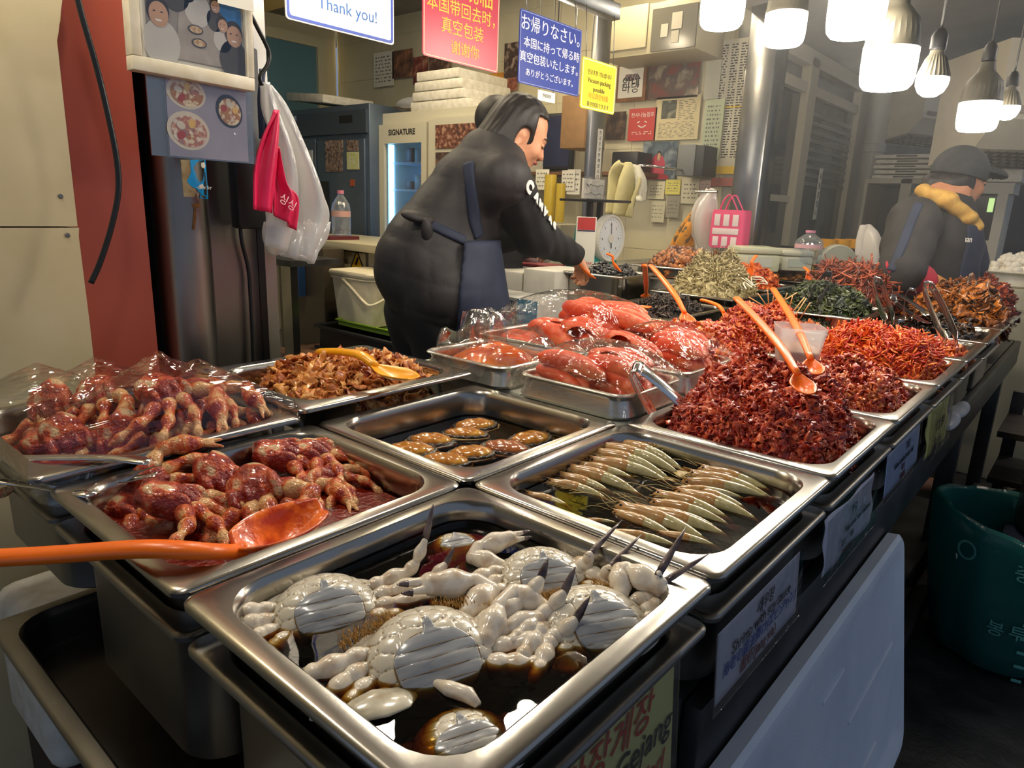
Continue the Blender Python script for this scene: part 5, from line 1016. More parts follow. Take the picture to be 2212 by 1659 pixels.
for k, (px, py, px2, py2) in enumerate(((2078, 1172, 2118, 1212), (2066, 1196, 2082, 1240), (2110, 1170, 2130, 1238), (2140, 1196, 2152, 1240))):
    a_ = at(px, py, t=1.86); b2 = at(px2, py2, t=1.92); o = obj('skewer_stick', tube(B(), [a_, b2+Vector((0, 0, -.05))], .0022, 6), STK, None, 180); tag(o, 'thin white stick in the rubbish bag, %s from the left' % ORD[k], 'stick', 'sticks in the rubbish bag')
pa, pb2 = at(2158, 1180, t=1.86), at(2235, 1222, t=1.80); dv = (pb2-pa)
o = empty('striped_skewer', pa, None, 'red and white banded skewer poking from the rubbish bag', 'skewer')
for k in range(6): obj('band', tube(B(), [dv*(k/6), dv*(k/6+.04), dv*((k+1)/6-.04), dv*((k+1)/6)], [.008, .017, .017, .008], 14), mat('band_red', '8a2f36', .5) if k % 2 else mat('band_white', 'a9a6a8', .5), o, 180)
obj('tip', tube(B(), [(0, 0, 0), -dv*.15], .01, 10), BLACK, o, 180); obj('stick', tube(B(), [-dv*.14, -dv*.9], .0025, 8), STK, o, 180)
# dark pot and crates past the bag
pp_ = at(2215, 985, t=2.0)
o = empty('stock_pot', (pp_.x+.19, pp_.y+.06, .30), None, 'large dark steel pot at the right edge', 'pot'); zr_ = at(2190, 762, t=2.05).z-.30
obj('pot', lathe(B(), [(.001, 0), (.17, 0), (.185, .02), (.185, zr_-.01), (.20, zr_), (.198, zr_+.006), (.18, zr_), (.178, .03), (.001, .02)], 40), mat('pot_dark', (.10, .095, .09), .3, .9), o); obj('broth', lathe(B(), [(.001, zr_-.05), (.178, zr_-.05)], 32), mat('broth_brown', '8a5a26', .15), o)
o = obj('pot_stand', bx(B(), (pp_.x-.01, pp_.y-.10, 0), (pp_.x+.39, pp_.y+.25, .298)), mat('navy_cloth', (.008, .012, .035), .7)); tag(o, 'dark navy covered stand under the stock pot', 'stand')
sb_ = at(2100, 1100, t=2.6)
o = empty('plank_shelf', (.06, 2.47, 0), None, 'low wooden plank shelf in the dark behind the rubbish bag', 'shelf')
for z in (.16, .34, .5): obj('plank', bx(B(), (-.02, 0, z), (.5, .3, z+.02)), mat('plank_dark', '3d3228', .7, c2='2c241c', sc=6., stretch=(1, 6, 6)), o)
for x in (-.02, .46): obj('upright', bx(B(), (x, .3, 0), (x+.04, .33, .6)), STEEL_DK, o)
o = pan(.08, 2.49, .2, .2, .28, .09, 'small tray of brown food on the low plank shelf', STEEL_OLD, 'tray', 'shelf_tray'); heap('brown_food', (.18, 2.59, .19), (.07, .07), .12, [t_strip(k) for k in range(3)], 90, .022, mat('brown_food', '8a5a20', .4, c2='4a2c10', sc=40., isl=.5), 'brown food heaped in the small shelf tray', 'food')
for k, (y, z) in enumerate(((1.66, .712), (1.80, .712))):
    o = sdf_mesh('plastic_scrap', lambda X, Y, Z: sU([s_ell((X, Y, Z), (0, 0, .012), (.022, .05, .013)), s_ell((X, Y, Z), (.008, .03, .018), (.016, .025, .018))], .008), (-.05, -.07, -.006), (.05, .07, .05), .005, film('white_bag_film', (.9, .87, .84), .12, .15, .9, 20., white=.75)); o.location = (-.008, y, .70); tag(o, ['crumpled clear plastic scrap on the table ledge past the yellow label', 'second plastic scrap on the table ledge, further from the yellow label'][k], 'plastic scrap')
# ------------------------------------------------------------------ soy-marinated crabs
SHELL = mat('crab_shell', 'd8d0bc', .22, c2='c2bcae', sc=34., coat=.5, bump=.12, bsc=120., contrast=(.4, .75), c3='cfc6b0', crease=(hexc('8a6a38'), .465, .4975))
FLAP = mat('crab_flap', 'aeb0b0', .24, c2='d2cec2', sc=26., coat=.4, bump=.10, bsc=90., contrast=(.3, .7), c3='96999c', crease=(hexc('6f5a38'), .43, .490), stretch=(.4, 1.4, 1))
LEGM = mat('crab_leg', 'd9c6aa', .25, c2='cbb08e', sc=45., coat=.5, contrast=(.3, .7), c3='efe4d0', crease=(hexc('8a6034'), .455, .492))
TIPM = mat('crab_tip', '3a2a30', .3, c2='7a6a64', sc=60., coat=.4)
PADM = mat('crab_paddle', '6e5c40', .3, c2='a08a5c', sc=60., coat=.4, c3='4a3c30')
FUZZ = mat('crab_bristle', 'c9973f', .6, c2='a3742a', sc=120., bump=.8, bsc=500.)
SOY = liquid('soy_sauce', (.84, .66, .09), 900.)
ZS = ZR-.021
def seg_leg(P, pts, rad, k=.0007):
    d = None
    for i in range(len(pts)-1):
        a, b = np.array(pts[i]), np.array(pts[i+1]); m = a+(b-a)*.45; g_ = (b-a)*.04
        e = smin(s_cone(P, a+g_, m, rad[i]*.90, rad[i]), s_cone(P, m, b-g_, rad[i], rad[i]*.76), .010); d = e if d is None else smin(d, e, k)
    return d
def bounds(pts, r): p = np.array(pts); return p.min(0)-r, p.max(0)+r
SITES = [(.009, .036), (.024, .033), (.011, .021), (.029, .019), (.043, .022), (.015, .006), (.036, .006), (.052, .008), (.045, -.008), (.056, -.012), (.047, -.024), (.043, -.038)]
SITES = SITES+[(-x, y) for x, y in SITES]
def make_crab(name, label, loc, fwd, tilt=(0, 0), s=1., seed=1, reach=(1., 1.), claws=(1, 1), cl=None, fuzz=True, res=.0013, group=None, cat='crab', skip=(), azo=0.):
    "a swimming crab lying belly up: x across, y towards the mouth, z up"
    r_ = random.Random(seed); o = empty(name, loc, None, label, cat, group)
    rot = Matrix.Rotation(math.atan2(fwd[1], fwd[0])-PI/2, 4, 'Z') @ Matrix.Rotation(tilt[0], 4, 'X') @ Matrix.Rotation(tilt[1], 4, 'Y'); o.rotation_euler = rot.to_euler(); o.scale = (s, s, s)
    MW = Matrix.Translation(Vector(loc)) @ rot @ Matrix.Scale(s, 4); MI = MW.inverted()
    def inside(p):
        w = MW @ Vector(p)
        if w.z < ZR+.008: w.x = min(max(w.x, -.286), -.040); w.y = min(max(w.y, .040), .312); w.z = max(w.z, ZR-.050)
        return np.array(MI @ w)
    jit = [(x+r_.uniform(-.0015, .0015), y+r_.uniform(-.0015, .0015)) for x, y in SITES]
    def dome(P): return smin(s_ell(P, (0, -.006, .0), (.061, .047, .029)), s_ell(P, (0, .010, .002), (.046, .036, .0245)), .01)
    def body(X, Y, Z):
        P = (X, Y, Z); up = s_ell(P, (0, 0, -.006), (.084, .048, .015))
        for sx in (-1, 1): up = smin(up, s_cone(P, (sx*.070, .008, -.006), (sx*.100, .016, -.007), .009, .0015), .010)
        d = smin(up, dome(P), .006); d1 = np.full(X.shape, 9.); d2 = np.full(X.shape, 9.)
        for x, y in jit:
            q = np.sqrt((X-x)**2+(Y-y)**2); d2 = np.minimum(d2, np.maximum(q, d1)); d1 = np.minimum(d1, q)
        e = d2-d1; d = d+np.where(Z > -.002, .0011*np.exp(-(e/.0011)**2)-.0003*np.minimum(e/.014, 1), 0)
        for sx in (-1, 1):
            for k, (x, y) in enumerate(((.056, .012), (.060, -.002), (.058, -.017), (.047, -.032))): d = smin(d, s_ell(P, (sx*x, y, .006), (.0115, .0085, .0095)), .0007)
        return d
    sdf_mesh('body', body, (-.104, -.056, -.024), (.104, .054, .032), res*1.15, SHELL, o)
    def flap(X, Y, Z):
        P = (X, Y, Z); sh = ((np.abs(X)/(.0365+.10*np.minimum(Y+.022, 0)))**2.5+(np.abs(Y+.024)/.0275)**2.5)**.4-1; d = np.maximum(sh*.026, dome(P)-.0028); d = np.maximum(d, -dome(P)-.004)
        tip = np.maximum((np.abs(X)-.0075*(1-(Y-.002)/.016))*.8, dome(P)-.0036); tip = np.maximum(tip, np.maximum(-Y, Y-.0165)); d = smin(d, tip, .001)
        for y in (-.041, -.0325, -.0225, -.0125): d = d+.0005*np.exp(-((Y-y-2.2*X*X)/.0007)**2)
        return d-.0004*np.sin(X*130+Y*60)+.0006*np.sin(Y*330)*np.cos(X*60)
    sdf_mesh('abdomen', flap, (-.040, -.053, 0), (.040, .019, .034), res*.8, FLAP, o)
    def dz(x, y, off):
        a, b = 0., .06
        for _ in range(22):
            m_ = (a+b)/2
            if float(dome((np.array([x]), np.array([y]), np.array([m_])))[0]) < off: a = m_
            else: b = m_
        return a
    SEAM_ = mat('crab_seam', '7a5c30', .4); pts = []
    for k in range(49):
        t = 2*PI*k/48; c_, s2 = math.cos(t), math.sin(t); y = -.024+.0272*math.copysign(abs(s2)**.8, s2); w_ = .0365+.10*min(y+.022, 0); x = w_*math.copysign(abs(c_)**.8, c_)
        if y > -.044: pts.append((t, Vector((x, y, dz(x*1.01, y, .0006)))))
    pts = sorted(((t if t < 1.5*PI else t-2*PI), p) for t, p in pts); bm = B(); tube(bm, [p for _, p in pts], .0010, 6); obj('flap_seam', bm, SEAM_, o, 180)
    bm = B()
    for y in (-.041, -.0325, -.0225, -.0125):
        w_ = (.0365+.10*min(y+.022, 0))*(max(1-abs((y+.024)/.0275)**2.5, 0))**.4*.97; tube(bm, [Vector((w_*q, y+2.2*(w_*q)**2, dz(w_*q, y+2.2*(w_*q)**2, .0026))) for q in np.linspace(-1, 1, 13)], .00042, 5)
    obj('segment_lines', bm, SEAM_, o, 180)['kind'] = 'stuff'
    if fuzz:
        bm = B(); rr = random.Random(seed+5)
        for sx in (-1, 1):
            for k in range(260):
                t = rr.random(); p = Vector((sx*(.020+.050*t), .042-.012*t+rr.uniform(-.004, .006), rr.uniform(-.004, .012))); q = p+Vector((sx*rr.uniform(-.002, .003), rr.uniform(.003, .0075), rr.uniform(.0, .005))); v0 = [bm.verts.new(p+Vector((.0007*math.cos(a), 0, .0007*math.sin(a)))) for a in (0, 2.1, 4.2)]; v1 = bm.verts.new(q)
                for i in range(3): bm.faces.new((v0[i], v0[(i+1) % 3], v1))
        obj('bristles', bm, FUZZ, o, 0)['kind'] = 'stuff'
    # claws
    for i, sx in enumerate((-1, 1)):
        if not claws[i]: continue
        pts = (cl or {}).get(sx) or [(sx*.050, .030, .002), (sx*.078, .048, .0), (sx*.070, .064, .002), (sx*.026, .072, .004)]
        pts = [np.array(p)+np.array([r_.uniform(-.002, .002) for _ in range(3)]) for p in pts]; pts = [inside(p) for p in pts]
        a, b, c, e = pts; dv = (e-c); L_ = np.linalg.norm(dv); dv = dv/L_; sd_ = np.cross(dv, (0, 0, 1)); sd_ /= max(np.linalg.norm(sd_), 1e-6)
        f1, f2 = e+dv*.032+sd_*.002*sx, e+dv*.029-sd_*.009*sx
        def claw(X, Y, Z):
            P = (X, Y, Z); d = smin(s_cone(P, a, a+(b-a)*.55, .0085, .0125), s_cone(P, a+(b-a)*.55, b, .0125, .0100), .008); d = smin(d, s_cone(P, b, c, .0102, .0098), .0007)
            pm = c+(e-c)*.5; d = smin(d, smin(s_cone(P, c, pm, .0085, .0128), s_cone(P, pm, e, .0128, .0105), .008), .0007); d = smin(d, s_cone(P, e+sd_*.004*sx, f1, .0062, .0016), .002); return smin(d, s_cone(P, e-sd_*.005*sx, f2, .0055, .0015), .0007)
        lo, hi = bounds([a, b, c, e, f1, f2], .018); c_ = sdf_mesh('claw', claw, lo, hi, res, LEGM, o)
        for f_ in (f1, f2): t_ = B(); tube(t_, [f_-dv*.010, f_-dv*.003, f_+dv*.0012], [.0036, .0024, .0008], 8); obj('claw_tip', t_, TIPM, c_, 180)
    # walking legs and swimming paddles
    for sx in (-1, 1):
        rc = reach[0 if sx < 0 else 1]
        for j in range(4):
            if (sx, j) in skip or rc <= 0: continue
            az = [.24, .04, -.14, -.40][j]+r_.uniform(-.05, .05)+(azo if sx < 0 else 0); y0 = [.012, -.002, -.017, -.032][j]; x0 = [.056, .060, .058, .047][j]
            dx, dy = math.cos(az)*sx, math.sin(az); p0 = np.array((sx*x0, y0, .008)); zz = r_.uniform(-.05, .15)
            p1 = p0+np.array((dx, dy, .02))*.014; p2 = p1+np.array((dx, dy, zz))*[.034, .040, .038, .020][j]*rc; b_ = az+r_.uniform(.05, .3)*(1 if j < 3 else -.5); ex, ey = math.cos(b_)*sx, math.sin(b_)
            up_ = r_.uniform(.5, 1.3) if sx > 0 else r_.uniform(-.45, .0)
            if j < 3:
                p3 = p2+np.array((ex, ey, up_*.4))*.013*rc; p4 = p3+np.array((ex*.7, ey, up_))*.020*rc; p5 = p4+np.array((ex*.5, ey+.15, up_*1.2))*.026*rc; p1, p2, p3, p4, p5 = [inside(q) for q in (p1, p2, p3, p4, p5)]; P_ = [p0, p1, p2, p3, p4]; R_ = [.0074, .0086, .0060, .0052]
                f_ = lambda X, Y, Z, P_=P_, R_=R_: seg_leg((X, Y, Z), P_, R_); lo, hi = bounds(P_, .013); l_ = sdf_mesh('leg', f_, lo, hi, res, LEGM, o)
                bm = B(); tube(bm, [p4-(p5-p4)*.06, p4+(p5-p4)*.25, p4+(p5-p4)*.7, p5], [(.0042, .002), (.0044, .0022), (.0026, .0015), .0005], 8); obj('leg_tip', bm, TIPM, l_, 180)
            else:
                p3 = p2+np.array((ex, ey, up_*.3))*.012*rc; p1, p2, p3 = [inside(q) for q in (p1, p2, p3)]; P_ = [p0, p1, p2, p3]; f_ = lambda X, Y, Z, P_=P_: seg_leg((X, Y, Z), P_, [.0090, .0100, .0080]); lo, hi = bounds(P_, .014); l_ = sdf_mesh('leg', f_, lo, hi, res, LEGM, o)
                q1 = p3+np.array((ex, ey, up_*.5))*.013*rc; q2 = q1+np.array((ex, ey, up_*.7))*.030*rc; q1, q2 = inside(q1), inside(q2); bm = B(); tube(bm, [p3, q1, q1+(q2-q1)*.3, q1+(q2-q1)*.7, q2], [(.004, .003), (.009, .0025), (.0125, .0016), (.0115, .0013), (.003, .0008)], 14, (0, 0, 1)); obj('paddle', bm, PADM, l_, 180)
    return o
def fw(px0, py0, px1, py1, z=ZS+.02):
    a, b = at(px0, py0, z=z), at(px1, py1, z=z); return ((b-a).x, (b-a).y)
def crab_at(px, py, z=ZS-.006): p = at(px, py, z=z+.022); p.z = z; return p
CR = [('soy crab lying belly up at the back left of the crab tray', 700, 1272, (755, 1325, 700, 1215), (.30, .0), .80, 3, (.62, 1.0), (0, 0), {}, (), -.22),
      ('largest soy crab lying belly up in the middle of the tray', 925, 1365, (1005, 1465, 880, 1265), (.32, -.04), .92, 8, (1.12, .9), (0, 1), {}, (), -.42),
      ('soy crab lying belly up at the back right below the shrimp tray', 1172, 1205, (1225, 1265, 1135, 1130), (.30, .0), .76, 14, (.7, .8), (1, 0), {}, (), -.5),
      ('soy crab with big folded claws and golden bristles near the aisle rim', 1284, 1300, (1354, 1385, 1211, 1220), (.26, .04), .84, 21, (.6, .85), (1, 1), {-1: [(-.048, .028, .006), (-.074, .042, .012), (-.096, .030, .012), (-.122, -.006, .010)], 1: [(.048, .028, .008), (.072, .062, .012), (.088, .062, .018), (.098, .022, .026)]}, ((-1, 3),), -.75)]
CRABS = [make_crab('soy_crab', lb, crab_at(px, py), fw(*f4), tl, s_, sd_, rc, cw_, c4, skip=sk, azo=az_, fuzz=sd_ in (8, 21)) for lb, px, py, f4, tl, s_, sd_, rc, cw_, c4, sk, az_ in CR]
pz = crab_at(1000, 1560, ZS-.0172); CRABS.append(make_crab('soy_crab', 'pale crab mostly sunk in soy sauce at the near corner, amber around it', pz, fw(1030, 1600, 975, 1500), (.04, 0), .66, 31, reach=(0, 0), claws=(0, 0), fuzz=False))
pz = crab_at(985, 1150, ZS-.0145); CRABS.append(make_crab('soy_crab', 'crab sunk in soy sauce at the back corner with its belly showing', pz, fw(1010, 1180, 965, 1115), (.05, 0), .55, 33, reach=(0, 0), claws=(0, 0), fuzz=False))
# loose bits of crab in the sauce
o = empty('crab_leg', at(806, 1528, z=ZS+.001), (0, .1, 1.3), 'loose crab paddle floating at the near left rim', 'crab leg'); bm = B(); tube(bm, [(-.025, 0, 0), (-.012, 0, .001), (.005, 0, .002), (.024, 0, .001), (.034, 0, 0)], [(.004, .002), (.012, .003), (.016, .003), (.012, .002), (.003, .001)], 14, (0, 0, 1)); obj('paddle', bm, mat('pale_paddle', '9c937c', .25, c2='c9c2ac', sc=50., coat=.5), o, 180)
bm = B(); tube(bm, [(-.022, 0, 0), (-.034, .006, .002), (-.042, .010, .001)], [.004, .006, .004], 10); obj('joint', bm, LEGM, o, 180)
o = empty('crab_leg', at(985, 1500, z=ZS), (0, 0, .3), 'loose crab claw piece beside the sunken front crab', 'crab leg'); bm = B(); tube(bm, [(-.02, .004, 0), (-.006, 0, .003), (.01, 0, .003), (.02, -.004, .001)], [.003, .006, .006, .003], 10); obj('claw_piece', bm, LEGM, o, 180)
o = tag(sdf_mesh('shell_piece', lambda X, Y, Z: s_ell((X, Y, Z), (0, 0, 0), (.026, .02, .006)), (-.03, -.024, -.01), (.03, .024, .01), .003, mat('dark_shell', '2a2c30', .15, coat=.8)), 'dark wet crab shell at the back corner of the crab tray', 'shell piece'); o.location = at(1030, 1092, z=ZS-.001)
def fill(i, j, z0, z1, m, label, cat='sauce', name='soy_sauce', inset=.0275, y=None):
    x, yy = cell(i, j); yy = yy if y is None else y
    return slab(name, x+g+inset, x+P2-g-inset, yy+g+inset, yy+P1-g-inset, z0, z1, .043, m, label, cat)
fill(0, 0, ZR-.0605, ZS, SOY, 'dark soy sauce filling the crab tray')
fill(0, 1, ZR-.0605, ZR-.024, SOY, 'dark soy sauce filling the shrimp tray')
SOY2 = liquid('soy_sauce_red', (.84, .62, .50), 260.)
fill(1, 1, ZR-.0735, ZR-.045, SOY2, 'reddish-black soy sauce filling the abalone tray', inset=.029)

# ------------------------------------------------------------------ shrimp in soy sauce
SHR = mat('shrimp_shell', 'bdb284', .2, c2='d8cfa8', sc=60., coat=.9, bump=.12, bsc=160., c3='a89e6c', contrast=(.3, .7))
SHH = mat('shrimp_head', 'b09864', .25, c2='c4b080', sc=80., coat=.8, c3='b07c42', contrast=(.3, .7))
SHL = mat('shrimp_leg', 'c9b478', .3, c2='a88a4a', sc=90.)
def shrimp_proto(seed):
    r_ = random.Random(seed); o = empty('shrimp', (0, 0, 0))
    cpts = [(0, 0, .006), (.022, .001, .010), (.046, .003, .0125), (.07, .005, .0125), (.09, .0065, .010), (.108, .007, .006), (.122, .006, .003)]
    cv = [np.array(p) for p in smoothpts(cpts, 4)]; n = len(cv)
    rad = [.0028+.0075*math.sin(PI*min(1, (i/(n-1))**.75*1.02))**.7*(1 if i < n*.5 else 1-.35*(i-n*.5)/(n*.5)) for i in range(n)]
    hd = int(n*.36)
    def body(X, Y, Z):
        P = (X, Y, Z); d = sU([s_cone(P, cv[i], cv[i+1], rad[i], rad[i+1]) for i in range(hd, n-1)], .002)
        for k in range(6):
            q = cv[int(hd+(n-1-hd)*(k+.35)/6)]; d = d+.0003*np.exp(-((X-q[0])/.0010)**2)
        return d
    def head(X, Y, Z):
        P = (X, Y, Z); d = sU([s_cone(P, cv[i], cv[i+1], rad[i]*1.08, rad[i+1]*1.08) for i in range(0, hd+1)], .003); return smin(d, s_cone(P, (.012, .0, .016), (-.012, -.002, .017), .002, .0006), .004)
    b_ = sdf_mesh('body', body, (.02, -.016, -.008), (.13, .024, .03), .0016, SHR, o); h_ = sdf_mesh('head', head, (-.016, -.016, -.008), (.065, .02, .03), .0016, SHH, o)
    for sy in (-1, 1):
        bm = B(); ell(bm, (.007, sy*.0052, .0125), (.0024, .0018, .0024), None, 10, 6); obj('eye', bm, BLACK, h_)
    bm = B()
    for k in range(-2, 3): tube(bm, [(.118, .006, .003), (.130, .006+.0035*k, .003), (.140, .006+.006*k, .0025)], [(.002, .0012), (.0034, .0008), (.0012, .0005)], 7, (0, 0, 1))
    obj('tail_fan', bm, SHL, o, 180)
    bm = B(); sd_ = 1 if seed % 2 else -1
    for k in range(9):
        x = .02+.008*k; tube(bm, smoothpts([(x, sd_*.006, .006), (x-.006, sd_*(.014+.004*r_.random()), .010), (x-.014-.006*r_.random(), sd_*(.017+.005*r_.random()), .004)], 3), .0007, 5)
    obj('legs', bm, SHL, o, 180)
    bm = B()
    for sy in (-1, 1): tube(bm, smoothpts([(-.004, sy*.002, .011), (-.03, sy*.012, .014), (-.055, sy*(.02+.02*r_.random()), .005)], 4), .0005, 5)
    obj('antennae', bm, SHL, o, 180)
    return o
SPR = [shrimp_proto(k) for k in range(3)]
ZH = ZR-.027
def crop(cx, cy): return 1040+cx*.3436, 880+cy*.3436
SHRIMPS = {'in the back left cluster': [((700, 250), (1210, 410)), ((740, 215), (1270, 385)), ((850, 188), (1290, 350)), ((870, 165), (1430, 292))],
 'in the left cluster': [((270, 500), (640, 625)), ((410, 430), (850, 560)), ((480, 385), (900, 530)), ((530, 352), (1060, 535)), ((585, 322), (1060, 442)), ((680, 300), (1230, 445))],
 'in the right cluster': [((1210, 470), (1690, 548)), ((1270, 425), (1840, 538)), ((1300, 388), (1900, 560)), ((1370, 352), (1920, 520)), ((1410, 315), (1970, 512))],
 'in the middle right cluster': [((1010, 600), (1560, 740)), ((1070, 555), (1600, 712)), ((1085, 508), (1650, 702)), ((1230, 492), (1800, 690)), ((1290, 470), (1760, 640))],
 'in the front cluster': [((790, 740), (1320, 862)), ((835, 610), (1290, 800)), ((850, 590), (1540, 850)), ((1020, 605), (1660, 800)), ((1110, 740), (1560, 862)), ((640, 650), (905, 700))]}
first = [True]*3; kk = 0
for cl_, lst in SHRIMPS.items():
    for i, (h_, t_) in enumerate(lst):
        hz = ZH+(.008 if 'back left' in cl_ else .002)+.0015*(i % 2); a, b = at(*crop(*h_), z=hz+.008), at(*crop(*t_), z=hz+.004); q = kk % 3; kk += 1
        o = SPR[q] if first[q] else copy_tree(SPR[q]); first[q] = False; L_ = (b-a).length; s_ = min(L_/.132, 1.25)
        o.location = (a.x, a.y, hz-.006); o.rotation_euler = (math.radians(random.uniform(-25, 25)), math.radians(random.uniform(0, 4)), math.atan2(b.y-a.y, b.x-a.x)-.05); o.scale = (s_, s_*.84, s_*.86)
        tag(o, 'grey-green soy shrimp, %s from the left edge, %s' % (ORD[i], cl_), 'shrimp', 'shrimp in the soy tray')

# ------------------------------------------------------------------ abalones
ABF = mat('abalone_flesh', 'c4842a', .2, c2='e0a840', sc=40., coat=.6, c3='a8661c', contrast=(.3, .7)); ABR = mat('abalone_reddish', '8a4a24', .2, c2='a8602e', sc=40., coat=.6)
ABM = mat('abalone_frill', '1d1610', .3, c2='4a3a22', sc=120., coat=.4, bump=.5, bsc=300.); ABS = mat('abalone_shell_rim', 'b99a5c', .4, c2='8a6c3a', sc=80.)
ABP = [(1027, 917, 'abalone furthest back in the dark soy tray'), (1004, 936, 'abalone just in front of the furthest one'), (931, 949, 'abalone at the left with a pale frill on its far side'), (889, 969, 'leftmost abalone in the soy tray'), (962, 993, 'nearest abalone, dark frill on its left'), (1018, 977, 'abalone beside the white light reflection'), (1093, 965, 'reddish abalone right of the middle of the tray'), (1146, 946, 'rightmost abalone lying alone in the soy tray')]
def abalone(px, py, label, m, rz, s_=1.):
    o = empty('abalone', (0, 0, 0), (random.uniform(-.1, .1), random.uniform(-.1, .1), rz), label, 'abalone'); p = at(px, py, z=ZR-.043); o.location = (p.x, p.y, ZR-.0525); o.scale = (s_, s_, s_)
    bm = B(); loops = []; n = 40
    for rx, ry, z in ((.040, .027, .0), (.047, .032, .004), (.0455, .031, .007), (.042, .028, .005)): loops.append([Vector(((rx+.0012*math.sin(11*2*PI*i/n))*math.cos(2*PI*i/n), ry*math.sin(2*PI*i/n), z)) for i in range(n)])
    loft(bm, loops); obj('shell', bm, ABS, o, 180)
    bm = B(); loops = []
    for rx, ry, z in ((.040, .027, .004), (.0435, .0295, .008), (.041, .0275, .0115), (.036, .024, .010)): loops.append([Vector(((rx*(1+.03*math.sin(17*2*PI*i/n)))*math.cos(2*PI*i/n), ry*(1+.04*math.sin(19*2*PI*i/n))*math.sin(2*PI*i/n), z+.0012*math.sin(13*2*PI*i/n))) for i in range(n)])
    loft(bm, loops); obj('frill', bm, ABM, o, 180)
    sdf_mesh('foot', lambda X, Y, Z: s_ell((X, Y, Z), (0, 0, .010), (.037, .0245, .0105))+.0006*np.sin(X*260+Y*120), (-.042, -.03, -.004), (.042, .03, .026), .002, m, o)
    return o
for k, (px, py, lb) in enumerate(ABP): abalone(px, py, lb, ABR if k == 6 else ABF, .85+random.uniform(-.35, .35), .92)

# ------------------------------------------------------------------ spicy marinated crab pieces
SPICY = mat('spicy_crab', 'dcb88a', .26, c2='8c1a08', sc=30., coat=.5, c3='c64a18', contrast=(.35, .50), bump=1., bsc=260., detail=7.)
SPICYLEG = mat('spicy_leg', 'e2ae72', .26, c2='9c220a', sc=38., coat=.5, c3='d66424', contrast=(.42, .60), bump=.8, bsc=320., detail=7.)
SAUCE = mat('chili_sauce', '6e1206', .2, c2='430803', sc=30., coat=.5, bump=.8, bsc=170., c3='7a1c08', contrast=(.3, .7))
def crab_piece(seed, spicy=SPICY, leg=SPICYLEG, sauce=SAUCE):
    r_ = random.Random(seed); rs = np.random.default_rng(seed); o = empty('marinated_crab', (0, 0, 0)); K = rs.normal(size=(6, 3))*110; ph = rs.uniform(0, 6, 6)
    def body(X, Y, Z):
        P = (X, Y, Z); d = s_ell(P, (0, 0, .02), (.038, .030, .020))
        for k in range(4): d = smin(d, s_ell(P, (.018, -.024+.016*k, .024), (.020, .0075, .016)), .001)
        d = np.maximum(d, -(X+.030+.006*np.sin(Y*150))); return d+.0014*sum(np.sin(K[i, 0]*X+K[i, 1]*Y+K[i, 2]*Z+ph[i]) for i in range(6))/2.5
    sdf_mesh('body', body, (-.045, -.04, -.008), (.05, .042, .052), .0019, spicy, o)
    ca = [np.array(p) for p in [(.022, .026, .022), (.052, .050+r_.uniform(-.01, .01), .024), (.068, .040, .024), (.100, .014+r_.uniform(-.02, .02), .016)]]
    def cl(X, Y, Z): P = (X, Y, Z); d = seg_leg(P, ca, [.0095, .0088, .0125], .0015); e = ca[3]; d = smin(d, s_cone(P, e, e+np.array((.03, -.012, -.004)), .007, .002), .002); return smin(d, s_cone(P, e, e+np.array((.024, -.024, -.004)), .006, .002), .002)
    lo, hi = bounds(ca, .04); sdf_mesh('claw', cl, lo, hi, .0021, leg, o)
    for j in range(3):
        a = -.1-.42*j+r_.uniform(-.12, .12); up_ = r_.uniform(-.3, .05); p0 = np.array((.024, .010-.014*j, .022)); p1 = p0+np.array((math.cos(a), math.sin(a), .05))*.042; b_ = a-r_.uniform(.1, .5); p2 = p1+np.array((math.cos(b_), math.sin(b_), up_))*.030; p3 = p2+np.array((math.cos(b_-.2), math.sin(b_-.2), up_-.3))*.026
        f_ = lambda X, Y, Z, P_=(p0, p1, p2, p3): seg_leg((X, Y, Z), P_, [.0085, .0068, .0045], .0015); lo, hi = bounds([p0, p1, p2, p3], .012); sdf_mesh('leg', f_, lo, hi, .0021, leg, o)
    n = 70; pos = np.stack([rs.uniform(-.03, .045, n), rs.uniform(-.03, .03, n), rs.uniform(.030, .042, n)], 1); pos[:, 2] -= 9*(pos[:, 0]**2+pos[:, 1]**2)
    return o
CPR = [crab_piece(k) for k in range(3)]
used_cp = [False]*3
def put_piece(k, px, py, z, rot, s_, label, group):
    o = CPR[k] if not used_cp[k] else copy_tree(CPR[k]); used_cp[k] = True
    p = at(px, py, z=z+.02*s_); o.location = (p.x, p.y, z); o.rotation_euler = rot; o.scale = (s_,)*3; tag(o, label, 'crab piece', group); return o
ZP = ZR-.052
SP = [(275, 1085, ZP, (.2, .1, .5), .85, 'at the far left below the steel tongs'), (310, 1050, ZP+.012, (.5, -.3, 1.6), .9, 'with a bare white patch, left of centre'), (400, 1015, ZP+.008, (.3, .2, 1.4), .88, 'dark with sauce, behind the left pair'), (345, 1080, ZP+.024, (-.2, .3, .7), .98, 'with one thick orange-red leg pointing right'), (455, 1005, ZP+.028, (.1, .9, .1), .86, 'standing on end in the middle'), (550, 1045, ZP+.024, (.3, .3, -.2), 1.0, 'largest, right of centre'), (590, 980, ZP+.024, (.1, .2, .8), .92, 'behind the largest, leaning right'), (660, 980, ZP+.018, (0, .1, .5), .92, 'at the back right of the heap'), (620, 1062, ZP+.002, (.1, .0, .2), .8, 'low at the right edge of the sauce'), (430, 1110, ZP+.0, (.2, .1, .6), .8, 'low beside the orange ladle'), (690, 1035, ZP+.004, (.1, .0, .6), .78, 'furthest right in the heap')]
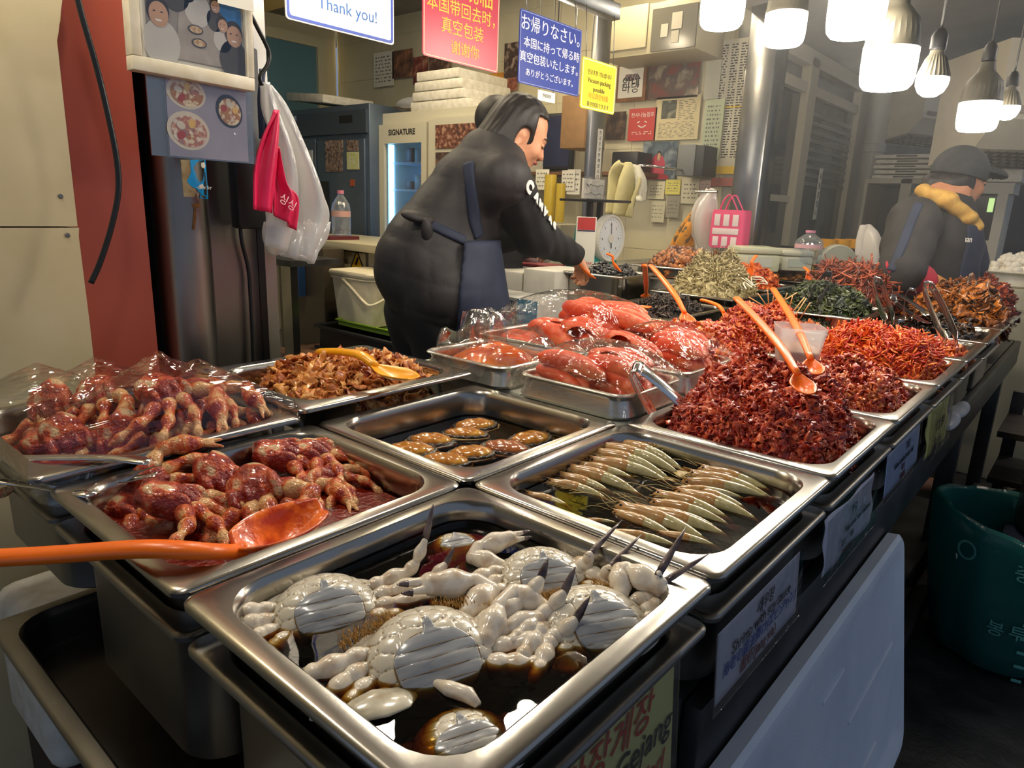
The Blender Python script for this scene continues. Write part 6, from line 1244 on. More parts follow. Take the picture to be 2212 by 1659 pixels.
for i, (px, py, z, rot, s_, lb) in enumerate(SP): put_piece(i % 3, px, py, z, rot, s_, 'red marinated crab piece '+lb, 'spicy crab pieces in the open tray')
zz = ZR+.014-.048
WP = [(95, 950, zz+.004, (.3, .2, .9), .9, 'at the left end'), (110, 850, zz+.05, (.2, .9, -.2), .92, 'raised at the far left'), (135, 925, zz+.02, (.2, .8, .1), .95, 'standing behind the left end'), (220, 840, zz+.055, (.4, .4, -.3), .95, 'high up left of centre'), (260, 915, zz+.024, (.3, 1.0, -.1), 1.0, 'upright with two long legs in the middle'), (345, 840, zz+.066, (.2, .3, .2), 1.0, 'highest of the wrapped heap'), (350, 885, zz+.04, (.2, .7, -.2), .95, 'below the highest one'), (425, 845, zz+.05, (.2, .2, .4), .92, 'at the right of the wrapped heap'), (450, 900, zz+.012, (.1, .1, .4), .8, 'low at the right corner'), (200, 955, zz, (.1, .1, .9), .82, 'low at the front middle'), (350, 935, zz, (.1, .1, .8), .8, 'low at the front right')]
for i, (px, py, z, rot, s_, lb) in enumerate(WP): put_piece((i+1) % 3, px, py, z, rot, s_, 'red crab piece under cling film, '+lb, 'crab pieces under the cling film')
fill(1, 0, ZR-.0605, ZR-.040, SAUCE, 'dark red chili sauce pooled under the crab pieces', name='chili_sauce')
slab('chili_sauce', -.985+.03, -.65-.03, -.012+.03, P1-.012-.03, ZR+.012-.0605, ZR-.022, .04, SAUCE, 'red sauce under the film-wrapped crab pieces', 'sauce')
# cling film over the left tray
WB_ = [(85, 850, .06), (215, 835, .07), (345, 825, .085), (430, 840, .075), (255, 900, .06), (95, 930, .04), (460, 895, .035), (350, 900, .055)]
WPK = [(at(px, py, z=ZR+h_), h_) for px, py, h_ in WB_]
def wrapz(x, y):
    b = 0
    for p, h_ in WPK:
        d = math.hypot(x-p.x, y-p.y); b = max(b, (h_+.028)*max(0, 1-d/.17))
    return b
def film_cover(name, x0, x1, y0, y1, zb, zf, m, label, n=60, skirt=.03, wr=.0016, seed=1, parent=None):
    r_ = random.Random(seed); fr = [(r_.uniform(20, 60), r_.uniform(0, 6)) for _ in range(4)]; cx, cy = (x0+x1)/2, (y0+y1)/2
    def fn(u, v):
        U, V = (u*1.12-.06), (v*1.12-.06); x, y = x0+(x1-x0)*min(max(U, 0), 1), y0+(y1-y0)*min(max(V, 0), 1); e = max(0, -U, U-1, -V, V-1); z = zb+zf(x, y)*(1 if e == 0 else 0)
        a = math.atan2(y-cy, x-cx); ed = min(1, min(U, 1-U, V, 1-V)*6) if e == 0 else 0
        w_ = wr*sum(math.sin(f_*a+p_) for f_, p_ in fr)/2*(ed+.15)
        k = e/.06; return Vector((x+(math.copysign(.004*k, U-.5) if (U < 0 or U > 1) else 0), y+(math.copysign(.004*k, V-.5) if (V < 0 or V > 1) else 0), z+w_-skirt*k*.9+.0015))
    bm = B(); grid(bm, fn, n, n); return tag(obj(name, bm, m, parent, 180), label, 'cling film')
film_cover('cling_film', -.983, -.654, -.010, P1-.016, ZR+.013, wrapz, film('cling_film_tray', gloss=.045, bump=1., bsc=30., stretch=(1, .2, 1)), 'cling film stretched over the left tray of red crabs', seed=4)
# ------------------------------------------------------------------ heaps of side dishes
CH = [t_chunk(k, 2, .45) for k in range(4)]; ST = [t_strip(k) for k in range(5)]; FK = [t_flake(k) for k in range(5)]; STL = [t_strip(20+k, 8, 6, 1.0, .5, .11) for k in range(5)]
def food_mat(n, a, b_, c_, rough=.25, sc=70., isl=.7, coat=.4, bump=.5, bsc=260.): return mat(n, a, rough, c2=b_, c3=c_, sc=sc, isl=isl, coat=coat, bump=bump, bsc=bsc, contrast=(.25, .75))
KD = food_mat('kimchi_dark', '8a1b0a', 'e0683a', 'b43216', .3, 110.); KM = food_mat('kimchi_mid', '9c2410', 'dc7a3c', 'c0401c', .3, 110.); KO = food_mat('kimchi_orange', 'a82a0e', 'ee8a3a', 'd2501c', .28, 90.); STF = [t_strip(70+k, 7, 6, 1.3, .6, .26) for k in range(4)]; FKT = [t_flake(80+k, 6, .55, .10) for k in range(4)]; CR_ = [t_chunk(60+k, 2, .55, 3.0) for k in range(3)]; RAD = food_mat('radish_strips', 'b0240a', 'f0802c', 'd84a18', .28, 60.); FSK = food_mat('fish_skin', '9c4c1a', 'eeae60', 'd07e34', .3)
SES = mat('sesame', 'dfb679', .4, c2='c98f50', sc=200.)
bm = B(); ell(bm, (0, 0, 0), (1, .62, .45), None, 8, 6); SEED = [tmpl(bm)]
def cellmid(i, j): x, y = cell(i, j); return (x+P2/2, y+P1/2)
def kim(name, c, half, h, n, size, m, label, z=ZR-.052, tm=None, sesame=0, seed=1, **k):
    o = heap(name, (c[0], c[1], z), half, h, tm or (STF+FKT), n, size, m, label, seed=seed, **k)
    if sesame:
        me = o.data; V = np.array([v.co[:] for v in me.vertices]); rs = np.random.default_rng(seed+3); top = V[(V[:, 2] > .2*h)]; q = top[rs.integers(0, len(top), sesame)]+np.array([0, 0, .0006])
        s_ = heap_mesh('sesame_seeds', SEED, q, rand_rot(len(q), .7), rs.uniform(.0013, .0018, len(q)), SES, o); s_['kind'] = 'stuff'
    return o
kim('chili_seafood', (cellmid(0, 2)[0]-.005, cellmid(0, 2)[1]), (.138, .148), .118, 4300, .0100, KD, 'tall dark red heap of chopped seasoned seafood with sesame seeds', sesame=900, seed=2, peak=(-.05, .05), lump=.45, power=1.1)
kim('chili_seafood', cellmid(0, 3), (.136, .152), .082, 3800, .0092, KM, 'broad red spread of salted seafood in the tray past the darkest heap', sesame=600, seed=3, power=.7, lump=.35)
kim('radish_strips', cellmid(0, 4), (.138, .152), .128, 1900, .021, RAD, 'bright orange-red heap of long radish strips', tm=STL, seed=4, aspect=(1, 1, 1), tilt=.9, power=1.2)
kim('chili_paste', (cellmid(0, 5)[0]+.02, cellmid(0, 5)[1]), (.12, .13), .06, 500, .014, KO, 'small red remainder in the tray past the radish strips', seed=5)
DKS = food_mat('dark_scraps', '120c08', '4a3018', '2a1a0e')
kim('seaweed_scraps', cellmid(0, 6), (.12, .14), .075, 700, .013, DKS, 'dark brown seaweed scraps in the tray beyond the red remainder', tm=FK[:3]+ST[:2], seed=6)
pan(-.322, 2.464, .32, .345, ZR, .06, 'steel tray under the brown chili leaves at the right edge')
LEAF = food_mat('chili_leaf', '3c2208', 'c0701c', '7e4210'); LEAF2 = food_mat('chili_leaf_red', '4a1408', 'b04a1a', '7e2a0e')
kim('chili_leaves', (-.16, 2.63), (.15, .16), .15, 1300, .022, LEAF, 'brown-orange heap of seasoned leaves at the right edge', tm=STL[:3]+FK[:2], seed=7)
pan(-.24, 2.82, .24, .34, ZR, .06, 'steel tray furthest along the aisle side, under the red-brown heap'); kim('chili_leaves', (-.12, 2.97), (.10, .15), .15, 700, .022, LEAF2, 'red-brown heap behind the brown leaves, under the worker\'s gloved hand', tm=STL[:3]+FK[:2], seed=8)
kim('chili_seafood', (-.4875, .352*3.02+.176), (.135, .15), .125, 2000, .0135, KO, 'orange-red heap of seasoned seafood behind the wrapped roe', sesame=100, seed=9, tm=STF+FKT)
pan(-.648, 1.425, .322, .35, ZR+.004, .06, 'steel tray under the heap with toothpicks'); kim('chili_seafood', (-.465, 1.60), (.13, .15), .14, 2200, .011, KM, 'red-brown heap stuck with wooden toothpicks', sesame=200, seed=10)
pan(-.66, 1.80, .33, .40, ZR+.012, .06, 'steel tray with little left in it between the toothpick heap and the greens'); kim('chili_paste', (-.47, 1.93), (.12, .10), .055, 350, .013, KM, 'small red remainder before the green heap', seed=11)
pan(-.66, 2.06, .34, .36, ZR+.03, .06, 'steel tray under the dark green heap'); SEA = food_mat('seaweed', '0c140a', '4a5420', '1e2a12', .3)
kim('green_seaweed', (-.49, 2.23), (.15, .16), .12, 1700, .013, SEA, 'dark green heap of seasoned seaweed in the middle distance', tm=FK[:2]+ST[:3], seed=12, z=ZR-.02)
pan(-.68, 2.44, .34, .32, ZR+.03, .06, 'steel tray under the dried red-brown strips'); DRY = food_mat('dried_strips', '4a1c0e', 'b0522c', '84341a', .3)
kim('dried_strips', (-.51, 2.60), (.16, .16), .16, 800, .045, DRY, 'heap of long dried red-brown strips beside the worker in the cap', tm=STL, seed=13, z=ZR-.02, tilt=.45, aspect=(1, .7, .7))
# flakes at the left
kim('fish_skin_flakes', (FT.location.x+.175, FT.location.y+.20), (.142, .142), .062, 1250, .0155, FSK, 'heap of brown dried fish-skin flakes with the yellow spatula', tm=FK, seed=14, z=ZR-.030, tilt=1.3, aspect=(1, 1, 1), power=1.0)
# inner trays
FP = pan(-1.13, 1.70, .35, .49, ZR, .065, 'steel tray of small dark fish with the orange ladle'); BLK = food_mat('dark_fish', '0c0a0a', '5a4a40', '241a18', .25)
kim('small_dark_fish', (-.93, 1.98), (.12, .16), .085, 1100, .017, BLK, 'heap of small glossy dark fish in the inner tray', tm=STL[:3]+ST[:2], seed=15, z=ZR-.055)
pan(-1.17, 2.24, .37, .52, ZR+.02, .065, 'steel tray under the pale anchovies'); ANC = food_mat('anchovy', '6a5a34', 'd6c898', 'a09060', .35)
kim('dried_anchovies', (-.985, 2.46), (.16, .19), .185, 1700, .016, ANC, 'pale olive heap of small dried anchovies', tm=ST, seed=16, z=ZR-.03, power=1.6)
pan(-1.50, 2.08, .32, .30, .925, .20, 'tall steel pan of black beans at the vendor\'s hand', STEEL, 'pan', 'tall_pan'); bm = B(); ell(bm, (0, 0, 0), (1, .8, .75), None, 10, 7); BEAN = [tmpl(bm)]
kim('black_beans', (-1.34, 2.23), (.13, .12), .065, 700, .0075, mat('bean_black', (.008, .008, .01), .2, coat=.6), 'shiny black beans filling the tall steel pan', tm=BEAN, seed=17, z=.885)
pan(-1.37, 2.41, .36, .34, .95, .045, 'steel tray under the brown nuts'); NUT = food_mat('brown_nuts', '3a1c0a', 'c0793a', '8a4a1c', .3)
kim('brown_nuts', (-1.19, 2.57), (.14, .14), .10, 800, .0105, NUT, 'heap of glazed brown nuts behind the black beans', tm=CH[:2], seed=18, z=.91)
for k, (px, py, zt, hw, hh, mm, tm_, lb, sz) in enumerate(((1512, 566, .90, (.16, .16), .075, food_mat('brown_shreds', '5a2e0e', 'c98a3c', '96581c'), ST, 'brown shredded heap below the hanging orange cloth bag', .015), (1590, 566, .90, (.11, .14), .075, food_mat('orange_shreds', '8a4a10', 'e0a040', 'b8701c'), ST, 'orange-brown shredded heap left of the pale green appliance', .014),
      (1622, 606, .885, (.11, .14), .07, KO, STF+FKT, 'red heap with pale onion strips in the inner row', .014), (1690, 590, .885, (.13, .13), .085, food_mat('brown_mussels', '3a2008', 'b8782c', '7a4a14'), CH[:2]+FK, 'brown glossy heap right of the red onion dish', .017), (1757, 582, .895, (.15, .16), .10, food_mat('amber_leaves', '4a3a10', 'd0b060', '9a7a2c'), FK, 'amber leafy heap before the second dial scale', .02))):
    p = at(px, py+6, z=zt); pan(p.x-hw[0]-.03, p.y-hw[1]-.03, hw[0]*2+.06, hw[1]*2+.06, zt-.005, .055, ['steel tray under the brown shredded heap', 'steel tray under the orange-brown shreds', 'steel tray of the red onion dish', 'steel tray under the brown glossy heap', 'steel tray under the amber leaves'][k])
    kim('side_dish', (p.x, p.y), hw, hh+.045, 600, sz, mm, lb, tm=tm_, seed=30+k, z=zt-.05)
p = at(1625, 612, z=.91); rs = np.random.default_rng(5); n = 26
for k in range(12):
    o = obj('onion_strip', tube(B(), smoothpts([(-.03, 0, 0), (0, .006, .006), (.03, 0, 0)], 3), [(.003, .0016)]*7, 6), mat('onion_white', 'e6dcc4', .3, coat=.4), None, 180); q = at(1590+rs.uniform(0, 62), 606+rs.uniform(-6, 14), z=.925); o.location = q; o.rotation_euler = (rs.uniform(-.4, .4), rs.uniform(-.5, .5), rs.uniform(0, 3)); tag(o, 'pale onion strip on the red dish in the inner row', 'onion strip', 'onion strips on the red dish')
# a bench for the inner rows
o = obj('inner_counter', bx(B(), (-1.53, 1.66, .0), (-1.01, 2.35, .695), .004), mat('inner_table_steel', '8f8c82', .4, .4)); tag(o, 'steel bench under the inner trays in front of the vendor', 'bench')

# ------------------------------------------------------------------ pollock roe under film
ROE = mat('roe', 'e85e2c', .34, c2='f08a58', sc=24., coat=.25, bump=.35, bsc=420., c3='e04e24', contrast=(.3, .7), sub=.12)
def roe_proto(seed):
    r_ = random.Random(seed); o = empty('roe_sac', (0, 0, 0)); b_ = r_.uniform(-.012, .012)
    for sy in (-1, 1):
        pts = [np.array(p) for p in smoothpts([(-.062, sy*.004, .012), (-.04, sy*.014+b_, .017), (0, sy*.017+b_*1.5, .019), (.04, sy*.015+b_, .016), (.07, sy*.008, .011)], 3)]; rr = [.006+.0135*math.sin(PI*min(1, (i+.7)/(len(pts)-.2)))**.6 for i in range(len(pts))]
        K = np.random.default_rng(seed).normal(size=(3, 3))*70
        f_ = lambda X, Y, Z: sU([s_cone((X, Y, Z), pts[i], pts[i+1], rr[i], rr[i+1]) for i in range(len(pts)-1)], .003)+.0008*(np.sin(K[0, 0]*X+K[0, 1]*Y+K[0, 2]*Z)+np.sin(K[1, 0]*X+K[1, 1]*Y+K[1, 2]*Z))
        sdf_mesh('lobe', f_, (-.075, -.045, -.012), (.085, .045, .045), .003, ROE, o)
    return o
RP = [roe_proto(k) for k in range(3)]; rfirst = [True]*3
def roe(loc, rz, tilt, s_, label, group, k):
    o = RP[k] if rfirst[k] else copy_tree(RP[k]); rfirst[k] = False; o.location = loc; o.rotation_euler = (tilt[0], tilt[1], rz); o.scale = (s_, s_, s_); tag(o, label, 'roe sac', group)
ZB = .84
o = obj('plastic_container', bx(B(), (-.566, .717, .70), (-.332, 1.19, ZB-.001), .008), mat('container_clear', 'c3c4b4', .3, c2='b4b6a6', sc=5.)); tag(o, 'pale plastic container with a blue stripe under the film-wrapped roe', 'container')
st_ = obj('blue_stripe', bx(B(), (-.53, .7155, .80), (-.36, .7168, .808)), mat('stripe_blue', '3f7fae', .4), o)
o = obj('plastic_container', bx(B(), (-.90, .745, .70), (-.57, 1.33, ZB-.001), .008), mat('container_clear', 'c3c4b4', .3)); tag(o, 'pale plastic container under the orange bag and the big roe heap', 'container')
PANW = mat('pan_ivory_steel', (.66, .64, .56), .25, .75, (.58, .56, .48), 8.)
RPN = [(-.565, .722, .232, .208, 'near film-wrapped pan of red roe'), (-.560, .950, .218, .225, 'far film-wrapped pan of red roe'), (-.895, .955, .325, .36, 'pan under the big unwrapped-looking roe heap at the back')]
for k, (x, y, w_, d_, lb) in enumerate(RPN): pan(x, y, w_, d_, .885, .043, lb, PANW, 'pan', 'roe_pan', fl=.006, r=.03, ro=.03, lip=.004, taper=.004)
for k in range(9):
    u, v = k % 3, k//3; lv = v == 2
    roe((-.565+.068+.045*(u if not lv else u*.7+.3)+random.uniform(-.005, .005), .722+.05+.055*(k*2 % 3)*1.0+random.uniform(-.006, .006), ZB+.004+.024*v+.0*u), random.uniform(-.35, .25)+(.0 if v < 2 else .2), (random.uniform(-.2, .2), random.uniform(-.05, .2)), .86+random.uniform(-.06, .06), 'red roe sac in the near film-wrapped pan, %s layer, %s from the left' % (['bottom', 'middle', 'top'][v], ORD[u]), 'roe in the near pan', k % 3)
for k in range(9):
    u, v = k % 3, k//3
    roe((-.56+.068+.04*u+random.uniform(-.005, .005), .95+.05+.06*(k*2 % 3)+random.uniform(-.006, .006), ZB+.004+.026*v), random.uniform(-.35, .3), (random.uniform(-.2, .2), random.uniform(-.05, .2)), .86+random.uniform(-.06, .06), 'red roe sac in the far film-wrapped pan, %s layer, %s from the left' % (['bottom', 'middle', 'top'][v], ORD[u]), 'roe in the far pan', (k+1) % 3)
for k in range(18):
    u, v = k % 4, k//4; v2 = min(v, 3)
    roe((-.80+.065*(u if v < 3 else u*.6+.7)+random.uniform(-.008, .008)+.012*v2, 1.03+.05*(k*3 % 5)*(1-.12*v2)+.03*v2+random.uniform(-.008, .008), ZB+.004+.025*v2), random.uniform(-.5, .5), (random.uniform(-.25, .25), random.uniform(-.1, .2)), 1.0+random.uniform(-.08, .1), 'orange-red roe sac in the big heap at the back, layer %s, %s along' % (['at the bottom', 'second', 'third', 'on top', 'on top'][v], ORD[u]), 'roe in the big heap', k % 3)
def tent(x0, x1, y0, y1, h_, sh=.55):
    def f(x, y):
        u, v = (x-x0)/(x1-x0)*2-1, (y-y0)/(y1-y0)*2-1; return h_*(1-min(1, abs(u))**2.2)**sh*(1-min(1, abs(v))**2.2)**sh
    return f
FR = film('roe_film', gloss=.05, bump=1., bsc=34., stretch=(.35, 1, 1))
film_cover('cling_film', -.567, -.331, .720, .932, .886, tent(-.567, -.331, .72, .932, .060), FR, 'cling film over the near pan of roe', 44, .04, .0012, 7); film_cover('cling_film', -.562, -.340, .948, 1.177, .886, tent(-.562, -.340, .948, 1.177, .068), FR, 'cling film over the far pan of roe', 44, .04, .0012, 8)
film_cover('cling_film', -.90, -.565, .95, 1.32, .886, tent(-.90, -.565, .95, 1.32, .098, .45), FR, 'cling film over the big roe heap at the back', 44, .04, .0012, 9)
# orange food in a clear bag
pan(-.82, .722, .225, .21, .885, .043, 'pale pan lined with a clear bag of orange roe', PANW, 'pan', 'roe_pan', fl=.006, r=.03, ro=.03, lip=.004, taper=.004)
ORP = mat('orange_roe', 'd4661a', .2, c2='e8892c', sc=18., coat=.6, c3='c85010', contrast=(.3, .7))
o = tag(sdf_mesh('orange_roe', lambda X, Y, Z: np.maximum(sU([s_ell((X, Y, Z), (0, 0, .0), (.105, .095, .046)), s_ell((X, Y, Z), (.05, -.02, .03), (.04, .04, .03)), s_ell((X, Y, Z), (-.03, .03, .02), (.05, .04, .03))], .02)+.002*np.sin(X*90)*np.sin(Y*80), -Z-.002), (-.11, -.10, -.008), (.11, .10, .075), .005, ORP), 'loose orange roe inside the clear bag', 'roe', None, 'stuff'); o.location = (-.707, .827, .846)
drape('clear_bag', [(1000, 672), (994, 700), (990, 735), (985, 770)], [(1062, 664), (1090, 690), (1098, 730), (1112, 775)], dict(t=1.50), film('bag_clear_bright', (1, 1, 1), .14, .08, 1., 20.), 'knotted upright clear bag mouth between the vendor and the roe heap', 'bag', .02, 2.5, .003, 30, 24, 11, None, None, .05)
bm = B(); n = 40; loops = []
for q, z, a_ in ((1.02, -.03, 0), (1.08, .0, .2), (1.05, .03, .6), (.98, .048, 1.), (.9, .05, 1.3)): loops.append([Vector((.118*q*math.cos(2*PI*i/n)*(1+.04*math.sin(9*2*PI*i/n+a_)), .112*q*math.sin(2*PI*i/n)*(1+.04*math.sin(8*2*PI*i/n+a_*2)), z+.010*math.sin(5*2*PI*i/n+a_))) for i in range(n)])
loft(bm, loops, False, False); o = tag(obj('clear_bag', bm, film('bag_clear_bright', (1, 1, 1), .14, .08, 1., 20.), None, 180), 'clear bag lining the pan of orange roe, rim folded outwards', 'bag'); o.location = (-.707, .827, .872)

# ------------------------------------------------------------------ utensils
def spatula(a, b, label, m=ORANGE, bowl=(.030, .045), cat='spatula', name='spatula', bend=.009, w0=.009, hole=True, dip=.3, face=None):
    "a = end of the handle, b = tip of the blade"
    a, b = Vector(a), Vector(b); L_ = (b-a).length; o = empty(name, a, None, label, cat); d = (b-a).normalized(); up = Vector((0, 0, 1))-d*d.z
    up = (Vector(face)-d*d.dot(Vector(face))) if face is not None else up; up.normalize(); e = L_-bowl[1]*1.7
    pts = smoothpts([Vector(), d*e*.35+up*bend*.7, d*e*.75+up*bend, d*e], 6); k = len(pts)
    obj('handle', tube(B(), pts, [((w0*(1.0 if i < k*.6 else 1-.35*(i-k*.6)/(k*.4))), w0*.55) for i in range(k)], 12, up), m, o, 180)
    sd = d.cross(up); f = d*math.cos(dip)-up*math.sin(dip); upb = up*math.cos(dip)+d*math.sin(dip); c0 = d*(e-.004)
    def fn(u, v):
        s_ = v*2-1; wv = bowl[0]*(math.sin(PI*min(.08+u*.84, .97))**.55)*(.55+.45*min(u*2, 1)); t = u*bowl[1]*2
        return c0+f*t+sd*(s_*wv)-upb*(.012*(1-s_*s_)*math.sin(PI*min(u*.9+.05, 1)))
    bm = B(); grid(bm, fn, 16, 11, .002); obj('blade', bm, m, o, 180)
    if hole: obj('hang_hole', lathe(B(), [(.0022, -.0002), (.0042, 0), (.0022, .0002), (.0022, -.0002)], 12, Matrix.Translation(d*.014+up*(w0*.56)) @ basis(sd, d).to_4x4()), BLACK, o)
    return o
a, b_ = at(-150, 1212, t=.64), at(700, 1128, z=ZR-.012)
p1_ = at(300, 1186, t=.62); p2_ = at(505, 1192, z=ZR-.008); o = empty('ladle', p2_, None, 'big orange plastic ladle lying across the spicy crab tray', 'ladle')
pts = smoothpts([a-p2_, at(90, 1200, t=.635)-p2_, p1_-p2_, at(430, 1190, t=.63)-p2_, Vector((0, 0, 0)), (b_-p2_)*.12], 6); k = len(pts); obj('handle', tube(B(), pts, [(.0115 if i < k*.5 else .0115-.003*(i-k*.5)/(k*.5), .0075) for i in range(k)], 14, (0, 0, 1)), ORANGE, o, 180)
dd = (b_-p2_); dd.z = 0; Ld = dd.length; dd.normalize(); sd = Vector((-dd.y, dd.x, 0))
def fn(u, v):
    s_ = v*2-1; wv = .031*(math.sin(PI*min(.05+u*.90, .97))**.6); return dd*(u*Ld*1.0)+sd*(s_*wv)+Vector((0, 0, .006-.022*(1-s_*s_)*math.sin(PI*min(u+.06, 1))+.010*max(s_, 0)+.004*u))
bm = B(); grid(bm, fn, 22, 15, .0025); obj('bowl', bm, mat('orange_saucy', 'ff7a1e', .28, c2='c8400c', sc=45., coat=.4, contrast=(.42, .6), bump=.3, bsc=120.), o, 180)
spatula(at(692, 760, t=1.27), at(884, 808, z=ZR+.058), 'yellow plastic spatula lying on the brown flakes', YELLOWP, (.030, .052), bend=.012, w0=.012, dip=.05)
SPT = [((1592, 645), 1.45, (1746, 836), .935, 'orange spatula stuck in the dark red heap, long handle leaning left'), ((1670, 624), 1.78, (1762, 795), .93, 'orange spatula stuck behind the red spread near the clear cup'), ((1406, 574), 1.95, (1492, 694), .93, 'orange spatula standing in the orange-red heap behind the roe'), ((1392, 573), 2.05, (1396, 640), .875, 'short orange spatula standing by the anchovy tray'), ((1310, 548), 2.62, (1344, 582), .955, 'orange spatula in the black beans and nuts'), ((1462, 543), 3.0, (1496, 566), .95, 'orange spatula in the brown shredded heap'), ((1634, 552), 2.75, (1612, 600), .93, 'orange spatula standing in the red onion dish'), ((1737, 578), 2.7, (1756, 616), .92, 'orange spatula in the amber leaves'), ((1516, 648), 1.98, (1590, 690), .90, 'orange spatula lying low behind the orange-red heap')]
for (a_, ta, b2, zb, lb) in SPT: spatula(at(*a_, t=ta), at(*b2, z=zb), lb, w0=.0085, bowl=(.020, .03), dip=.15)
o = spatula(at(1322, 652, z=.862), at(1398, 664, z=.868), 'orange ladle bowl lying in the tray of small dark fish', ORANGE, (.032, .032), 'ladle', 'ladle', .004, .007, False, .0)
spatula(at(1304, 655, t=1.75), at(1360, 706, t=1.66), 'teal plastic handle lying under the roe film', mat('teal_plastic', '2fa8a0', .35), (.010, .02), 'handle', 'teal_utensil', .0, .008, False, .0)
def tongs(a, b, spread, label, w_=.011, m=CHROME, nrm=None, dark=None):
    "a = closed end, b = tips"
    a, b = Vector(a), Vector(b); o = empty('tongs', a, None, label, 'tongs'); d = b-a; L_ = d.length; dn = d.normalized(); n_ = Vector(nrm) if nrm is not None else Vector((0, 0, 1)).cross(dn); n_ = (n_-dn*n_.dot(dn)).normalized(); wd = dn.cross(n_)
    for s_ in (-1, 1):
        pts = [Vector()+n_*s_*.010+dn*.002, dn*L_*.12+n_*s_*.014, dn*L_*.5+n_*s_*(.014+spread*.5), dn*L_*.85+n_*s_*(.010+spread), dn*L_+n_*s_*(.004+spread*.9)]
        P_ = smoothpts(pts, 5); bm = B()
        def fn(u, v, P_=P_, s_=s_):
            f = u*(len(P_)-1); i = min(int(f), len(P_)-2); c = P_[i].lerp(P_[i+1], f-i); q = v*2-1; return c+wd*(q*w_*(1 if u < .8 else 1.25-.9*max(u-.92, 0)*6))+n_*(-s_*.003*(1-q*q)*-1)
        grid(bm, fn, 22, 7, .0012); obj('arm', bm, m, o, 180)
    bm = B(); arcp = [n_*math.cos(t)*.011-dn*math.sin(t)*.010+dn*.002 for t in np.linspace(0, PI, 9)]
    def fe(u, v): f = u*8; i = min(int(f), 7); return arcp[i].lerp(arcp[i+1], f-i)+wd*((v*2-1)*w_)
    grid(bm, fe, 14, 5, .0012); obj('spring_end', bm, dark or m, o, 180); return o
tongs(at(1374, 800, t=1.12), at(1465, 912, z=ZR-.012), .018, 'large steel tongs standing in the left corner of the dark red heap', .017, nrm=(1, .4, 0))
tongs(at(2004, 618, t=2.0), at(2056, 740, z=.90), .006, 'shiny steel tongs standing in the radish strips', .014, nrm=(1, .3, 0))
tongs(at(1893, 606, t=2.35), at(1922, 696, z=.90), .004, 'narrow steel tongs standing at the right of the green heap', .013, nrm=(.7, .7, 0))
tongs(at(1790, 592, t=2.5), at(1757, 648, z=.94), .008, 'black-handled tongs leaning in the green heap', .011, mat('dark_handle', (.03, .03, .032), .3, .3), nrm=(1, .2, 0))
tongs(at(1932, 640, t=2.42), at(2005, 690, z=.90), .006, 'steel tongs lying flat between the green heap and the brown leaves', .012, nrm=(0, 0, 1))
tongs(at(1970, 626, t=2.5), at(1962, 690, z=.90), .003, 'thin steel tongs upright left of the shiny pair', .006, nrm=(1, 0, 0))
tongs(at(1759, 600, t=2.65), at(1790, 640, z=.93), .004, 'pale steel tongs beside the black-handled pair', .010, nrm=(1, .3, 0))
tongs(at(1561, 536, t=2.75), at(1553, 590, z=.94), .010, 'thin wire tongs standing in the anchovy heap', .0035, nrm=(1, .3, 0))
a, b_ = at(-120, 1018, t=.86), at(330, 1012, z=ZR+.012); tongs(a, b_, .004, 'long steel tongs lying over the left tray edge, upper arm', .009, nrm=(0, 0, 1))
o = obj('serving_stick', tube(B(), smoothpts([at(-80, 1030, t=.82), at(60, 1046, t=.83), at(200, 1070, z=ZR+.004)], 5), (.008, .0022), 10, (0, 0, 1)), CHROME, None, 180); tag(o, 'flat steel tong arm below the upper one at the left', 'tong arm')
for k, da in enumerate((-.012, .012)):
    pass
o = empty('scissors', at(1792, 580, t=2.75), (0, 0, .6), 'red scissor handles sticking out behind the black-handled tongs', 'scissors')
for s_ in (-1, 1): obj('handle', tube(B(), [Vector((.016*s_+.016*math.cos(t), 0, -.01+.032*math.sin(t))) for t in np.linspace(0, 2*PI, 20)], .006, 8), mat('scissor_red', 'd4202c', .35), o, 180); obj('blade', tube(B(), [(.010*s_, 0, -.04), (-.004*s_, 0, -.13)], [(.006, .0015), (.003, .001)], 6), CHROME, o, 180)
# toothpicks
TPK = [((1618, 642), (1648, 660)), ((1637, 634), (1652, 655)), ((1658, 626), (1660, 652)), ((1672, 634), (1668, 656)), ((1700, 634), (1694, 652)), ((1722, 632), (1692, 650)), ((1712, 640), (1706, 662)), ((1738, 642), (1714, 672)), ((1742, 644), (1712, 690)), ((1750, 654), (1736, 676)), ((1664, 760), (1656, 802))]
for k, (a_, b2) in enumerate(TPK):
    t0 = 1.83 if k < 10 else 1.42; a, b3 = at(*a_, t=t0), at(*b2, t=t0+.03); b3 = b3+(b3-a)*.8
    o = obj('toothpick', tube(B(), [a, a.lerp(b3, .5), b3], [.0015, .0016, .0008], 7), WOOD, None, 180); tag(o, 'wooden toothpick in the red-brown heap, %s from the left' % ORD[k] if k < 10 else 'single wooden toothpick standing in the dark red heap', 'toothpick', 'toothpicks in the red-brown heap' if k < 10 else None)
# clear cup of sesame and the little spare lids
cpt = at(1720, 768, z=.905)
o = empty('measuring_cup', (cpt.x, cpt.y, .895), (0, 0, .5), 'clear plastic cup of sesame standing behind the red spread', 'cup'); bm = B(); loops = [rrect(-q, q, -q, q, .012, z, 5) for q, z in ((.036, 0), (.045, .07), (.046, .07), (.043, .07), (.035, .002))]; loft(bm, loops); obj('cup', bm, film('cup_clear', (.97, .97, .97), .10, .08, .2, 30., white=.3), o)
bm = B(); loft(bm, [rrect(-q, q, -q, q, .012, z, 5) for q, z in ((.034, .004), (.037, .024), (.030, .032))]); obj('sesame', bm, mat('sesame_fill', 'd9b890', .6, c2='b98f60', sc=300., bump=.8, bsc=500.), o)
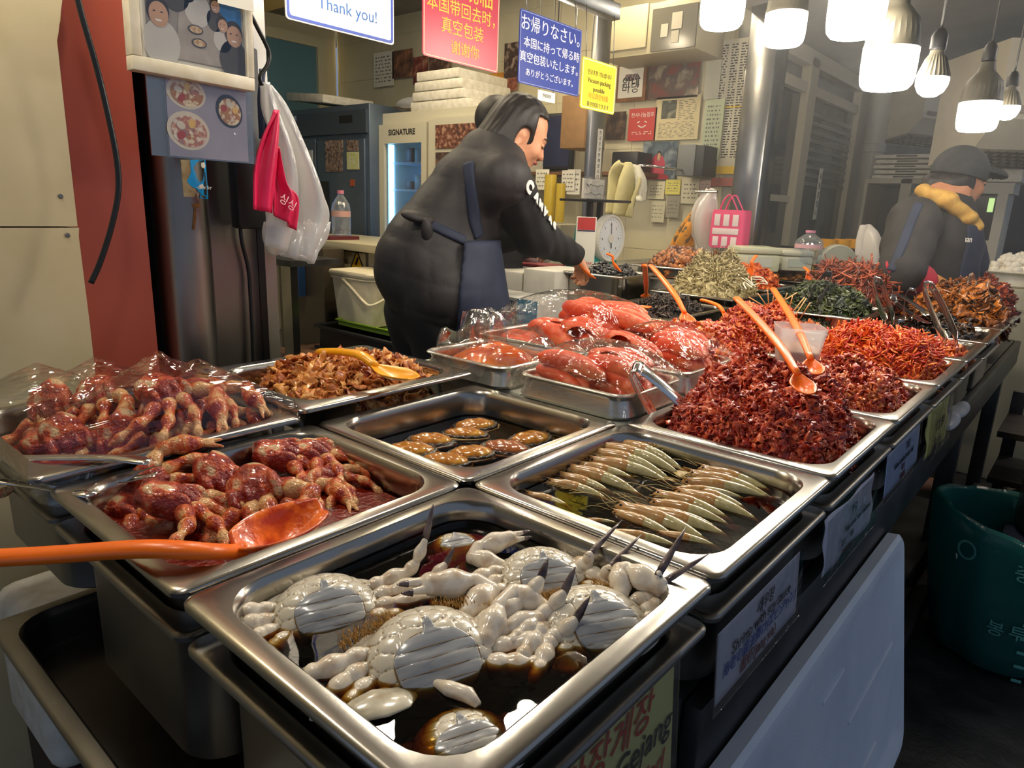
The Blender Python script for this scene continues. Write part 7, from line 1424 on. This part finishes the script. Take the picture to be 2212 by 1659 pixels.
# ------------------------------------------------------------------ people
SKIN = mat('skin', 'c98d6a', .5, c2='d69c78', sc=20., sub=.08); HAIR = mat('black_hair', (.010, .008, .007), .46, c2=(.022, .016, .014), sc=60., stretch=(8, 8, .6), bump=.25, bsc=90.)
VEST = mat('black_vest', (.020, .018, .019), .62, c2=(.032, .028, .028), sc=12., bump=.5, bsc=26.); KNIT = mat('black_knit', (.013, .013, .014), .85, bump=.3, bsc=300.); TROU = mat('black_trousers', (.010, .010, .012), .8); NAVY = mat('navy_apron', (.014, .020, .045), .7, c2=(.02, .028, .058), sc=14.); WHT = mat('white_print2', 'e9e6de', .6)
def trace(px, py, sd, t0=1., t1=4.):
    "where the line of sight at a pixel meets a solid"
    d = ray(px, py); d = d/np.linalg.norm(d); p = np.array(CAM_P)+d*t0
    for _ in range(160):
        q = float(sd(np.array([p[0]]), np.array([p[1]]), np.array([p[2]]))[0])
        if q < .0006: break
        p = p+d*max(q*.7, .001)
    e = .003; n = np.array([float(sd(*[np.array([p[i]+(e if i == k else 0)]) for i in range(3)])[0]-sd(*[np.array([p[i]-(e if i == k else 0)]) for i in range(3)])[0]) for k in range(3)])
    return Vector(p), Vector(n/max(np.linalg.norm(n), 1e-9))
def ribbon(name, pix, width, sd, m, parent, off=.004, th=.003, wdir=None):
    pts = [trace(px, py, sd) for px, py in pix]; P_ = smoothpts([p+n*off for p, n in pts], 5); N_ = []
    for i in range(len(P_)): f = i/(len(P_)-1)*(len(pts)-1); k = min(int(f), len(pts)-2); N_.append(pts[k][1].lerp(pts[k+1][1], f-k).normalized())
    def fn(u, v):
        f = u*(len(P_)-1); i = min(int(f), len(P_)-2); c = P_[i].lerp(P_[i+1], f-i); t = (P_[min(i+1, len(P_)-1)]-P_[max(i-1, 0)]).normalized(); s_ = t.cross(N_[i]).normalized(); return c+s_*((v-.5)*width)+N_[i]*(-.25*width*(2*v-1)**2*.4)
    bm = B(); grid(bm, fn, 26, 5, th); return obj(name, bm, m, parent, 180)
V = lambda p: np.array(p[:])
def rotm(F, U):
    F = np.array(F, float); F /= np.linalg.norm(F); U = np.array(U, float); R_ = np.cross(F, U); R_ /= np.linalg.norm(R_); U = np.cross(R_, F); return np.stack([R_, F, U], 1)   # columns x right, y forward, z up
def loc_(P, c, R): d = [P[i]-c[i] for i in range(3)]; return tuple(sum(R[i, k]*d[i] for i in range(3)) for k in range(3))
def head_sd(P, c, R, k=1.):
    X, Y, Z = [q/k for q in loc_(P, c, R)]; Q = (X, Y, Z)
    d = s_ell(Q, (0, -.008, .03), (.073, .090, .090)); d = smin(d, s_ell(Q, (0, .030, -.030), (.058, .056, .070)), .03); d = smin(d, s_ell(Q, (0, .052, -.082), (.026, .028, .022)), .02)
    d = smin(d, s_cone(Q, (0, .086, .008), (0, .100, -.026), .007, .0115), .010); d = smin(d, s_ell(Q, (0, .078, -.052), (.022, .014, .011)), .006); d = smin(d, s_ell(Q, (0, .078, .026), (.045, .014, .010)), .012)
    for sx in (-1, 1): d = smin(d, s_ell(Q, (sx*.032, .066, -.022), (.022, .02, .022)), .015); d = smin(d, s_ell(Q, (sx*.073, -.006, -.012), (.008, .020, .032)), .004); d = np.maximum(d, -s_ell(Q, (sx*.080, .0, -.012), (.006, .010, .018))); d = np.maximum(d, -(s_ell(Q, (sx*.030, .094, .006), (.017, .012, .009))))
    return d*k
def face_bits(parent, c, R, k=1., shut=True):
    M = Matrix.Translation(Vector(c)) @ Matrix([list(R[i]) for i in range(3)]).to_4x4() @ Matrix.Scale(k, 4)
    for sx in (-1, 1):
        e = B(); ell(e, (sx*.030, .078, .006), (.013, .009, .0075), None, 14, 8); bmesh.ops.transform(e, matrix=M, verts=e.verts); obj('eyelid', e, SKIN, parent, 180)
        e = B(); tube(e, [M @ Vector((sx*.018, .0875, .0015)), M @ Vector((sx*.030, .0885, -.0015)), M @ Vector((sx*.043, .081, .002))], .0016, 6); obj('eyelashes', e, HAIR, parent, 180)
        e = B(); tube(e, [M @ Vector((sx*.014, .090, .026)), M @ Vector((sx*.030, .088, .031)), M @ Vector((sx*.048, .074, .027))], [.002, .0028, .0014], 6); obj('eyebrow', e, HAIR, parent, 180)
    e = B(); tube(e, [M @ Vector((-.020, .082, -.053)), M @ Vector((-.007, .0925, -.049)), M @ Vector((.007, .0925, -.049)), M @ Vector((.020, .082, -.053))], [.002, .0048, .0048, .002], 8); obj('lips', e, mat('lips', '9c4a44', .4), parent, 180)
def hand_sd(P, w, R, curl=.9, side=1, s=1.):
    "w = wrist, R = axes (x = across towards the thumb, y = along, z = back of hand)"
    X, Y, Z = [q/s for q in loc_(P, w, R)]; Q = (X, Y, Z); d = smin(s_ell(Q, (0, .045, 0), (.040, .050, .015)), s_cone(Q, (0, -.03, 0), (0, .02, 0), .024, .026), .015)
    for i, (x, L_) in enumerate(((.028, .072), (.010, .080), (-.009, .075), (-.027, .060))):
        a = np.array([x, .085, 0]); c1, c2, c3 = curl*.5, curl*1.2, curl*1.9; p = [a]
        for f, cc in ((.45, c1), (.30, c2), (.25, c3)): p.append(p[-1]+L_*f*np.array([x*.6, math.cos(cc), -math.sin(cc)]))
        d = smin(d, chain(Q, p, [.0098, .0090, .0082, .0070], .003), .004)
    t = [np.array([.030, .022, -.004]), np.array([.050, .048, -.016]), np.array([.050, .072, -.026]), np.array([.040, .090, -.034])]
    return smin(d, chain(Q, t, [.0135, .0115, .0100, .0080], .004), .008)*s
def bnd(pts, pad): p = np.array(pts); return p.min(0)-pad, p.max(0)+pad

# ---- the vendor leaning over the trays
pe = V(at(928, 575, t=2.13)); hipR, hipL = V(at(955, 625, t=2.06)), V(at(905, 620, t=2.22)); wst = V(at(965, 500, t=2.13)); che = V(at(1025, 415, t=2.12)); upb = V(at(1062, 352, t=2.12)); nck = V(at(1090, 336, t=2.12))
HC = V(at(1121, 294, t=2.12)); F1 = np.array([.60, .70, -.46]); F1 /= np.linalg.norm(F1); R1 = rotm(F1, (.12, .15, 1.)); K1 = .92
shR, elR, wrR = V(at(1088, 392, t=2.01)), V(at(1152, 508, t=2.20)), V(at(1238, 549, t=2.49)); shL, elL, wrL = V(at(1040, 398, t=2.28)), V(at(1085, 505, t=2.45)), V(at(1118, 512, t=2.42))
legs = [(np.array([h[0], h[1], h[2]]), np.array([h[0]+.02, h[1]+.05, .48]), np.array([h[0]+.01, h[1]+.02, .09])) for h in (hipR+np.array([0, 0, -.05]), hipL+np.array([0, 0, -.05]))]
RH = rotm(wrR-elR+np.array([.0, .1, -.25]), (.2, .1, 1)); RHL = rotm(np.array([.3, .9, -.3]), (0, .3, 1.))
def vend_body(X, Y, Z):
    P = (X, Y, Z); d = head_sd(P, HC, R1, K1)
    d = smin(d, s_cone(P, HC+R1 @ np.array([0, -.02, -.05]), nck-(nck-upb)*.2, .046, .058), .02)
    d = smin(d, sU([s_cone(P, upb, che, .09, .11), s_cone(P, che, wst, .11, .105), s_cone(P, wst, pe, .105, .13)], .03), .03)
    d = smin(d, sU([s_cone(P, upb, shR, .06, .05), s_cone(P, shR, elR, .045, .036), s_cone(P, elR, wrR, .036, .025)], .02), .03); d = smin(d, sU([s_cone(P, upb, shL, .06, .05), s_cone(P, shL, elL, .045, .036), s_cone(P, elL, wrL, .036, .026)], .02), .03)
    for a, b, c in legs: d = smin(d, sU([s_cone(P, a, b, .075, .052), s_cone(P, b, c, .05, .038), s_cone(P, c+np.array([0, 0, -.03]), c+np.array([.02, .13, -.05]), .032, .026)], .02), .03)
    d = smin(d, hand_sd(P, wrR+(RH @ np.array([0, .02, 0])), RH, 1.3, 1, .95), .012); return smin(d, hand_sd(P, wrL, RHL, .9, -1, .95), .012)
p1 = empty('person', (0, 0, 0), None, 'person in black vest and navy apron leaning over the trays with an orange spatula', 'person')
allp = [pe, hipR, hipL, wst, che, upb, HC, shR, elR, wrR, wrL, shL]+[q for l in legs for q in l]
lo, hi = bnd(allp, .2); lo[2] = 0.013; body1 = sdf_mesh('body', vend_body, lo, hi, .0085, SKIN, p1)
face_bits(p1, HC, R1, K1)
def quilt(X, Y, Z): return .004*np.abs(np.sin(Z*34+X*6)*np.sin((X+Y)*30))**.4
hemR, hemL = V(at(962, 640, t=2.07)), V(at(915, 622, t=2.23)); hemB = V(at(906, 600, t=2.12))
def vest_sd(X, Y, Z):
    P = (X, Y, Z); d = sU([s_cone(P, upb+np.array([0, 0, -.01]), che, .094, .126), s_cone(P, che, wst, .126, .132), s_cone(P, wst, pe, .132, .150)], .05)
    d = smin(d, s_cone(P, upb, shR, .088, .084), .05); d = smin(d, s_cone(P, upb, shL, .088, .084), .05); d = smin(d, sU([s_cone(P, pe, hemR, .152, .135), s_cone(P, pe, hemL, .150, .125), s_cone(P, pe, hemB, .15, .11)], .04), .05)
    d = smin(d, s_cone(P, upb, nck+(upb-nck)*.3, .075, .056), .03); return d-quilt(X, Y, Z)+.002
zhem = float(hemR[2]-.09)
vest = lambda X, Y, Z: np.maximum(vest_sd(X, Y, Z), np.maximum(zhem-Z-.10*((X-pe[0])*_r[0]+(Y-pe[1])*_r[1]), -head_sd((X, Y, Z), HC, R1, K1)+.012))
lo, hi = bnd([pe, hemR, hemL, hemB, che, upb, shR, shL, nck], .22); sdf_mesh('vest', vest, lo, hi, .0075, VEST, p1)
def slv(s0, e0, w0):
    def f(X, Y, Z):
        P = (X, Y, Z); d = sU([s_cone(P, s0+(e0-s0)*.14, e0, .080, .064), s_cone(P, e0, w0, .064, .042)], .03)
        return d-.003*np.sin(Z*75+Y*30)*np.sin(X*40+Y*60)
    return f
sl1 = slv(shR, elR, wrR); lo, hi = bnd([shR, elR, wrR], .10); s1 = sdf_mesh('sleeve', sl1, lo, hi, .0065, KNIT, p1); lo, hi = bnd([shL, elL, wrL], .10); sdf_mesh('sleeve', slv(shL, elL, wrL-(wrL-elL)*.12), lo, hi, .008, KNIT, p1)
ac_ = np.array([0, 0, 0]); ring = shR+(elR-shR)*.05
def trou(X, Y, Z):
    P = (X, Y, Z); d = None
    for a, b, c in legs: e = sU([s_cone(P, a+np.array([0, 0, -.02]), b, .112, .085), s_cone(P, b, c, .085, .062)], .03); d = e if d is None else smin(d, e, .03)
    return smin(d, s_cone(P, pe, (np.array(hipR)+np.array(hipL))/2+np.array([0, 0, -.06]), .11, .115), .05)-.002*np.sin(Z*40+X*20)
lo, hi = bnd([q for l in legs for q in l]+[pe], .17); lo[2] = .03; sdf_mesh('trousers', trou, lo, hi, .010, TROU, p1)
for a, b, c in legs: sdf_mesh('shoe', lambda X, Y, Z: np.maximum(smin(s_cone((X, Y, Z), c+np.array([0, 0, -.04]), c+np.array([.02, .15, -.055]), .045, .038), s_cone((X, Y, Z), c, c+np.array([0, 0, -.04]), .05, .048), .02), .0135-Z), c-.12, c+np.array([.12, .26, .08]), .008, BLACK, p1)
un = lambda X, Y, Z: np.minimum(vest_sd(X, Y, Z), trou(X, Y, Z))
ap = at(1003, 545, t=2.03); rr_ = np.array([_r[0], _r[1], 0]); rr_ = rr_/np.linalg.norm(rr_)
def apron(X, Y, Z):
    d = np.minimum(smin(vest_sd(X, Y, Z), trou(X, Y, Z), .04), smin(s_cone((X, Y, Z), pe+rr_*.05, np.array([legs[0][1][0], legs[0][1][1], .60])+rr_*.05, .17, .15), vest_sd(X, Y, Z), .03))-.009
    side = -((X-ap.x)*rr_[0]+(Y-ap.y)*rr_[1])+.05*(Z-ap.z); return np.maximum(np.maximum(d, side+.0), np.maximum(Z-ap.z-.035+.5*side*0, .52-Z))
lo, hi = bnd([pe, hipR, hipL, (legs[0][1]), wst], .26); sdf_mesh('apron', apron, lo, hi, .009, NAVY, p1)
ribbon('apron_strap', [(1012, 352), (1016, 390), (1020, 430), (1026, 480), (1034, 512)], .034, vest_sd, NAVY, p1, .004)
ribbon('apron_strap', [(898, 478), (930, 486), (965, 502), (1004, 520)], .026, vest_sd, NAVY, p1, .004)
q, n_ = trace(905, 478, vest_sd); bm = B(); ell(bm, q+n_*.01+Vector((0, 0, .005)), (.05, .03, .016), (.2, .2, .9)); ell(bm, q+n_*.014+Vector((.03, .01, -.035)), (.016, .02, .04), (.3, .1, .2)); obj('apron_bow', bm, VEST, p1, 180)
def hair1(X, Y, Z):
    Q = tuple(q/K1 for q in loc_((X, Y, Z), HC, R1)); x, y, z = Q
    d = s_ell(Q, (0, -.016, .034), (.088, .102, .098)); d = smin(d, s_ell(Q, (0, -.072, -.066), (.090, .060, .108)), .035); d = smin(d, s_ell(Q, (.066, -.038, -.062), (.030, .048, .104)), .02); d = smin(d, s_ell(Q, (-.060, -.02, -.05), (.028, .06, .085)), .02)
    cut = np.minimum(np.minimum(y-.034+.25*(z-.03), .075-z+.2*y), 1.); d = np.maximum(d, cut); d = np.maximum(d, -s_ell(Q, (.082, .008, -.016), (.03, .024, .042)))
    return (d+.0016*np.sin(x*210+y*40)*np.sin(y*150))*K1
lo, hi = bnd([HC], .17); sdf_mesh('hair', hair1, lo, hi, .004, HAIR, p1)
# white letters down the sleeve
sarm = lambda X, Y, Z: np.minimum(sl1(X, Y, Z), vest_sd(X, Y, Z))
for ch, (px, py), sz in zip('CANVAS', ((1149, 402), (1163, 425), (1172, 442), (1182, 458), (1193, 474), (1203, 489)), (.046, .034, .033, .031, .030, .030)):
    q, n_ = trace(px-8, py, sl1); ax_ = Vector(elR-shR if py < 500 else wrR-elR).normalized(); up_ = n_.cross(ax_).normalized(); n2 = ax_.cross(up_)
    M3 = Matrix((ax_, -up_ if up_.dot(Vector((0, 0, 1))) < -9 else up_, ax_.cross(up_))).transposed()
    if M3.col[2].dot(n_) < 0: M3 = Matrix((ax_, -up_, ax_.cross(-up_))).transposed()
    lettering('sleeve_print', ch, sz, s1, q+n_*.006-M3 @ Vector((sz*.3, sz*.35, 0)), M3, WHT, 'LEFT', .001, 1., .0035)
spatula(at(1219, 562, t=2.50), at(1290, 590, z=.948), 'orange spatula held in the vendor\'s right hand over the black beans', w0=.011, bowl=(.022, .034), dip=.3)
# ---- person behind, mostly hidden
h3 = V(at(1078, 276, t=2.95)); R3_ = rotm((.25, .9, -.15), (0, 0, 1)); b3_ = np.array([h3[0]-.06, h3[1]+.02, 0])
p3 = empty('person', (0, 0, 0), None, 'person with short dark hair almost hidden behind the leaning vendor\'s head', 'person')
def body3(X, Y, Z):
    P = (X, Y, Z); d = smin(head_sd(P, h3, R3_, .95), s_cone(P, h3+np.array([0, 0, -.06]), np.array([b3_[0], b3_[1], h3[2]-.2]), .05, .06), .02)
    d = smin(d, sU([s_cone(P, np.array([b3_[0], b3_[1], h3[2]-.28]), np.array([b3_[0], b3_[1], .95]), .12, .13)], .03), .03)
    for s_ in (-.08, .08): d = smin(d, s_cone(P, b3_+np.array([s_, 0, .9]), b3_+np.array([s_, .0, .06]), .08, .04), .03)
    for s_ in (-.15, .13): d = smin(d, chain(P, [b3_+np.array([s_, 0, h3[2]-.28]), b3_+np.array([s_*1.1, .12, 1.05]), b3_+np.array([s_*.8, .18, .98])], [.05, .04, .035], .02), .03)
    return d
sdf_mesh('body', body3, b3_+np.array([-.26, -.2, .013]), np.array([b3_[0]+.26, b3_[1]+.45, h3[2]+.15]), .011, SKIN, p3)
sdf_mesh('hair', lambda X, Y, Z: np.maximum(s_ell(loc_((X, Y, Z), h3, R3_), (0, -.018, .03), (.084, .098, .098)), np.minimum(loc_((X, Y, Z), h3, R3_)[1]-.05, .05-loc_((X, Y, Z), h3, R3_)[2])), h3-.13, h3+.14, .006, HAIR, p3)
sdf_mesh('jacket', lambda X, Y, Z: smin(sU([s_cone((X, Y, Z), np.array([b3_[0], b3_[1], h3[2]-.27]), np.array([b3_[0], b3_[1], .85]), .14, .16)], .03), sU([chain((X, Y, Z), [b3_+np.array([s_, 0, h3[2]-.28]), b3_+np.array([s_*1.1, .12, 1.05]), b3_+np.array([s_*.85, .15, .99])], [.066, .055, .048], .02) for s_ in (-.15, .13)], .02), .04), b3_+np.array([-.28, -.22, .68]), np.array([b3_[0]+.28, b3_[1]+.42, h3[2]-.06]), .012, KNIT, p3)
sdf_mesh('trousers', lambda X, Y, Z: sU([s_cone((X, Y, Z), b3_+np.array([s_, 0, .86]), b3_+np.array([s_, 0, .1]), .11, .06) for s_ in (-.08, .08)], .04), b3_+np.array([-.22, -.18, .03]), b3_+np.array([.22, .2, 1.0]), .014, TROU, p3)

# ---- the worker in the cap
H2 = V(at(2072, 392, t=2.72)); F2 = np.array([.74, .66, -.12]); F2 /= np.linalg.norm(F2); R2 = rotm(F2, (.02, .02, 1.)); K2 = .98
n2 = V(at(2030, 440, t=2.74)); c2_ = V(at(2010, 520, t=2.78)); w2_ = V(at(1995, 620, t=2.84)); s2R, e2R, w2R = V(at(1975, 480, t=2.62)), V(at(1948, 588, t=2.56)), V(at(2028, 625, t=2.60)); s2L, e2L, w2L = V(at(2050, 478, t=2.92)), V(at(2085, 570, t=2.95)), V(at(2085, 628, t=2.80))
g2 = np.array([w2_[0], w2_[1], 0]); R2H = rotm(np.array([.55, .60, -.45]), (.2, .1, 1.)); R2L = rotm(np.array([.3, .3, -.8]), (.2, .1, 1.))
def body2(X, Y, Z):
    P = (X, Y, Z); d = smin(head_sd(P, H2, R2, K2), s_cone(P, H2+R2 @ np.array([0, -.02, -.06]), n2, .05, .062), .02)
    d = smin(d, sU([s_cone(P, n2, c2_, .10, .13), s_cone(P, c2_, w2_, .13, .13), s_cone(P, w2_, g2+np.array([0, 0, .82]), .13, .14)], .03), .04)
    d = smin(d, chain(P, [s2R, e2R, w2R], [.05, .042, .028], .02), .03); d = smin(d, chain(P, [s2L, e2L, w2L], [.05, .042, .028], .02), .03)
    for s_ in (-1, 1): q = g2+np.array([rr_[0], rr_[1], 0])*.09*s_; d = smin(d, sU([s_cone(P, q+np.array([0, 0, .8]), q+np.array([0, 0, .09]), .085, .045), s_cone(P, q+np.array([0, 0, .05]), q+np.array([.08, .09, .04]), .035, .03)], .02), .03)
    d = smin(d, hand_sd(P, w2R, R2H, .9), .012); return smin(d, hand_sd(P, w2L, R2L, .8), .012)
p2_ = empty('person', (0, 0, 0), None, 'person in dark cap, yellow neck scarf and black jacket reaching into the heaps', 'person')
lo, hi = bnd([H2, c2_, w2_, s2R, e2R, w2R, s2L, e2L, w2L, g2], .2); lo[2] = .001; sdf_mesh('body', body2, lo, hi, .0095, mat('skin_tan', 'b57a58', .5, c2='c08664', sc=20., sub=.08), p2_); face_bits(p2_, H2, R2, K2)
def jk(X, Y, Z):
    P = (X, Y, Z); d = sU([s_cone(P, n2+np.array([0, 0, -.03]), c2_, .118, .165), s_cone(P, c2_, w2_, .165, .172), s_cone(P, w2_, w2_+np.array([0, 0, -.16]), .172, .176)], .05)
    for s_, e_ in ((s2R, e2R), (s2L, e2L)): d = smin(d, s_cone(P, s_, e_, .096, .080), .045)
    return d-.004*np.sin(Z*46+X*24)*np.sin(Y*34-X*18)
lo, hi = bnd([n2, c2_, w2_+np.array([0, 0, -.1]), s2R, e2R, s2L, e2L], .2); sdf_mesh('jacket', jk, lo, hi, .008, mat('black_jacket', (.020, .018, .018), .75, c2=(.030, .027, .026), sc=18.), p2_)
lo, hi = bnd([e2R, w2R], .10); sdf_mesh('inner_sleeve', lambda X, Y, Z: s_cone((X, Y, Z), e2R+(w2R-e2R)*-.05, e2R+(w2R-e2R)*.50, .068, .056)-.004*np.sin(X*110+Z*70)*np.sin(Y*60), lo, hi, .006, mat('red_sleeve', 'b3293a', .7, c2='9c1f30', sc=20.), p2_)
GLV = mat('yellow_glove', 'c98a3c', .55, c2='b8782e', sc=20.); lo, hi = bnd([e2R, w2R, w2R+R2H @ np.array([0, .16, 0])], .07)
sdf_mesh('glove', lambda X, Y, Z: smin(s_cone((X, Y, Z), e2R+(w2R-e2R)*.46, w2R, .050, .040), hand_sd((X, Y, Z), w2R, R2H, .9)-.006, .02)-.002*np.sin(X*90+Z*120), lo, hi, .006, GLV, p2_)
lo, hi = bnd([e2L, w2L, w2L+R2L @ np.array([0, .16, 0])], .07); sdf_mesh('glove', lambda X, Y, Z: smin(s_cone((X, Y, Z), e2L+(w2L-e2L)*.46, w2L, .050, .040), hand_sd((X, Y, Z), w2L, R2L, .8)-.006, .02), lo, hi, .008, GLV, p2_)
def cap(X, Y, Z):
    Q = tuple(q/K2 for q in loc_((X, Y, Z), H2, R2)); x, y, z = Q
    d = np.maximum(s_ell(Q, (0, -.010, .036), (.090, .108, .102)), .014-z-.06*y); br = np.maximum(s_ell(Q, (0, .105, .040-0), (.076, .070, .034)), -s_ell(Q, (0, .10, .028), (.078, .074, .036))); br = np.maximum(br, -(y-.055)); return np.minimum(d, br)*K2
lo, hi = bnd([H2], .21); sdf_mesh('cap', cap, lo, hi, .004, mat('dark_cap', (.022, .024, .028), .75, c2=(.03, .032, .036), sc=40.), p2_)
sdf_mesh('hair', lambda X, Y, Z: np.maximum(sU([s_ell(loc_((X, Y, Z), H2, R2), (0, -.050, -.018), (.078, .062, .062)), s_ell(loc_((X, Y, Z), H2, R2), (.062, -.012, -.012), (.022, .036, .050)), s_ell(loc_((X, Y, Z), H2, R2), (-.062, -.012, -.012), (.022, .036, .050)), s_cone(loc_((X, Y, Z), H2, R2), (0, -.11, -.02), (0, -.13, -.11), .035, .02)], .02), loc_((X, Y, Z), H2, R2)[2]-.03), lo, hi, .005, HAIR, p2_)
def scarf(X, Y, Z):
    Q = loc_((X, Y, Z), H2+np.array([0, 0, 0]), R2); a = V(at(1993, 412, t=2.70)); b = V(at(2046, 432, t=2.60)); c = V(at(2092, 470, t=2.62)); e = V(at(2108, 488, t=2.64)); l1 = V(at(2060, 420, t=2.86)); P = (X, Y, Z)
    d = chain(P, [a, b, c, e], [.022, .030, .026, .018], .02); d = smin(d, chain(P, [a, l1, e], [.022, .03, .02], .02), .02); d = smin(d, s_ell(P, e, (.024, .024, .028)), .01); return d-.002*np.sin(Z*110-X*70)
lo, hi = bnd([H2+np.array([0, 0, -.14])], .28); sdf_mesh('scarf', scarf, lo, hi, .006, mat('yellow_scarf', 'c9a052', .8, c2='b88c40', sc=40.), p2_)
def bib(X, Y, Z):
    d = jk(X, Y, Z)-.008; f = (X-c2_[0])*F2[0]+(Y-c2_[1])*F2[1]; return np.maximum(np.maximum(d, .03-f), np.maximum(Z-c2_[2]-.07, w2_[2]-.22-Z))
lo, hi = bnd([c2_, w2_], .26); bb = sdf_mesh('apron', bib, lo, hi, .008, NAVY, p2_); ribbon('apron_strap', [(1985, 440), (1968, 480), (1945, 540), (1925, 585)], .03, jk, NAVY, p2_, .004)
q, n_ = trace(2078, 522, bib); rt = Vector(rr_).normalized(); rt = (rt-n_*rt.dot(n_)).normalized(); lettering('apron_print', 'Viaan', .034, bb, q+n_*.004-rt*.012, Matrix((rt, n_.cross(rt), n_)).transposed(), WHT, 'LEFT', .0006)
sdf_mesh('trousers', lambda X, Y, Z: sU([s_cone((X, Y, Z), g2+np.array([rr_[0], rr_[1], 0])*.09*s_+np.array([0, 0, .82]), g2+np.array([rr_[0], rr_[1], 0])*.09*s_+np.array([0, 0, .1]), .12, .065) for s_ in (-1, 1)], .04), g2+np.array([-.3, -.3, .03]), g2+np.array([.3, .3, .98]), .014, TROU, p2_)
# ------------------------------------------------------------------ haze volume added for the glow around the bulbs, far half of the stall
hz = bpy.data.materials.new('glow_haze'); hz.use_nodes = True; hn = hz.node_tree.nodes; hn.remove(hn['Principled BSDF'])
vs = hn.new('ShaderNodeVolumeScatter'); vs.inputs['Color'].default_value = (.95, .97, 1, 1); vs.inputs['Density'].default_value = .024; vs.inputs['Anisotropy'].default_value = .3
hz.node_tree.links.new(vs.outputs[0], hn['Material Output'].inputs['Volume'])
o = obj('glow_haze', bx(B(), (-1.40, 1.05, 1.02), (1.6, 7.5, 2.2)), hz); tag(o, 'thin steam haze hanging under the bulbs at the upper right', 'steam', None, 'stuff')
